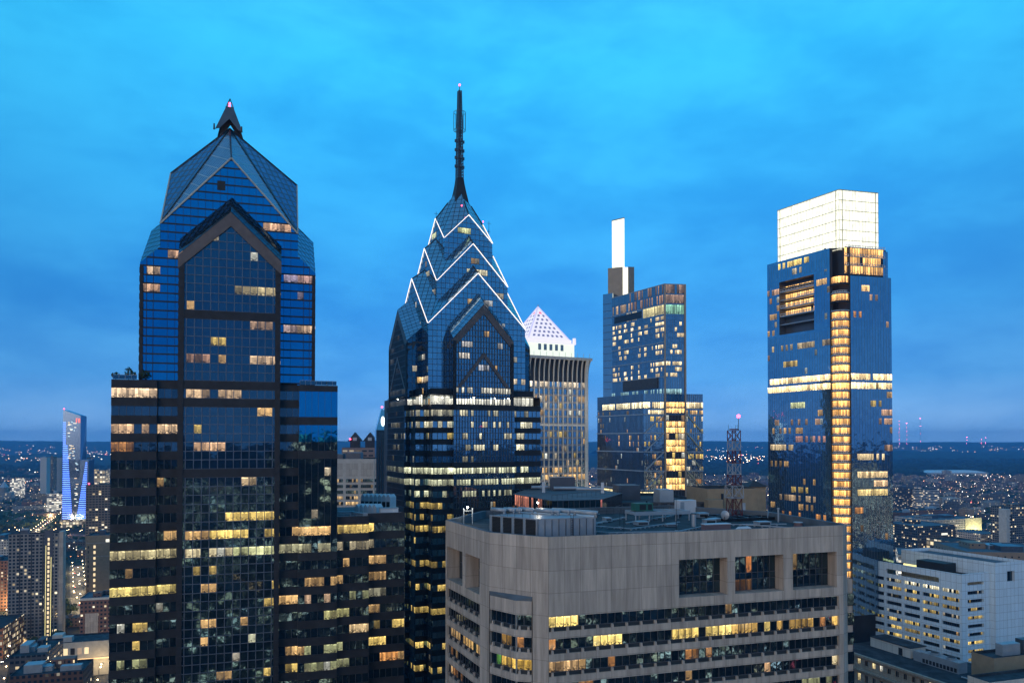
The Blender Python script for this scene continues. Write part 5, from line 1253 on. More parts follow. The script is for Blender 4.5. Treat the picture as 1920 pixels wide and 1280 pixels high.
    # warm work lamp over the chiller pipes
    T = thing('work_lamp', 'small work lamp glowing among the silver pipes on the chiller housing', 'lamp', on_roof(3.0, 14.5), R(17)); T.location.z = ZR+4.3
    MB().tube((0,0,0), (0,0,1.9), .06).build('post', M['mull_dark'], T); MB().ball((0,0,2.05), .16).build('bulb', M['lamp'], T)
    pl = bpy.data.lights.new('work_lamp_glow', 'POINT'); pl.energy = 140; pl.shadow_soft_size = .2; pl.color = (1, .84, .6); po = bpy.data.objects.new('work_lamp_glow', pl); C.objects.link(po); po.parent = T; po.location = (0, -.4, 2.2)
roof_gear()

# ------------------------------------------------------------------ cooling units and pipes on the wing roof of the gabled tower
def wing_gear():
    base = GT.matrix_basis.copy() if False else Matrix.Translation(GT.location) @ Matrix.Rotation(R(17), 4, 'Z')
    def loc(x, y): v = base @ Vector((x, y, 156.45)); return tuple(v)
    for i in range(12):
        back = i < 7
        x, y = (33+i*1.05, 25.5-i*.62) if back else (30.2+(i-7)*1.05, 12.4-(i-7)*.4)
        t = thing('cooling_unit', 'pale peaked cooling unit in the %s row on the wing roof' % ('tall back' if back else 'short front'), 'cooling unit', loc(x, y), R(17+50), 'peaked cooling units %s' % ('of the back row' if back else 'of the front row'))
        h, w = (3.4, .62) if back else (1.8, .62)
        B = MB(); B.hexa([(-1.5,-w,.0),(1.5,-w,.0),(1.5,w,.0),(-1.5,w,.0),(-1.5,-w,h),(1.5,-w,h),(1.5,w,h),(-1.5,w,h)]); B.build('body', M['white_steel'], t)
        B = MB(); B.face([(-1.5,-w,h),(1.5,-w,h),(1.5,0,h+.75),(-1.5,0,h+.75)]); B.face([(1.5,w,h),(-1.5,w,h),(-1.5,0,h+.75),(1.5,0,h+.75)]); B.face([(1.5,-w,h),(1.5,w,h),(1.5,0,h+.75)]); B.face([(-1.5,w,h),(-1.5,-w,h),(-1.5,0,h+.75)])
        B.build('hood', M['white_steel'], t)
        if back: MB().box(-1.55, -1.48, -w*.8, w*.8, .5, 2.2).build('louvre', M['black'], t)
    t = thing('roof_duct', 'long pale zigzag duct on the wing roof of the gabled tower', 'duct', loc(24.5, 8), R(17))
    B = MB(); pts = [(0,3,.6),(3.5,2,.6),(6,-3.5,.6),(14,-6,.6)]
    for p, q in zip(pts, pts[1:]): B.bar(p, q, .7, .6)
    B.build('run', M['steel'], t)
    for p in pts[1:3]: MB().box(p[0]-.45, p[0]+.45, p[1]-.45, p[1]+.45, 0, 1.0).build('elbow', M['steel'], t)
    t = thing('equipment_shed', 'low white equipment shed at the right end of the wing roof', 'shed', loc(36.6, 6.2), R(17))
    MB().box(-2.2, 2.2, -1, 1, 0, 1.8).build('wall', M['white_steel'], t); MB().box(-2.3, 2.3, -1.1, 1.1, 1.8, 1.95).build('roof', M['steel'], t)
    t = thing('guard_rail', 'thin grey guard rail along the wing roof edge', 'railing', loc(24, 2.4), R(17))
    B = MB()
    for k in range(11): B.bar((k*1.5,0,0), (k*1.5,0,1.1), .06)
    for z in (.6, 1.1): B.bar((0,0,z), (15,0,z), .06)
    B.build('rail', M['steel'], t)
    # planting on the terraces
    rn = random.Random(11)
    def shrub(x, y, z, h, r, lab):
        v = base @ Vector((x, y, z)); t = thing('terrace_shrub', lab, 'shrub', tuple(v), 0, 'planted shrubs on the tower terraces')
        B = MB()
        for k in range(90):
            a, b, q = rn.uniform(0, 6.28), rn.uniform(-1, 1), rn.uniform(.3, 1)**.5
            c = Vector((r*q*math.cos(a)*math.sqrt(1-b*b), r*q*math.sin(a)*math.sqrt(1-b*b), h*.6+h*.42*q*b)); e = Vector((rn.uniform(-1,1), rn.uniform(-1,1), rn.uniform(-1,1))).normalized()*.2; f = e.orthogonal().normalized()*.16
            B.face([c-e, c+f, c+e, c-f])
        B.build('foliage', M['leaf'], t); MB().tube((0,0,0), (0,0,h*.6), .07, .04).build('stem', M['bark'], t)
    for i, (x, h, r, lab) in enumerate(((-22.9, 1.6, .9, 'round dark shrub at the left corner of the terrace'), (-20.4, 2.7, .9, 'tall thin tree on the left terrace'), (-19.4, 1.9, .7, 'small bushy shrub next to the tall thin tree'), (-17.2, 2.2, 1.0, 'bushy tree on the left terrace beside the shaft'), (21.3, 1.0, .9, 'low clipped shrub on the right terrace'))):
        shrub(x, -1.2, 188.0 if x < 0 else 187.6, h, r, lab)
    for x0, x1, y, z, lab in ((-23.3, -18.6, -1.9, 188, 'glass terrace railing left of the shaft'), (15.2, 23.4, -1.9, 187.6, 'glass terrace railing right of the shaft')):
        v = base @ Vector((x0, y, z)); t = thing('terrace_railing', lab, 'railing', tuple(v), R(17)); B = MB(); L = x1-x0
        for k in range(int(L/1.2)+1): B.bar((k*1.2,0,0), (k*1.2,0,1.1), .05)
        B.bar((0,0,1.1), (L,0,1.1), .07); B.build('rail', M['steel'], t); MB().box(.05, L-.05, -.01, .01, .1, 1.0).build('glass_panel', M['glass_bay'], t)
wing_gear()
# ------------------------------------------------------------------ ordinary buildings
def block(name, label, cat, px0, px1, ytop, D, depth, m, yaw=17, zb=0, roofm=None, boxes=1, parapet=.9, group=None, rz=None, seed=0):
    """front runs from sight line px0 (depth D) to px1 along the street direction yaw; ytop is where its roof edge shows"""
    a = at(px0, D); k = (px1-960)/F; u = Vector((math.cos(R(yaw)), math.sin(R(yaw)), 0))
    L = (k*D-a.x)/(u.x-k*u.y)
    h = zof(ytop, D+L*u.y/2)
    T = thing(name, label, cat, (a.x, a.y, 0), R(yaw), group)
    B = MB(); B.prism([(0,0),(L,0),(L,depth),(0,depth)], zb, h, cap=False); B.build('wall', m, T)
    r = MB(); r.face([(0,0,h-parapet),(L,0,h-parapet),(L,depth,h-parapet),(0,depth,h-parapet)])
    t = .35
    ring = [(0,0),(L,0),(L,depth),(0,depth)]; inn = [(t,t),(L-t,t),(L-t,depth-t),(t,depth-t)]
    for i in range(4):
        j = (i+1) % 4; r.face([(*ring[i],h),(*ring[j],h),(*inn[j],h),(*inn[i],h)]); r.face([(*inn[i],h),(*inn[j],h),(*inn[j],h-parapet),(*inn[i],h-parapet)])
    ro = r.build('roof', roofm or M['roofing'], T)
    rn = random.Random(seed+int(px0))
    for i in range(boxes):
        w, d2, hh = rn.uniform(.12,.3)*L, rn.uniform(.15,.35)*depth, rn.uniform(2, 4.5)
        x, y = rn.uniform(.1,.65)*L, rn.uniform(.15,.55)*depth
        q = MB(); q.box(x, x+w, y, y+d2, h-parapet, h+hh); q.build('penthouse', rn.choice([M['steel'], M['mull'], m]), ro)
    return T, L, h
CM = dict(
    brick=city_mat('brick_block', (.17,.085,.06), pl=.12), tan=city_mat('tan_block', (.27,.19,.125), pl=.10, ww=.4), pale=city_mat('pale_block', (.38,.36,.33), pl=.13),
    dark=city_mat('dark_block', (.06,.06,.065), pl=.2, ww=.7), slab=city_mat('grid_slab', (.23,.215,.20), pl=.10, bay=2.9, floor=2.95, ww=.62, wh=.6),
    tower=city_mat('apartment_tower', (.13,.125,.12), pl=.18, bay=3.4, floor=3.1, ww=.75, wh=.6), strip=city_mat('strip_office', (.45,.43,.40), pl=.5, bay=7.5, floor=3.9, ww=.9, wh=.5, st=1.2), lithall=city_mat('lit_hall', (.4,.4,.38), pl=.9, bay=5, floor=4, ww=.92, wh=.6, warm=(1,.95,.8), st=2.0),
    warmhall=city_mat('warm_hall', (.3,.22,.14), pl=.95, bay=6, floor=6, ww=.8, wh=.7, warm=(1,.75,.38), st=1.6), far=city_mat('far_block', (.16,.15,.15), pl=.15, bay=4, floor=3.6), blank=plain('blank_tan_wall', (.29,.215,.14), .8), palewall=plain('pale_blank_wall', (.45,.43,.40), .8), cream=plain('cream_wall', (.5,.46,.30), .8),
    olive=city_mat('olive_glass_block', (.10,.10,.075), pl=.4, bay=3.2, floor=3.9, ww=.92, wh=.5, st=.8), row=city_mat('row_house', (.15,.10,.08), pl=.14, bay=3.5, floor=3.3, ww=.4, wh=.5, st=2.2))
def left_city():
    # apartment slab with the lit stair
    T, L, h = block('apartment_slab', 'tall grey apartment slab with a gridded front and a bright lit stair strip', 'apartment block', 18, 113, 1000, 640, 9, CM['slab'], boxes=2)
    for i in range(1, 4): MB().box(L*i/4.4-.4, L*i/4.4+.4, -.12, .1, 3, h-.5).build('recess_shade_strip', M['mull_dark'], T)  # raised dark strips painting the shade of vertical recesses
    xs = L*.79
    MB().box(xs-3.2, xs+3.4, -.3, .2, 2, h+2.5).build('stair_wall', M['mull'], T)
    for k in range(22): MB().box(xs-.6, xs+.9, -.42, -.2, 5+k*3.95, 7.6+k*3.95).build('stair_window', M['stair_lit'], T)
    for s in (-1.9, 2.1): MB().box(xs+s-.15, xs+s+.15, -.45, -.2, 3, 74 if s > 0 else 84).build('light_strip', M['stair_glow'], T)
    a = MB(); a.box(L, L+3.2, .0, 8.9, 0, h+1.2); a.build('end_wall', M['concrete'], T)
    for k in range(7): MB().box(3+k*7.2, 7.5+k*7.2, -.35, -.1, 1, 5).build('lobby_arch', M['shop_glow'], T)
    # tan tower and its dark neighbour
    T, L, h = block('tan_tower', 'plain tan brick tower with one column of lit stair windows', 'apartment tower', 163.5, 213, 1003, 700, 24, CM['blank'], boxes=1)
    for k in range(12): MB().box(6.2, 8.0, -.1, .2, h-12-k*5.2, h-9.2-k*5.2).build('stair_window', M['stair_lit'], T)
    for k in range(16): MB().box(1.4, 2.4, -.06, .2, h-12-k*4.5, h-9.6-k*4.5).build('window', M['dark_room'], T)
    for z in (h-7.5, h-20): MB().box(-.1, L+.1, -.15, .1, z, z+.8).build('stone_belt', M['limestone'], T)
    MB().box(16.5, 19.5, -.1, .1, h-6.5, h-3.8).build('lit_window', M['lamp_soft'], T)
    T, L, h = block('brick_block', 'dark brown brick block with a pale blank patch below the plain tan tower', 'apartment block', 153, 214, 1120, 640, 30, CM['brick'], roofm=M['roofing_pale'], boxes=2)
    MB().box(4, 14, -.12, .1, 8, h-13).build('blank_patch', M['concrete'], T); MB().box(-.2, L+.2, -.3, .2, h-1.8, h+.1).build('cornice', M['stone_pale'], T)
    block('apartment_tower', 'many windowed grey apartment tower with red roof lights beside the gabled tower', 'apartment tower', 162, 214, 908, 900, 34, CM['tower'], boxes=1)
    v = at(166, 905); t = thing('obstruction_light', 'red warning lamp on the many windowed grey apartment tower', 'warning light', (v.x, v.y+2, zof(908, 915)), 0); MB().ball((0,0,1.5), .9).build('bulb', M['beacon'], t); MB().tube((0,0,-2), (0,0,1.2), .2).build('pole', M['mull'], t)
    # low buildings at the foot
    T, L, h = block('arcade_hall', 'low cream hall with a row of arched windows at the foot of the slab', 'hall', 66, 207, 1204, 548, 26, CM['palewall'], boxes=2)
    for k in range(7): MB().box(6+k*4.6, 8.8+k*4.6, -.12, .1, h-9, h-4.2).build('arched_window', [M['stair_lit'], M['dark_room'], M['dim_lit']][k % 3], T)
    MB().box(-.3, L+.3, -1.2, 0, h-13, h-12.2).build('canopy', M['shop_glow'], T)
    block('dark_terrace', 'dark low roofed terrace with small yellow windows along the bottom', 'terrace', 22, 160, 1262, 440, 26, CM['brick'], boxes=5)
    block('roofed_shed', 'low dark roofed sheds in front of the apartment slab', 'shed', 22, 90, 1228, 470, 40, CM['dark'], boxes=4)
    T, L, h = block('orange_brick_loft', 'orange brick loft with rows of lit windows at the left margin', 'loft building', -110, 10, 1180, 580, 50, CM['warmbrick'], boxes=1)
    block('red_brick_flats', 'red brick flats with a few orange windows left of the apartment slab', 'apartment block', -60, 17, 1052, 760, 40, CM['brick'], boxes=2)
    block('grey_long_roof', 'long blue-grey roofed block left behind the apartment slab', 'warehouse', -60, 17, 1012, 980, 90, CM['pale'], boxes=1)
    block('glass_office', 'white lit glass office beside the blue lit tower', 'office building', 89, 119, 925, 1750, 60, CM['lithall'], boxes=1)
    for i, (a, b, y, lab) in enumerate(((76, 88, 857, 'pale blank sided tower, leftmost of the far slab pair'), (88.5, 100.5, 856, 'reddish ribbed slab tower right beside the pale blank sided tower'), (107, 118, 858, 'pale far slab tower just left of the blue lit tower'), (163, 171, 857, 'dim far slab tower just right of the blue lit tower'))):
        block('slab_tower', lab, 'apartment tower', a, b, y, 2300+i*60, 40, (CM['palewall'], CM['tan'], CM['palewall'], CM['dark'])[i], group='slab towers across the river', boxes=1)
    block('station_hall', 'flat brick hall with tall windows on the far river bank', 'station', 42, 66, 940, 1800, 60, CM['brick'], boxes=1)
    block('station_wing', 'long pale roofed wing of the river bank hall', 'hall', 25, 82, 948, 1780, 40, CM['pale'], boxes=0)
    # domed church far left
    v = at(9, 2150); T = thing('domed_church', 'pale domed church tower lit from below far to the left', 'church', (v.x, v.y, 0), R(17))
    MB().box(-22, 22, -16, 16, 0, 26).build('nave', CM['pale'], T); MB().tube((0,0,26), (0,0,40), 11, 11, 12).build('drum', M['stone_pale'], T)
    B = MB(); B.tube((0,0,40), (0,0,47), 11.5, 7, 12); B.tube((0,0,47), (0,0,58), 7, .4, 12); B.build('dome', M['steel'], T); MB().tube((0,0,57), (0,0,68), .6, .2).build('spire', M['steel'], T)
    block('lit_gallery', 'low flat building with a white lit top storey far to the left', 'gallery', 20, 40, 897, 2250, 40, CM['lithall'], boxes=0)
    block('office_far', 'mid rise office with amber windows just right of the blue lit tower', 'office building', 168, 198, 882, 1900, 50, CM['warmhall'], boxes=1)
    # the blue lit tower
    O = at(118, 1500); T = thing('blue_lit_tower', 'slanted top glass tower washed in stripes of vivid blue light', 'skyscraper', O, R(9))
    w1, d1 = 10.5*1500/F*2.55, 30; H = zof(768, 1500); g = M['glass_truss']
    w = (148-118)/F*1500*1.02; wl = (162-118)/F*1500*1.02
    B = MB(); B.hexa([(0,0,100),(w,0,100),(w,d1,100),(0,d1,100),(0,0,H),(w*.72,0,H-9),(w,d1,H-12),(0,d1,H)]); B.face([(w*.72,0,H-9),(w,0,100),(w,0,H-12)]); B.build('upper_shaft', M['blue_glass'], T)
    MB().box(0, wl, 0, d1, 0, zof(862, 1500)).build('lower_shaft', M['blue_glass'], T)
    z0 = zof(972, 1500); n = 46; zs = [z0+(H-22-z0)*k/n for k in range(n)]
    for k, z in enumerate(zs):
        t = k/n; x1 = 19*(1-t)+4.5*t*1.1 if t < .75 else 5.2
        MB().box(.4, x1, -.5, 0, z, z+1.7).build('light_strip', M['blue_strip'], T)
        if z < zof(866, 1500)-1:
            t2 = (z-z0)/(zof(866, 1500)-z0); MB().box(wl*(.56+.34*t2), wl*.95-(0), -.5, 0, z, z+1.7).build('light_strip', M['blue_strip'], T)
    rn = random.Random(4)
    for k in range(46):
        x, z = rn.uniform(8, w*.7 if True else 1), rn.uniform(zof(860, 1500), H-25) if k < 30 else rn.uniform(z0, zof(860, 1500)); 
        if k >= 30: x = rn.uniform(22, 26)
        MB().box(x, x+rn.uniform(1.5, 5), -.3, 0, z, z+1.6).build('lit_window', rn.choice([M['stair_lit'], M['lamp_soft'], M['cyan_lit']]), T)
    MB().ball((1.2,1,H+1.8), 1.1).build('beacon', M['beacon'], T); MB().tube((1.2,1,H-1), (1.2,1,H+1.2), .3).build('beacon_pole', M['mull'], T)
    e = MB(); x0, zz = w*.74, H-26
    for a, b, c, d in ((0,1.0,0,9),(0,3.2,8,9),(0,2.6,4,5),(3.9,4.8,0,9),(6.6,7.5,0,9),(4.8,5.7,5,8),(5.7,6.6,5,8)): e.box(x0+a, x0+b, -.6, -.05, zz+c, zz+d)
    e.build('red_sign', M['sign_red'], T)
    MB().box(-.5, 0, 4, 12, H-26, H-15).build('red_sign', M['sign_red'], T)
    MB().box(-3, wl+3, -4, 0, 0, zof(975, 1500)).build('lit_podium', CM['warmhall'], T)
M['stair_lit'] = emit('stair_light', (1,.74,.38), 1.0, sample=False); M['stair_glow'] = emit('stair_strip_light', (1,.85,.30), 1.3, sample=False); M['shop_glow'] = emit('shop_light', (1,.60,.22), 1.0, sample=False)
M['lamp_soft'] = emit('cool_room_light', (1,.95,.75), 1.1, sample=False); M['dim_lit'] = emit('dim_room', (1,.6,.3), .3, sample=False); M['cyan_lit'] = emit('cyan_room', (.6,.9,1), .9, sample=False)
M['blue_strip'] = emit('blue_light', (.05,.19,1), 3.0, sample=False); M['sign_red'] = emit('sign_light', (1,.12,.06), 1.6, sample=False)
M['blue_glass'] = glass('blue_washed_glass', (.16,.24,.36), rough=.15)
CM['warmbrick'] = city_mat('warm_brick_loft', (.30,.13,.07), pl=.7, bay=3.6, floor=4.2, ww=.6, wh=.6, st=1.1)
left_city()

def middle_city():
    # pale office between the left towers
    T, L, h = block('pale_office', 'pale concrete office with three wide window bays between the two dark towers', 'office building', 590, 702, 860, 490, 45, CM['palewall'], boxes=0, yaw=5)
    bw = L/4.0
    for i in range(4):
        x0 = i*bw+.9; x1 = (i+1)*bw-.9
        MB().box(x0, x1, -.06, .1, h-11.5, h-2.8).build('blank_panel', M['precast_tan'], T)
        for k in range(5):
            z = h-13.2-k*3.75; f = facade(T, (x0,-.12,0), (1,0,0), x1-x0, [(z-2.1, z, 'g')], 1.3, (M['glass_dark'],)*3, lit=[(z-1.2, 0, 30, (1,.66,.3), (.4,.15,.25,.55,.85)[k], (.25,.15,.15,.7,.85)[k])], seed=i*9+k, mw=.1, name='window_band')
    MB().box(4, L*.45, 6, 20, h-.5, h+3.2).build('penthouse', M['mull'], T); MB().box(L*.5, L*.75, 6, 22, h-.5, h+4).build('penthouse', M['mull'], T)
    # stone hall with diamond gables
    T, L, h = block('gable_block', 'pinkish stone block with two cross gable roof houses', 'office building', 641, 720, 839, 700, 40, CM['pinkstone'], boxes=0, yaw=5)
    for x in (11.5, 25.5, 39):
        B = MB(); z0, r = h+6, 6.8
        B.box(x-4.4, x+4.4, 4, 12, h-.5, z0+1)
        B.face([(x-r,4,z0),(x+r,4,z0),(x,4,z0+r*1.25)]); B.face([(x+r,14,z0),(x-r,14,z0),(x,14,z0+r*1.25)]); B.face([(x-r,14,z0),(x-r,4,z0),(x,4,z0+r*1.25),(x,14,z0+r*1.25)]); B.face([(x+r,4,z0),(x+r,14,z0),(x,14,z0+r*1.25),(x,4,z0+r*1.25)])
        o = B.build('roof_house', M['granite'], T); MB().box(x-1.8, x+1.8, 3.85, 4.1, z0+.6, z0+3.6).build('gable_window', M['steel'], o)
    MB().ball((7.2,3.5,h+8), .8).build('beacon', M['beacon'], T)
    # slim tower with the white oval lamp
    v = at(705.5, 450); T = thing('slim_tower', 'slim blue tower with tapering top, a white oval emblem and a red beacon', 'skyscraper', v, R(14))
    z1, z2 = zof(806, 455), zof(768, 455); w = 14
    B = MB(); B.prism([(0,0),(w,0),(w,w),(0,w)], 0, z1, cap=False); B.build('shaft', M['glass_one'], T)
    B = MB(); q = [(0,0),(w,0),(w,w),(0,w)]; q2 = [(3.2,3),(w-3,3),(w-3,w-3),(3.2,w-3)]
    for i in range(4): j = (i+1) % 4; B.face([(*q[i],z1),(*q[j],z1),(*q2[j],z2),(*q2[i],z2)])
    B.face([(*p,z2) for p in q2]); B.build('tapered_top', M['glass_one'], T)
    for i, x in enumerate((1.6, 3.2, 4.8, 6.4, 8.0, 9.6, 11.2)): MB().box(x-.22, x+.22, -.35, .1, 60, z1-(1.5+abs(i-2)*4.5)).build('fin', M['mull_dark'], T)
    B = MB(); c = (4.0, .95, (z1+z2)/2-.8); pts = [(c[0]+1.15*math.cos(t), c[1]-.25+math.sin(t)*.85-.05, c[2]+2.9*math.sin(t)) for t in [k*math.pi/10 for k in range(20)]]
    B.face(pts); B.face([(p[0], p[1]-.25, p[2]) for p in pts][::1]); 
    for k in range(20): a, b = pts[k], pts[(k+1) % 20]; B.face([a, b, (b[0],b[1]-.25,b[2]), (a[0],a[1]-.25,a[2])])
    B.build('oval_emblem', M['oval_light'], T)
    MB().tube((3.6,3.2,z2), (3.6,3.2,z2+1.4), .15).build('beacon_pole', M['mull'], T); MB().ball((3.6,3.0,z2+1.6), .5).build('beacon', M['beacon'], T)
    # dark glass roof block right behind the chiller
    O = at(962, 225); T = thing('dark_glass_block', 'low dark glass rooftop block reflecting city lights behind the concrete roof', 'office building', O, 0)
    pl = [Vector((0,0,0)), at(1035, 200)-O, at(1126, 204)-O, at(1166, 228)-O, at(1090, 262)-O, at(1000, 258)-O]; zt = zof(934, 208)
    for i in range(6):
        p, q = pl[i], pl[(i+1) % 6]
        L = (q-p).length
        facade(T, p, q-p, L, [(130, zt-6.6, 'g'), (zt-6.6, zt-3.4, 'g'), (zt-3.4, zt, 'g')], 1.5, (M['glass_dark'],)*3, lit=[[(zt-2.6, 2, 30, (1,.35,.22), .5, .5), (zt-5, 0, 30, ORANGE, .12, .4)], [(zt-5, 0, 40, ORANGE, .12, .3)], [(zt-3, 0, 3, (1,.3,.25), .6, .6)], [], [], []][i] if i < 3 else (), seed=i, mw=.12)  # red and orange panes glow in place of reflected city lights
    MB().face([(p.x, p.y, zt+.02) for p in pl]).build('roof', M['roofing_pale'], T)
    for k in range(3): MB().tube((6+k*7, 18-k*4, zt+.9), (14+k*7, 19-k*5, zt+.9), .5, .5, 10).build('pipe', M['steel'], T)
    MB().box(12, 20, 16, 22, zt, zt+4.2).build('penthouse', M['mull'], T)
    B = MB()
    for k in range(16): x = pl[1].lerp(pl[3], k/15); B.bar(x+Vector((0,1,zt)), x+Vector((0,1,zt+1.4)), .07)
    B.bar(pl[1]+Vector((0,1,zt+1.4)), pl[3]+Vector((0,1,zt+1.4)), .08); B.build('guard_rail', M['mull_dark'], T)
    for x, y in ((9, 6), (27, 4)): MB().box(x, x+.9, y, y+.9, zt, zt+3.2).build('vent_stack', M['white_steel'], T)
    # tan penthouse block behind the mast
    T, L, h = block('tan_rooftop_block', 'blank tan rooftop block behind the lattice mast', 'penthouse', 1326, 1420, 915.5, 232, 16, CM['blank'], boxes=0, yaw=10)
    MB().box(-1.2, 3.8, -3, 0, 0, zof(936, 230)).build('annex', CM['blank'], T); MB().box(4.5, 5.2, -.3, 0, h-9, h-1.5).build('drain_pipe', M['mull_dark'], T)
    B = MB()
    for k in range(16): B.bar((7.8,-.3,h-9+k*.6), (8.6,-.3,h-9+k*.6), .06)
    for x in (7.8, 8.6): B.bar((x,-.3,h-9), (x,-.3,h+1), .08)
    B.build('ladder', M['mull_dark'], T); MB().box(L-5.5, L-4.2, -.15, .1, h-9.5, h-4.5).build('door', M['steel'], T)
    T, L, h = block('dark_flat_roof', 'dark flat roof slab lying beyond the concrete block', 'office building', 1165, 1330, 941, 228, 40, CM['dark'], boxes=2, yaw=8)
    v = at(1405, 300); T = thing('roof_pavilion', 'small lit roof pavilion with a shallow hipped roof', 'pavilion', (v.x, v.y, 0), R(10))
    zz = zof(912, 300); MB().box(0, 7, 0, 7, 0, zz).build('wall', CM['blank'], T)
    B = MB(); r = [(-.8,-.8),(7.8,-.8),(7.8,7.8),(-.8,7.8)]
    for i in range(4): j = (i+1) % 4; B.face([(*r[i],zz),(*r[j],zz),(3.5,3.5,zz+2.4)])
    B.build('roof', M['granite'], T); MB().box(.8, 1.6, -.1, .1, zz-7, zz-.6).build('lit_window', M['stair_lit'], T)
M['precast_tan'] = panelled('tan_panel', (.42,.39,.35), 2, 4, .03); M['oval_light'] = emit('oval_light', (.9,1,.95), 2.5, sample=False); CM['pinkstone'] = city_mat('pink_stone_block', (.24,.17,.15), pl=.4, bay=6, floor=4.4, ww=.7, wh=.35)
middle_city()

def right_city():
    # white office with long strip windows
    O = at(1800, 330); T = thing('white_office', 'white panelled office with rows of strip windows and a blank stair tower', 'office building', O, 0)
    Rv = Vector((.94, .342, 0)); Lv = Vector((-.446, .895, 0)); W_ = 48; zr = 115.9; pm = M['precast_white']
    A = Lv*W_; U = -Lv
    fl = 3.68; bays = [(1.4+i*9.35, 1.4+i*9.35+8.1) for i in range(5)]
    ops = [(a, b, 107.0-fl*k, 108.7-fl*k) for a, b in bays for k in range(14)]
    # left face, recessed top terrace over the three middle bays
    wall_open(T, A, U, W_, 0, zr, ops+[(bays[1][0]+.1, bays[3][1], 110.6, 112.9)], pm, dep=.9)
    rn = random.Random(21)
    litk = {(2,0):1.2,(3,0):1.2,(4,0):.9,(1,0):.4,(0,1):.5,(1,1):.5,(2,1):.8,(3,1):.8,(4,1):.4,(2,2):.6,(3,2):.45,(4,2):.3,(3,3):.6,(1,5):.9,(2,5):.8,(0,5):.6,(1,6):.7,(3,6):.6,(2,6):.3,(4,6):.5,(1,7):1.0,(2,7):.5,(0,7):.2,(2,8):.8}
    n = Vector((U.y, -U.x, 0))
    for i, (a, b) in enumerate(bays):
        for k in range(10):
            z = 107.0-fl*k
            facade(T, A+U*a-n*.85, U, b-a, [(z, z+1.7, 'g')], 1.0, (M['glass_dark'],)*3, lit=[(z+.8, 0, 9, YEL if k else (1,.9,.6), litk[(i, k)], .75)] if (i, k) in litk else (), plit=.04, pst=.4, seed=i*17+k, mw=.08, name='window_band')
    # recessed bay on the right face
    ops = [(3.6, 13.4, 106.6-fl*k, 108.2-fl*k) for k in range(14)]+[(3.6, 13.4, 110.8, 112.2)]
    wall_open(T, Vector((0,0,0)), Rv, 17.5, 0, zr, ops, pm, dep=1.0)
    nr = Vector((Rv.y, -Rv.x, 0))
    for k in range(11):
        z = 106.6-fl*k; st = {2: .7, 3: .6, 6: 1.2, 7: .5, 8: .8}.get(k)
        facade(T, Rv*3.6-nr*.95, Rv, 9.8, [(z, z+1.6, 'g')], 1.0, (M['glass_dark'],)*3, lit=[(z+.8, 3 if k == 2 else 0, 10 if k != 2 else 7, YEL, st, .85)] if st else (), plit=.03, seed=300+k, mw=.08, name='window_band')
    # stair tower
    c0, c1 = Rv*17.6-Lv*2.2, Rv*36.2-Lv*2.2; zt = 120.4
    wall_open(T, c0, Rv, 18.6, 0, zt, [(7.4, 12.0, 111.5, 116.2)], pm, dep=1.2, name='stair_tower')
    MB().box(0,.1,0,.1,0,.1) 
    MB().face([tuple(c0+Rv*a-nr*1.1+Vector((0,0,z))) for a, z in ((7.4,111.5),(12,111.5),(12,116.2),(7.4,116.2))]).build('stair_window', M['glass_dark'], T)
    Ls = 46
    for p, q in ((c0+Lv*Ls, c0), (c1, c1+Lv*Ls), (c1+Lv*Ls, c0+Lv*Ls)): wall_open(T, p, q-p, (q-p).length, 0, zt, [], pm, name='stair_tower')
    MB().face([tuple(p+Vector((0,0,zt-1.6))) for p in (c0, c1, c1+Lv*Ls, c0+Lv*Ls)]).build('stair_roof', M['roofing_pale'], T)
    for p, q in ((Rv*17.5+Lv*W_, A), ): wall_open(T, p, q-p, (q-p).length, 0, zr, [], pm, name='rear_wall')
    MB().face([tuple(p+Vector((0,0,zr-2.2))) for p in (Vector((0,0,0)), Rv*17.5, Rv*17.5+Lv*W_, A)]).build('roof', M['roofing'], T)
    B = MB()
    for p, q in ((A, Vector((0,0,0))), (Vector((0,0,0)), Rv*17.5), (Rv*17.5+Lv*W_, A)):
        u = (q-p).normalized(); nn = Vector((u.y, -u.x, 0)); B.hexa([tuple(x-nn*d+Vector((0,0,z))) for z in (zr-2.3, zr) for x, d in ((p, .02), (q, .02), (q, .6), (p, .6))])
    B.build('parapet', pm, T)
    B = MB(); o = Lv*20+Rv*7
    B.hexa([tuple(o+Lv*a+Rv*b+Vector((0,0,z))) for z in (zr-2, zr+2.4) for a, b in ((-7,0),(-7,7),(7,7),(7,0))]); B.build('plant_screen', M['black'], T)
    MB().bar(Lv*37+Rv*11+Vector((0,0,zr-1.5)), Lv*27+Rv*11+Vector((0,0,zr-1.5)), .4, .9).build('lit_panel', M['stair_glow'], T)
    # block to the right of the white office
    block('white_wing', 'white wing with strip windows at the right margin', 'office building', 1910, 2000, 1082, 350, 40, CM['strip'], boxes=1, yaw=20)
    # older limestone building at the bottom with its cooling plant
    O = at(1872, 268); T = thing('limestone_block', 'old limestone block with lit sash windows and a dentil cornice at the bottom', 'office building', O, 0)
    Lv2 = Vector((-.37, .929, 0)); W2 = 78; A = Lv2*W2; U = -Lv2; n = Vector((U.y, -U.x, 0)); zc = 82.0; lm = M['limestone']
    ops = []; x = 2.0
    xs = []
    while x < W2-2: xs.append(x); x += 3.9
    for x in xs: ops += [(x, x+1.7, zc-4.2, zc-1.9), (x, x+1.7, zc-11.4, zc-8.2), (x, x+1.7, zc-16, zc-13.2)]
    wall_open(T, A, U, W2, 0, zc, ops, lm, dep=.5)
    rn = random.Random(8)
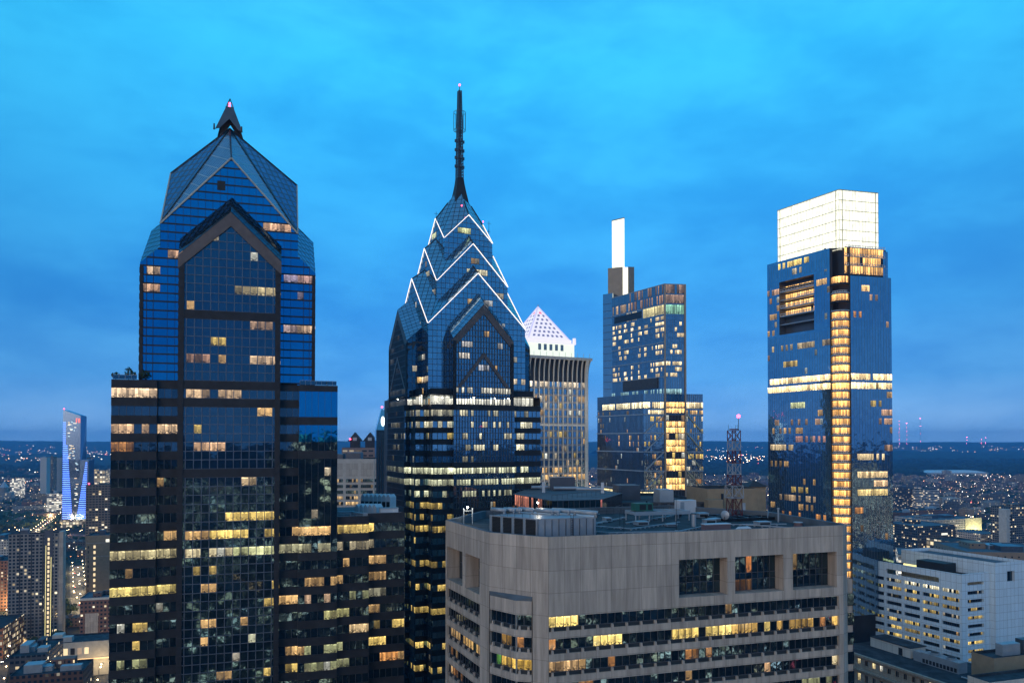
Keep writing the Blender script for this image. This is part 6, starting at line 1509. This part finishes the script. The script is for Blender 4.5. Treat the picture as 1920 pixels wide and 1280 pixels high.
    for i, x in enumerate(xs):
        for j, (a, b) in enumerate(((zc-4.2, zc-1.9), (zc-11.4, zc-8.2), (zc-16, zc-13.2))):
            hot = (j == 0 and i in (3, 5, 6)) or (j == 1 and i in (2, 3, 9, 10, 11, 12, 16)) or rn.random() < .05
            B = MB(); p = A+U*x-n*.45; B.face([tuple(p+Vector((0,0,a))), tuple(p+U*1.7+Vector((0,0,a))), tuple(p+U*1.7+Vector((0,0,b))), tuple(p+Vector((0,0,b)))], [(i,0),(i+1,0),(i+1,1),(i,1)], 0, (1,.8,.4,1) if rn.random() < .7 else (1,.95,.8,1))
            w = B.build('sash_window', M['lit'] if hot else M['glass_dark'], T)
            MB().bar(p+U*.85+n*.05+Vector((0,0,a)), p+U*.85+n*.05+Vector((0,0,b)), .12).build('sash_bar', M['limestone'], w)
    for z, d, h in ((zc, .9, .9), (zc-6.0, 1.3, .7), (zc-7.2, .5, .4), (zc-12.3, .5, .4)):
        MB().hexa([tuple(x+n*e+Vector((0,0,z+dz))) for dz in (-h, 0.02) for x, e in ((A, d), (A+U*W2, d), (A+U*W2, -.3), (A, -.3))]).build('cornice', lm, T)
    B = MB()
    for k in range(int(W2/1.1)): p = A+U*(k*1.1+.3)+n*.02; B.hexa([tuple(p+U*a+n*e+Vector((0,0,z))) for z in (zc-1.6, zc-.9) for a, e in ((0,.55),(.5,.55),(.5,-.1),(0,-.1))])
    B.build('dentil_row', lm, T)
    MB().face([tuple(p+Vector((0,0,zc-.3))) for p in (A-n*.2, A+U*W2-n*.2, A+U*W2-n*34, A-n*34)]).build('roof', M['roofing'], T)
    MB().prism([tuple(p) for p in (A-n*.6, A+U*W2-n*.6, A+U*W2-n*34, A-n*34)], 0, zc-.5).build('rear_wall', lm, T)
    # plant on it
    def plant(nm, lab, cat, a, b, h, w, l, m):
        p = A+U*a-n*b+O; t = thing(nm, lab, cat, (p.x, p.y, zc-.3), math.atan2(U.y, U.x)); MB().box(0, l, 0, w, 0, h).build('casing', m, t); return t
    t = plant('roof_house', 'flat pale roof house at the far end of the limestone block', 'roof house', 6, 16, 4.2, 9, 21, M['stone_pale']); MB().box(-.3, 21.3, -.3, 9.3, 4.2, 4.5).build('roof', M['roofing'], t); MB().box(15, 17, -.08, .1, .1, 3.2).build('door', M['black'], t)
    t = plant('cooling_tower', 'long slatted cooling tower with two round fans on the limestone roof', 'cooling tower', 33, 15, 4.4, 5, 17, M['steel'])
    MB().box(-4, -.2, .4, 4.4, 0, 4.0).build('side_box', M['steel'], t)
    for k in range(10): MB().box(.7+k*1.6, 1.8+k*1.6, -.1, .05, .4, 2.0).build('louvre', M['black'], t)
    for x in (4.6, 12): MB().tube((x,2.5,4.4), (x,2.5,5.2), 1.9, 1.9, 16).build('fan_cowl', M['steel'], t); MB().tube((x,2.5,5.21), (x,2.5,5.25), 1.6, 1.6, 16).build('fan', M['black'], t)
    B = MB()
    for k in range(9): B.bar((k*2.1,-.2,4.4), (k*2.1,-.2,5.4), .08)
    B.bar((0,-.2,5.4), (16.8,-.2,5.4), .08); B.build('guard_rail', M['steel'], t)
    p = O+A+U*62-n*10; t = thing('pipe_rack', 'tangle of pale roof pipes beyond the slatted cooling tower', 'pipes', (p.x, p.y, zc-.3), math.atan2(U.y, U.x))
    B = MB()
    for k in range(6): B.tube((k*1.1,0,0), (k*1.1,0,1.4), .22); B.tube((k*1.1,0,1.4), (k*1.1+1.6,3,1.0), .2)
    B.tube((-8,1.5,.6), (12,1.5,.6), .3); B.build('pipe', M['steel'], t)
    block('stone_roof_house', 'low tan stone house in front of the stair tower', 'house', 1859, 1990, 1226, 262, 9, CM['blank'], boxes=2, yaw=17)
    block('grey_roof_house', 'plain pale grey flat roofed block in the bottom corner', 'block', 1850, 1990, 1270, 240, 8, M['stone_pale'], boxes=0, yaw=17)
    # between the concrete block and the white office
    block('olive_office', 'olive glass office with stacked lit windows squeezed beside the concrete block', 'office building', 1570, 1630, 1022, 400, 30, CM['olive'], boxes=1)
    # mid distance
    T, L, h = block('dark_corner_block', 'dark glass block with a striped lit corner stair', 'office building', 1719, 1790, 985, 1000, 60, CM['dark'], boxes=1, roofm=M['roofing_pale'])
    for k in range(7): MB().box(L*.62, L*.78, -.3, .1, 8+k*6.5, 10.6+k*6.5).build('stair_window', M['lamp_soft'], T)
    T, L, h = block('cream_wall_block', 'office with a tall floodlit cream end wall', 'office building', 1742, 1838, 973, 1150, 70, CM['pale'], boxes=3, roofm=M['roofing_pale'])
    MB().box(L*.68, L+.2, -.6, .2, 18, h+1).build('end_wall', CM['cream'], T)
    for k in range(4): p = (L*.7+k*L*.09, -8, 22); MB().ball(p, .8).build('floodlight', M['lamp'], T)
    pl = bpy.data.lights.new('wall_flood', 'POINT'); pl.energy = 90000; pl.shadow_soft_size = 2; pl.color = (1,.9,.5); po = bpy.data.objects.new('wall_flood', pl); C.objects.link(po); po.parent = T; po.location = (L*.84, -16, 24)
    block('garage_hall', 'flat garage with a bright floodlit deck right of the cream wall', 'garage', 1838, 1880, 1000, 1080, 50, CM['pale'], boxes=0, roofm=M['roofing_pale'])
    block('glazed_hall', 'low hall with a long glowing amber window front', 'hall', 1783, 1835, 1014, 960, 40, CM['warmhall'], boxes=0)
    T, L, h = block('balcony_tower', 'white sided apartment tower with dark stacked balconies at the right margin', 'apartment tower', 1893, 1960, 950, 1020, 30, CM['tower'], boxes=1)
    MB().box(-7, 0, 0, 12, 0, h-2).build('end_wall', CM['palewall'], T)
    for k in range(16): MB().box(-1.5, 2.5, -.6, .1, 6+k*(h-14)/16, 8.2+k*(h-14)/16).build('balcony', M['black'], T)
    block('tan_warehouse', 'long tan flat roofed warehouse beyond the white office', 'warehouse', 1812, 1990, 1035, 700, 70, CM['blankrow'], boxes=4, yaw=-6, roofm=M['roofing_pale'])
    for i, (a, b, y, D, m, lab) in enumerate(((1676, 1700, 917, 1700, 'tower', 'grey flats block immediately right of the glowing crown tower'), (1700, 1727, 915, 1660, 'dark', 'dark flats block with amber windows, second from the glowing crown tower'), (1727, 1760, 917, 1640, 'strip2', 'flats block with pale horizontal stripes, third from the glowing crown tower'), (1688, 1722, 960, 1300, 'brick', 'brown brick block behind the dark glass corner block'), (1722, 1775, 955, 1420, 'brick', 'long low brown block before the striped flats'))):
        block('flats_block', lab, 'apartment block', a, b, y, D, 40, CM[m], boxes=1)
    T, L, h = block('lit_roof_hall', 'low pale roofed hall with a glowing gable below the glowing crown tower', 'hall', 1682, 1740, 1040, 800, 60, CM['lithall'], boxes=0, yaw=-25, roofm=M['roofing_pale'])
CM['strip2'] = city_mat('striped_flats', (.42,.42,.42), pl=.25, bay=4, floor=3.4, ww=1.0, wh=.5); CM['blankrow'] = city_mat('tan_warehouse', (.30,.21,.14), pl=.08, bay=6, floor=7, ww=.25, wh=.2)
right_city()
# ------------------------------------------------------------------ ground, hills, river, roads
def ground_mat():
    m, nt, b = mat('dusk_ground'); N = nt.nodes.new; K = nt.links.new
    tc = N('ShaderNodeTexCoord'); n1 = N('ShaderNodeTexNoise'); n1.inputs['Scale'].default_value = .004; n1.inputs['Detail'].default_value = 8; K(tc.outputs['Object'], n1.inputs[0])
    r = N('ShaderNodeValToRGB'); K(n1.outputs[0], r.inputs[0]); e = r.color_ramp.elements; e[0].position = .35; e[0].color = (.012,.018,.012,1); e[1].position = .68; e[1].color = (.045,.047,.05,1)
    K(r.outputs[0], b.inputs['Base Color']); b.inputs['Roughness'].default_value = .95; b.inputs['Specular IOR Level'].default_value = .1
    return m
def disc(name, r, z, m, n=96):
    B = MB(); B.face([(r*math.cos(2*math.pi*i/n), r*math.sin(2*math.pi*i/n), z) for i in range(n)]); o = B.build(name, m); o['kind'] = 'structure'; return o
disc('ground', 19000, 0, ground_mat())
M['hill'] = plain('wooded_hill', (.014,.022,.018), .95, var=.4, scale=.004)
rn = random.Random(2)
def ridge(Y, x0, x1, h, dh, sd, dep=2500):
    B = MB(); r = random.Random(sd); n = 90; ph = [r.uniform(0, 6.28) for _ in range(6)]
    prof = [h+dh*sum(math.sin(i*f+ph[j])/(j+1) for j, f in enumerate((.11,.23,.41,.83,1.7,2.9)))/1.6+r.uniform(-.06,.06)*dh for i in range(n+1)]
    for j, (yy, k) in enumerate(((0, 0), (dep*.5, .75), (dep, 1.0), (dep*1.6, .2))):
        for i in range(n+1): B.v.append((x0+(x1-x0)*i/n, Y+yy, -1+prof[i]*k))
    for j in range(3):
        for i in range(n): a = j*(n+1)+i; B.f.append((a, a+1, a+n+2, a+n+1))
    o = B.build('hills', M['hill'], smooth=True); o['kind'] = 'structure'
ridge(9500, -9500, -1500, 165, 14, 1); ridge(9500, -1600, 9500, 150, 12, 5); ridge(6500, 900, 6200, 62, 14, 9, 1500); ridge(5200, -4200, -600, 45, 12, 4, 1500)
for o in [x for x in C.objects if x.name.startswith('hills')]: pass
# river reach and the pale roof of a far hall
M['water'] = glass('river_water', (.5,.55,.6), rough=.08, metal=.6, wav=.3)
B = MB(); B.face([(at(1300, 4300).x, 3900, .6), (at(1345, 3900).x, 3900, .6), (at(1372, 4200).x, 4250, .6), (at(1350, 4600).x, 4700, .6), (at(1300, 4800).x, 4800, .6)]); o = B.build('river', M['water']); o['kind'] = 'structure'
B = MB(); B.face([(-2400, 1290, .5), (-300, 1900, .5), (-300, 1990, .5), (-2400, 1400, .5)]); o = B.build('river', M['water']); o['kind'] = 'structure'
T = thing('far_hall', 'very long pale roofed hall lying before the dark woods', 'hall', at(1745, 3650), R(3))
MB().box(0, 290, 0, 120, 0, 15).build('wall', CM['palewall'], T); MB().hexa([(-4,-4,15),(294,-4,15),(294,124,15),(-4,124,15),(40,20,26),(240,20,26),(240,100,26),(40,100,26)]).build('roof', M['white_steel'], T)

# roads with pavements
def road(px_pts, w=14, name='road', m=None, z=.25):
    pts = [Vector((p.x, p.y, 0)) for p in px_pts]; B = MB(); K_ = MB()
    for p, q in zip(pts, pts[1:]):
        u = (q-p).normalized(); n = Vector((u.y, -u.x, 0))*(w/2)
        B.face([(*(p-n)[:2], z), (*(p+n)[:2], z), (*(q+n)[:2], z), (*(q-n)[:2], z)][::1])
    o = B.build(name, m or M['asphalt']); o['kind'] = 'structure'; return pts
def gp(px, py, z=0):                     # point of the ground seen at a pixel
    D = (HC-z)/((py-825)/F); return at(px, D)
STREETS = [([gp(190, 1350), gp(207, 1262), gp(205, 1225), gp(150, 1120), gp(145, 1060)], (1,.72,.35), 10), ([gp(-8, 1300), gp(18, 1170), gp(40, 1120)], (1,.66,.28), 8), ([gp(-120, 1006), gp(100, 1000), gp(215, 1006)], (1,.5,.3), 9), ([gp(60, 1005), gp(112, 965), gp(125, 950)], (1,.75,.4), 9),
           ([gp(1720, 1060), gp(1702, 1005), gp(1668, 965)], (1,.7,.4), 12), ([gp(1640, 1060), gp(1800, 1046), gp(1960, 1040)], (1,.75,.45), 8)]
LAMPS = []
for pts, col, w in STREETS:
    pts = road(pts, w*1.6)
    for p, q in zip(pts, pts[1:]):
        L = (q-p).length; k = 0; u = (q-p).normalized(); n = Vector((u.y, -u.x, 0))*(w*.6)
        while k*32 < L:
            for s in (-1, 1): LAMPS.append((p+u*(k*32+(8 if s > 0 else 0))+n*s, col))
            k += 1
def street_lamps():
    proto = thing('street_lamp', 'tall street lamp with a glowing warm head along a lit street', 'street lamp', (0,0,0), 0, 'street lamps along the lit streets')
    B = MB(); B.tube((0,0,0), (0,0,8.6), .14, .09, 6); B.bar((0,0,8.6), (1.6,0,9.0), .1); B.build('pole', M['mull'], proto)
    MB().ball((1.7,0,8.9), .42, 6, 4).build('lamp_head', M['street_glow'], proto)
    first = True
    vis = [(p, c) for p, c in LAMPS if p.y > 300][:150]
    for p, c in vis:
        if first: o = proto; first = False
        else:
            o = proto.copy(); C.objects.link(o)
            for ch in proto.children: d = ch.copy(); C.objects.link(d); d.parent = o
        o.location = p
    # every few lamps throws real light on the street
    for i, (p, c) in enumerate(vis):
        if i % 3 == 0:
            l = bpy.data.lights.new('street_light', 'POINT'); l.energy = 7000 if p.y < 700 else 24000; l.color = c; l.shadow_soft_size = .5; o = bpy.data.objects.new('street_light', l); C.objects.link(o); o.location = (p.x, p.y, 9.5)
M['street_glow'] = emit('street_lamp_glow', (1,.70,.36), 22, sample=False)
street_lamps()
def cars():
    rn = random.Random(14); protos = []
    for nm, colr in (('white', (.6,.6,.6)), ('dark', (.03,.03,.04)), ('red', (.25,.03,.03))):
        m = plain(nm+'_car_paint', colr, .3, .2); t = thing('parked_car', nm+' car on a lamp lit street', 'car', (0,0,0), 0, nm+' cars on the lamp lit streets')
        B = MB(); B.hexa([(-2.2,-.9,.35),(2.2,-.9,.35),(2.2,.9,.35),(-2.2,.9,.35),(-2.15,-.85,.95),(2.15,-.85,.85),(2.15,.85,.85),(-2.15,.85,.95)]); B.build('body', m, t)
        MB().hexa([(-1.7,-.8,.93),(1.1,-.8,.88),(1.1,.8,.88),(-1.7,.8,.93),(-1.3,-.65,1.45),(.4,-.65,1.45),(.4,.65,1.45),(-1.3,.65,1.45)]).build('cabin', M['dark_room'], t)
        for x in (-1.4, 1.4):
            for y in (-.9, .9): MB().tube((x,y-.1,.34), (x,y+.1,.34), .34, .34, 10).build('wheel', M['black'], t)
        for y in (-.6, .6): MB().ball((-2.2,y,.75), .14, 6, 4).build('tail_light', M['beacon'], t); MB().ball((2.2,y,.65), .16, 6, 4).build('headlight', M['lamp'], t)
        protos.append(t)
    used = set(); k = 0
    for pts, col, w in STREETS:
        for p, q in zip(pts, pts[1:]):
            L = (q-p).length; u = (q-p).normalized(); n = Vector((u.y, -u.x, 0))
            for i in range(int(min(L, 500)/22)):
                if k > 70 or rn.random() < .35: continue
                j = rn.randrange(3); o = protos[j]
                if j in used:
                    o2 = o.copy(); C.objects.link(o2)
                    for ch in o.children: d = ch.copy(); C.objects.link(d); d.parent = o2
                    o = o2
                used.add(j); k += 1; s = rn.choice((-1, 1))
                pos = p+u*(i*22+rn.uniform(0, 12))+n*s*w*.22; o.location = (pos.x, pos.y, .26); o.rotation_euler = (0, 0, math.atan2(u.y, u.x)+(math.pi if s > 0 else 0))
cars()

# ------------------------------------------------------------------ the city plain
def visible(p, h=10):
    if p.y < 300: return False
    px = 960+F*p.x/p.y; py = 825+F*(HC-h)/p.y
    if px < -25 or px > 1945 or py > 1285: return False
    if px < 222 or px > 1672: return True
    return (625 < px < 735 and p.y > 560) or (1098 < px < 1122) or (1310 < px < 1440)
BUSY = []
for o in list(C.objects):
    if o.parent is None and o.type == 'EMPTY' and o.name.split('.')[0] not in ('street_lamp', 'parked_car'):
        bb = [c.matrix_basis @ Vector(v) for c in o.children if c.type == 'MESH' for v in c.bound_box]
        if not bb: continue
        Mx = Matrix.Translation(o.location) @ o.rotation_euler.to_matrix().to_4x4()
        x0, x1 = min(v.x for v in bb), max(v.x for v in bb); y0, y1 = min(v.y for v in bb), max(v.y for v in bb)
        BUSY.append((Mx.inverted(), x0-9, x1+9, y0-9, y1+9))
def free(p, r=12):
    for Mi, x0, x1, y0, y1 in BUSY:
        v = Mi @ Vector((p.x, p.y, 0))
        if x0-r < v.x < x1+r and y0-r < v.y < y1+r: return False
    for pts, c, w in STREETS:
        for a, b in zip(pts, pts[1:]):
            ab = b-a; t = max(0, min(1, (Vector((p.x,p.y,0))-a).dot(ab)/ab.length_squared))
            if (a+ab*t-Vector((p.x,p.y,0))).length < w*1.2+r: return False
    return True
def city_plain():
    rn = random.Random(77); protos = {}
    def proto(kind, i):
        if (kind, i) in protos: return protos[(kind, i)]
        B = MB()
        if kind == 'row':
            L, d, h = (26, 38, 52)[i % 3], 13, (9, 10.5, 12)[i % 3]
            B.prism([(0,0),(L,0),(L,d),(0,d)], 0, h)
            for k in range(int(L/9)): B.box(3+k*9, 6+k*9, d*.4, d*.7, h-.1, h+1.6)
            for k in range(int(L/6)): B.box(k*6+.2, k*6+.9, d*.45, d*.55, h-.1, h+1.3)
        else:
            L, d, h = (24, 40, 30)[i % 3], (18, 22, 26)[i % 3], (17, 24, 34)[i % 3]
            B.prism([(0,0),(L,0),(L,d),(0,d)], 0, h); B.box(L*.2, L*.5, d*.3, d*.7, h-.1, h+3); B.box(L*.6, L*.8, d*.2, d*.5, h-.1, h+2)
        m = CM['row'] if kind == 'row' else [CM['pale'], CM['brick'], CM['tan'], CM['far']][i % 4]
        me = B.build('tmp', [m]).data; o = bpy.data.objects['tmp']; bpy.data.objects.remove(o)
        protos[(kind, i)] = (me, B); return protos[(kind, i)]
    cand = []
    yaw = R(19); u = Vector((math.cos(yaw), math.sin(yaw), 0)); v = Vector((-u.y, u.x, 0))
    for gi in range(-75, 95):
        for gj in range(6, 110):
            p = u*(gi*58+rn.uniform(-6, 6))+v*(gj*42+rn.uniform(-5, 5)); 
            if p.y < 420: continue
            pxx = 960+F*p.x/p.y
            if not visible(p) and not (-260 < pxx < 2180): continue
            if p.y > 4300 or (p.x > 600 and p.y > 3500) or rn.random() < .22 or (p.x < 0 and 1250 < p.y < 1480 and p.x < -700): continue
            if not free(p, 16): continue
            if 1680 < 960+F*p.x/p.y < 1770 and p.y < 1020: continue
            cand.append(p)
    cand.sort(key=lambda p: p.y)
    ST = {}
    nr = 0
    cand.sort(key=lambda p: (not visible(p), p.y))
    for k, p in enumerate(cand):
        tall = rn.random() < (.16 if p.y < 2200 else .06); kind = 'mid' if tall else 'row'; i = rn.randrange(12); me, B = proto(kind, i)
        ang = yaw+rn.choice((0, math.pi/2))
        if k < 270 and visible(p):
            o = bpy.data.objects.new('flats' if tall else 'row_terrace', me); C.objects.link(o); o.location = p; o.rotation_euler = (0, 0, ang); o.scale = (1, 1, rn.uniform(.85, 1.25))
            side = 'left of the gabled tower' if p.x < 0 else 'right of the glowing crown tower' if p.x > 500 else 'seen between the towers'
            if tall: tag(o, 'mid height block of flats standing among low terraces '+side, 'flats', 'flats among the terraces '+side)
            else: tag(o, 'low flat roofed brick terrace in the dim streets '+side, 'terrace', 'low brick terraces '+side)
        else:
            key = me.materials[0].name; S_ = ST.setdefault(key, (MB(), me.materials[0]))[0]; c, s = math.cos(ang), math.sin(ang); off = len(S_.v)
            S_.v += [(p.x+x*c-y*s, p.y+x*s+y*c, z) for x, y, z in B.v]
            for fi, f in enumerate(B.f):
                if fi in B.uv: S_.uv[len(S_.f)] = [(a+k*13.7, b) for a, b in B.uv[fi]]
                S_.f.append(tuple(off+q for q in f))
    for key, (S_, m) in ST.items(): tag(S_.build('distant_rooftops', m), 'mass of far small roofs fading towards the woods', 'rooftops', kind='stuff')
    # trees: near ones stand alone, the rest is woodland
    def crown(r, sd, n=150):
        q = random.Random(sd); B = MB()
        blobs = [(q.uniform(-.5,.5)*r, q.uniform(-.5,.5)*r, q.uniform(-.25,.45)*r, q.uniform(.4,.65)*r) for _ in range(6)]
        for k in range(n):
            bx, by, bz, br = blobs[k % 6]; a, b = q.uniform(0, 6.28), q.uniform(-.6, 1); t = math.sqrt(1-b*b)
            c = Vector((bx+br*t*math.cos(a), by+br*t*math.sin(a), r*1.5+bz+br*b)); e = Vector((q.uniform(-1,1), q.uniform(-1,1), q.uniform(-1,1))).normalized()*r*.17; f = e.orthogonal().normalized()*r*.14
            B.face([c-e, c+f, c+e, c-f])
        for bx, by, bz, br in blobs: B.ball((bx, by, r*1.5+bz), br*.8, 6, 4)
        return B
    crowns = [crown(4.6, s) for s in range(4)]
    trunk = MB(); trunk.tube((0,0,0), (0,0,6.2), .4, .2, 6); trunk.bar((0,0,4), (1.8,.6,6.8), .16); trunk.bar((0,0,4.3), (-1.5,-.8,6.9), .16)
    cm = [c.build('tmp', M['leaf']) for c in crowns]; tm = trunk.build('tmp_trunk', M['bark']); cme = [c.data for c in cm]; tme = tm.data
    for o in cm+[tm]: bpy.data.objects.remove(o)
    W_ = MB(); cnt = 0; spots = []
    for gi in range(5200):
        if gi < 260: px, D = rn.uniform(1682, 1790), rn.uniform(780, 1020)
        elif gi < 420: px, D = rn.uniform(1790, 1925), rn.uniform(820, 1000)
        elif gi < 760: px, D = rn.uniform(-10, 112), rn.uniform(1450, 1720)
        elif gi < 820: px, D = rn.uniform(60, 215), rn.uniform(520, 800)
        else:
            D = 900+3400*rn.random()**.8; px = rn.choice((rn.uniform(-20, 215), rn.uniform(1675, 1940), rn.uniform(1675, 1940), rn.uniform(1310, 1440), rn.uniform(630, 720)))
        p = at(px, D)
        if free(p, 1) and visible(p): spots.append(p)
    spots.sort(key=lambda p: p.y)
    for k, p in enumerate(spots):
        s = rn.uniform(.75, 1.5)
        if k < 160:
            side = 'left of the gabled tower' if p.x < 0 else 'right of the glowing crown tower' if p.x > 500 else 'seen between the towers'
            t = thing('leafy_tree', 'dark leafy tree among the low roofs '+side, 'tree', p, rn.uniform(0, 6), 'trees among the roofs '+side); t.scale = (s, s, s)
            for nm, me in (('crown', cme[k % 4]), ('trunk', tme)): o = bpy.data.objects.new(nm, me); C.objects.link(o); o.parent = t
        else:
            B = crowns[k % 4]; off = len(W_.v); W_.v += [(p.x+x*s, p.y+y*s, z*s-2) for x, y, z in B.v[600:]]; W_.f += [tuple(off+i-600 for i in f) for f in B.f[150:]]
    tag(W_.build('far_woodland', M['leaf']), 'dark scattered woodland among the far roofs', 'woodland', kind='stuff')
    # far woods before the hills as one rough canopy sheet
    B = MB(); q = random.Random(6)
    for x0, x1, y0, y1, n in ((200, 5600, 3700, 9000, 2600), (-5200, -300, 3300, 8500, 1500)):
        for k in range(n):
            y = y0+(y1-y0)*q.random()**1.6; lo, hi = ((max(x0, y*.15), min(x1, y*.75)) if x0 > 0 else (max(x0, -y*.75), x1)); x = q.uniform(lo, hi); r = q.uniform(14, 40); B.ball((x, y, 2), r, 6, 4, .55)
    tag(B.build('far_forest', M['hill']), 'dark far forest between the city and the hills', 'forest', kind='stuff')
    # lights of the city
    mats = {'warm': emit('far_lamp_warm', (1,.62,.30), 9, sample=False), 'white': emit('far_lamp_white', (1,.93,.80), 10, sample=False), 'red': emit('far_lamp_red', (1,.10,.12), 9, sample=False), 'orange': emit('far_lamp_orange', (1,.42,.16), 9, sample=False)}
    LB = {k: MB() for k in mats}
    def oct_(B, p, r): 
        k = len(B.v); B.v += [(p[0]-r,p[1],p[2]),(p[0]+r,p[1],p[2]),(p[0],p[1]-r,p[2]),(p[0],p[1]+r,p[2]),(p[0],p[1],p[2]-r),(p[0],p[1],p[2]+r)]
        B.f += [tuple(k+i for i in f) for f in ((0,2,5),(2,1,5),(1,3,5),(3,0,5),(2,0,4),(1,2,4),(3,1,4),(0,3,4))]
    for k in range(1150):
        D = 700+3500*rn.random()**.75; px = rn.choice((rn.uniform(-30, 215), rn.uniform(1680, 1950), rn.uniform(1680, 1950), rn.uniform(625, 720)))
        p = at(px, D); 
        if px > 1600 and D > 3450: continue
        c = rn.choices(('warm','white','red','orange'), (5,3,.5,3))[0]; oct_(LB[c], (p.x, p.y, rn.uniform(6, 13)), (.26+D*.00030)*rn.choice((.55,.65,.8,1.2)))
    for si in range(46):      # lit streets of the grid
        along = rn.random() < .5; c0 = rn.randrange(-40, 60)*87.0; d1, d2 = (v, u) if along else (u, v); col = rn.choice(('warm', 'orange', 'warm', 'white'))
        for j in range(-90, 120):
            p = d2*c0+d1*(j*38.0+rn.uniform(-4, 4))
            if p.y < 650 or p.y > 3700 or not visible(p): continue
            oct_(LB[col], (p.x, p.y, 8), (.3+p.y*.0003)*rn.choice((.7, .9, 1.1)))
    for k in range(420):      # clusters on the far slopes
        D = rn.uniform(5200, 10500); px = rn.choice((rn.uniform(-40, 215), rn.uniform(1310, 1440), rn.uniform(1680, 1950), rn.uniform(1680, 1950))); p = at(px, D); z = max(14, (D-9500)*.06+14)
        if px > 1600 and D < 7600: continue
        for j in range(rn.choice((1,1,2,4))): oct_(LB[rn.choices(('warm','white','orange','red'), (4,4,2,.4))[0]], (p.x+rn.uniform(-60,60), p.y, z+rn.uniform(0, 30)), rn.uniform(1.6, 3.8))
    for k in range(120):      # all round, so that the glass has lights to mirror
        pass
    for k in range(4200):
        a = rn.uniform(.98*math.pi, 2.02*math.pi); D = 250+2600*rn.random(); p = (D*math.cos(a), D*math.sin(a)); oct_(LB[rn.choices(('warm','white','red','orange'), (5,5,.7,2))[0]], (*p, rn.uniform(8, 60) if D < 900 else 12), .8+D*.0009)
    for c, B in LB.items(): tag(B.build('city_lights', mats[c]), 'countless %s lights scattered over the dark city' % c, 'city lights', kind='stuff')
    # buildings on the viewer's side of the street grid, mirrored in the glass fronts
    B = MB(); q = random.Random(9)
    for k in range(260):
        a = q.uniform(math.pi*.98, 2.02*math.pi); D = q.uniform(150, 1500); x, y = D*math.cos(a), D*math.sin(a); h = q.uniform(25, 90)*(1.5 if q.random() < .22 and D > 220 else 1)
        B.rbox((x, y), (math.cos(R(17)), math.sin(R(17))), q.uniform(12, 26), q.uniform(12, 26), 0, h)
    for x, y, w, h in ((-175, -35, 22, 158), (-130, -75, 18, 150), (-215, -60, 20, 165), (-160, -120, 24, 170), (-95, -190, 20, 150), (60, -150, 22, 168), (110, -240, 26, 180), (-20, -260, 24, 160), (190, -90, 24, 150)): B.rbox((x, y), (math.cos(R(17)), math.sin(R(17))), w, w*.9, 0, h)  # unseen towers added to shade the gabled tower's lower floors and darken reflections
    tag(B.build('city_behind', CM['reflect']), 'unseen city blocks on the near side of the street grid with added shading towers', 'city blocks', kind='stuff')
CM['reflect'] = city_mat('near_side_block', (.12,.11,.11), pl=.25, bay=6, floor=5, ww=.7, wh=.5, st=6.0)
city_plain()
# radio masts on the far ridge
def radio_mast(px, yt, yb, D, lab, n):
    p = at(px, D); zb, zt = zof(yb, D), zof(yt, D); T = thing('radio_mast', lab, 'radio mast', (p.x, p.y, 0), 0, 'radio masts on the far ridge')
    B = MB(); w = 1.6
    for x, y in ((-1,-1),(1,-1),(0,1)): B.bar((x*w,y*w,0), (x*w*.6,y*w*.6,zt), .9)
    B.build('lattice', M['mull'], T)
    for k in range(n): MB().ball((0,-2.5,zb+6+(zt-zb-6)*k/(n-1)), 2.0 if k < n-1 else 2.4, 6, 4).build('beacon', M['mast_light'], T)
M['mast_light'] = emit('mast_light', (1,.12,.25), 40, sample=False)
for px, yt, yb, lab, n in ((1686, 789, 832, 'thin radio mast with many red lamps, first right of the glowing crown tower', 7), (1700, 793, 832, 'fainter thin radio mast with close red lamps, second from the glowing crown tower', 6), (1725.5, 784, 828, 'tallest radio mast, with four red lamps and a side antenna', 4), (1812.5, 819, 832, 'short squat radio mast with three red lamps right of the tallest mast', 3), (1840, 823, 831, 'faint stub mast, left one of the last pair', 2), (1848, 820, 831, 'stub mast with red top lamp, right one of the last pair', 2)):
    radio_mast(px, yt, yb, 9300, lab, n)
finish_lit()
# ------------------------------------------------------------------ evening haze
def haze():
    B = MB(); B.box(-13000, 13000, -3500, 13200, -2, 330); o = B.build('haze', HZ); tag(o, 'thin blue evening haze over the whole city', 'haze', kind='stuff')
m = bpy.data.materials.new('haze_air'); m.use_nodes = True; nt = m.node_tree; nt.nodes.clear()
o_ = nt.nodes.new('ShaderNodeOutputMaterial'); pv = nt.nodes.new('ShaderNodeVolumePrincipled'); nt.links.new(pv.outputs[0], o_.inputs['Volume'])
pv.inputs['Color'].default_value = (.14, .52, 1, 1); pv.inputs['Density'].default_value = .00007; pv.inputs['Anisotropy'].default_value = .0
HZ = m

haze()
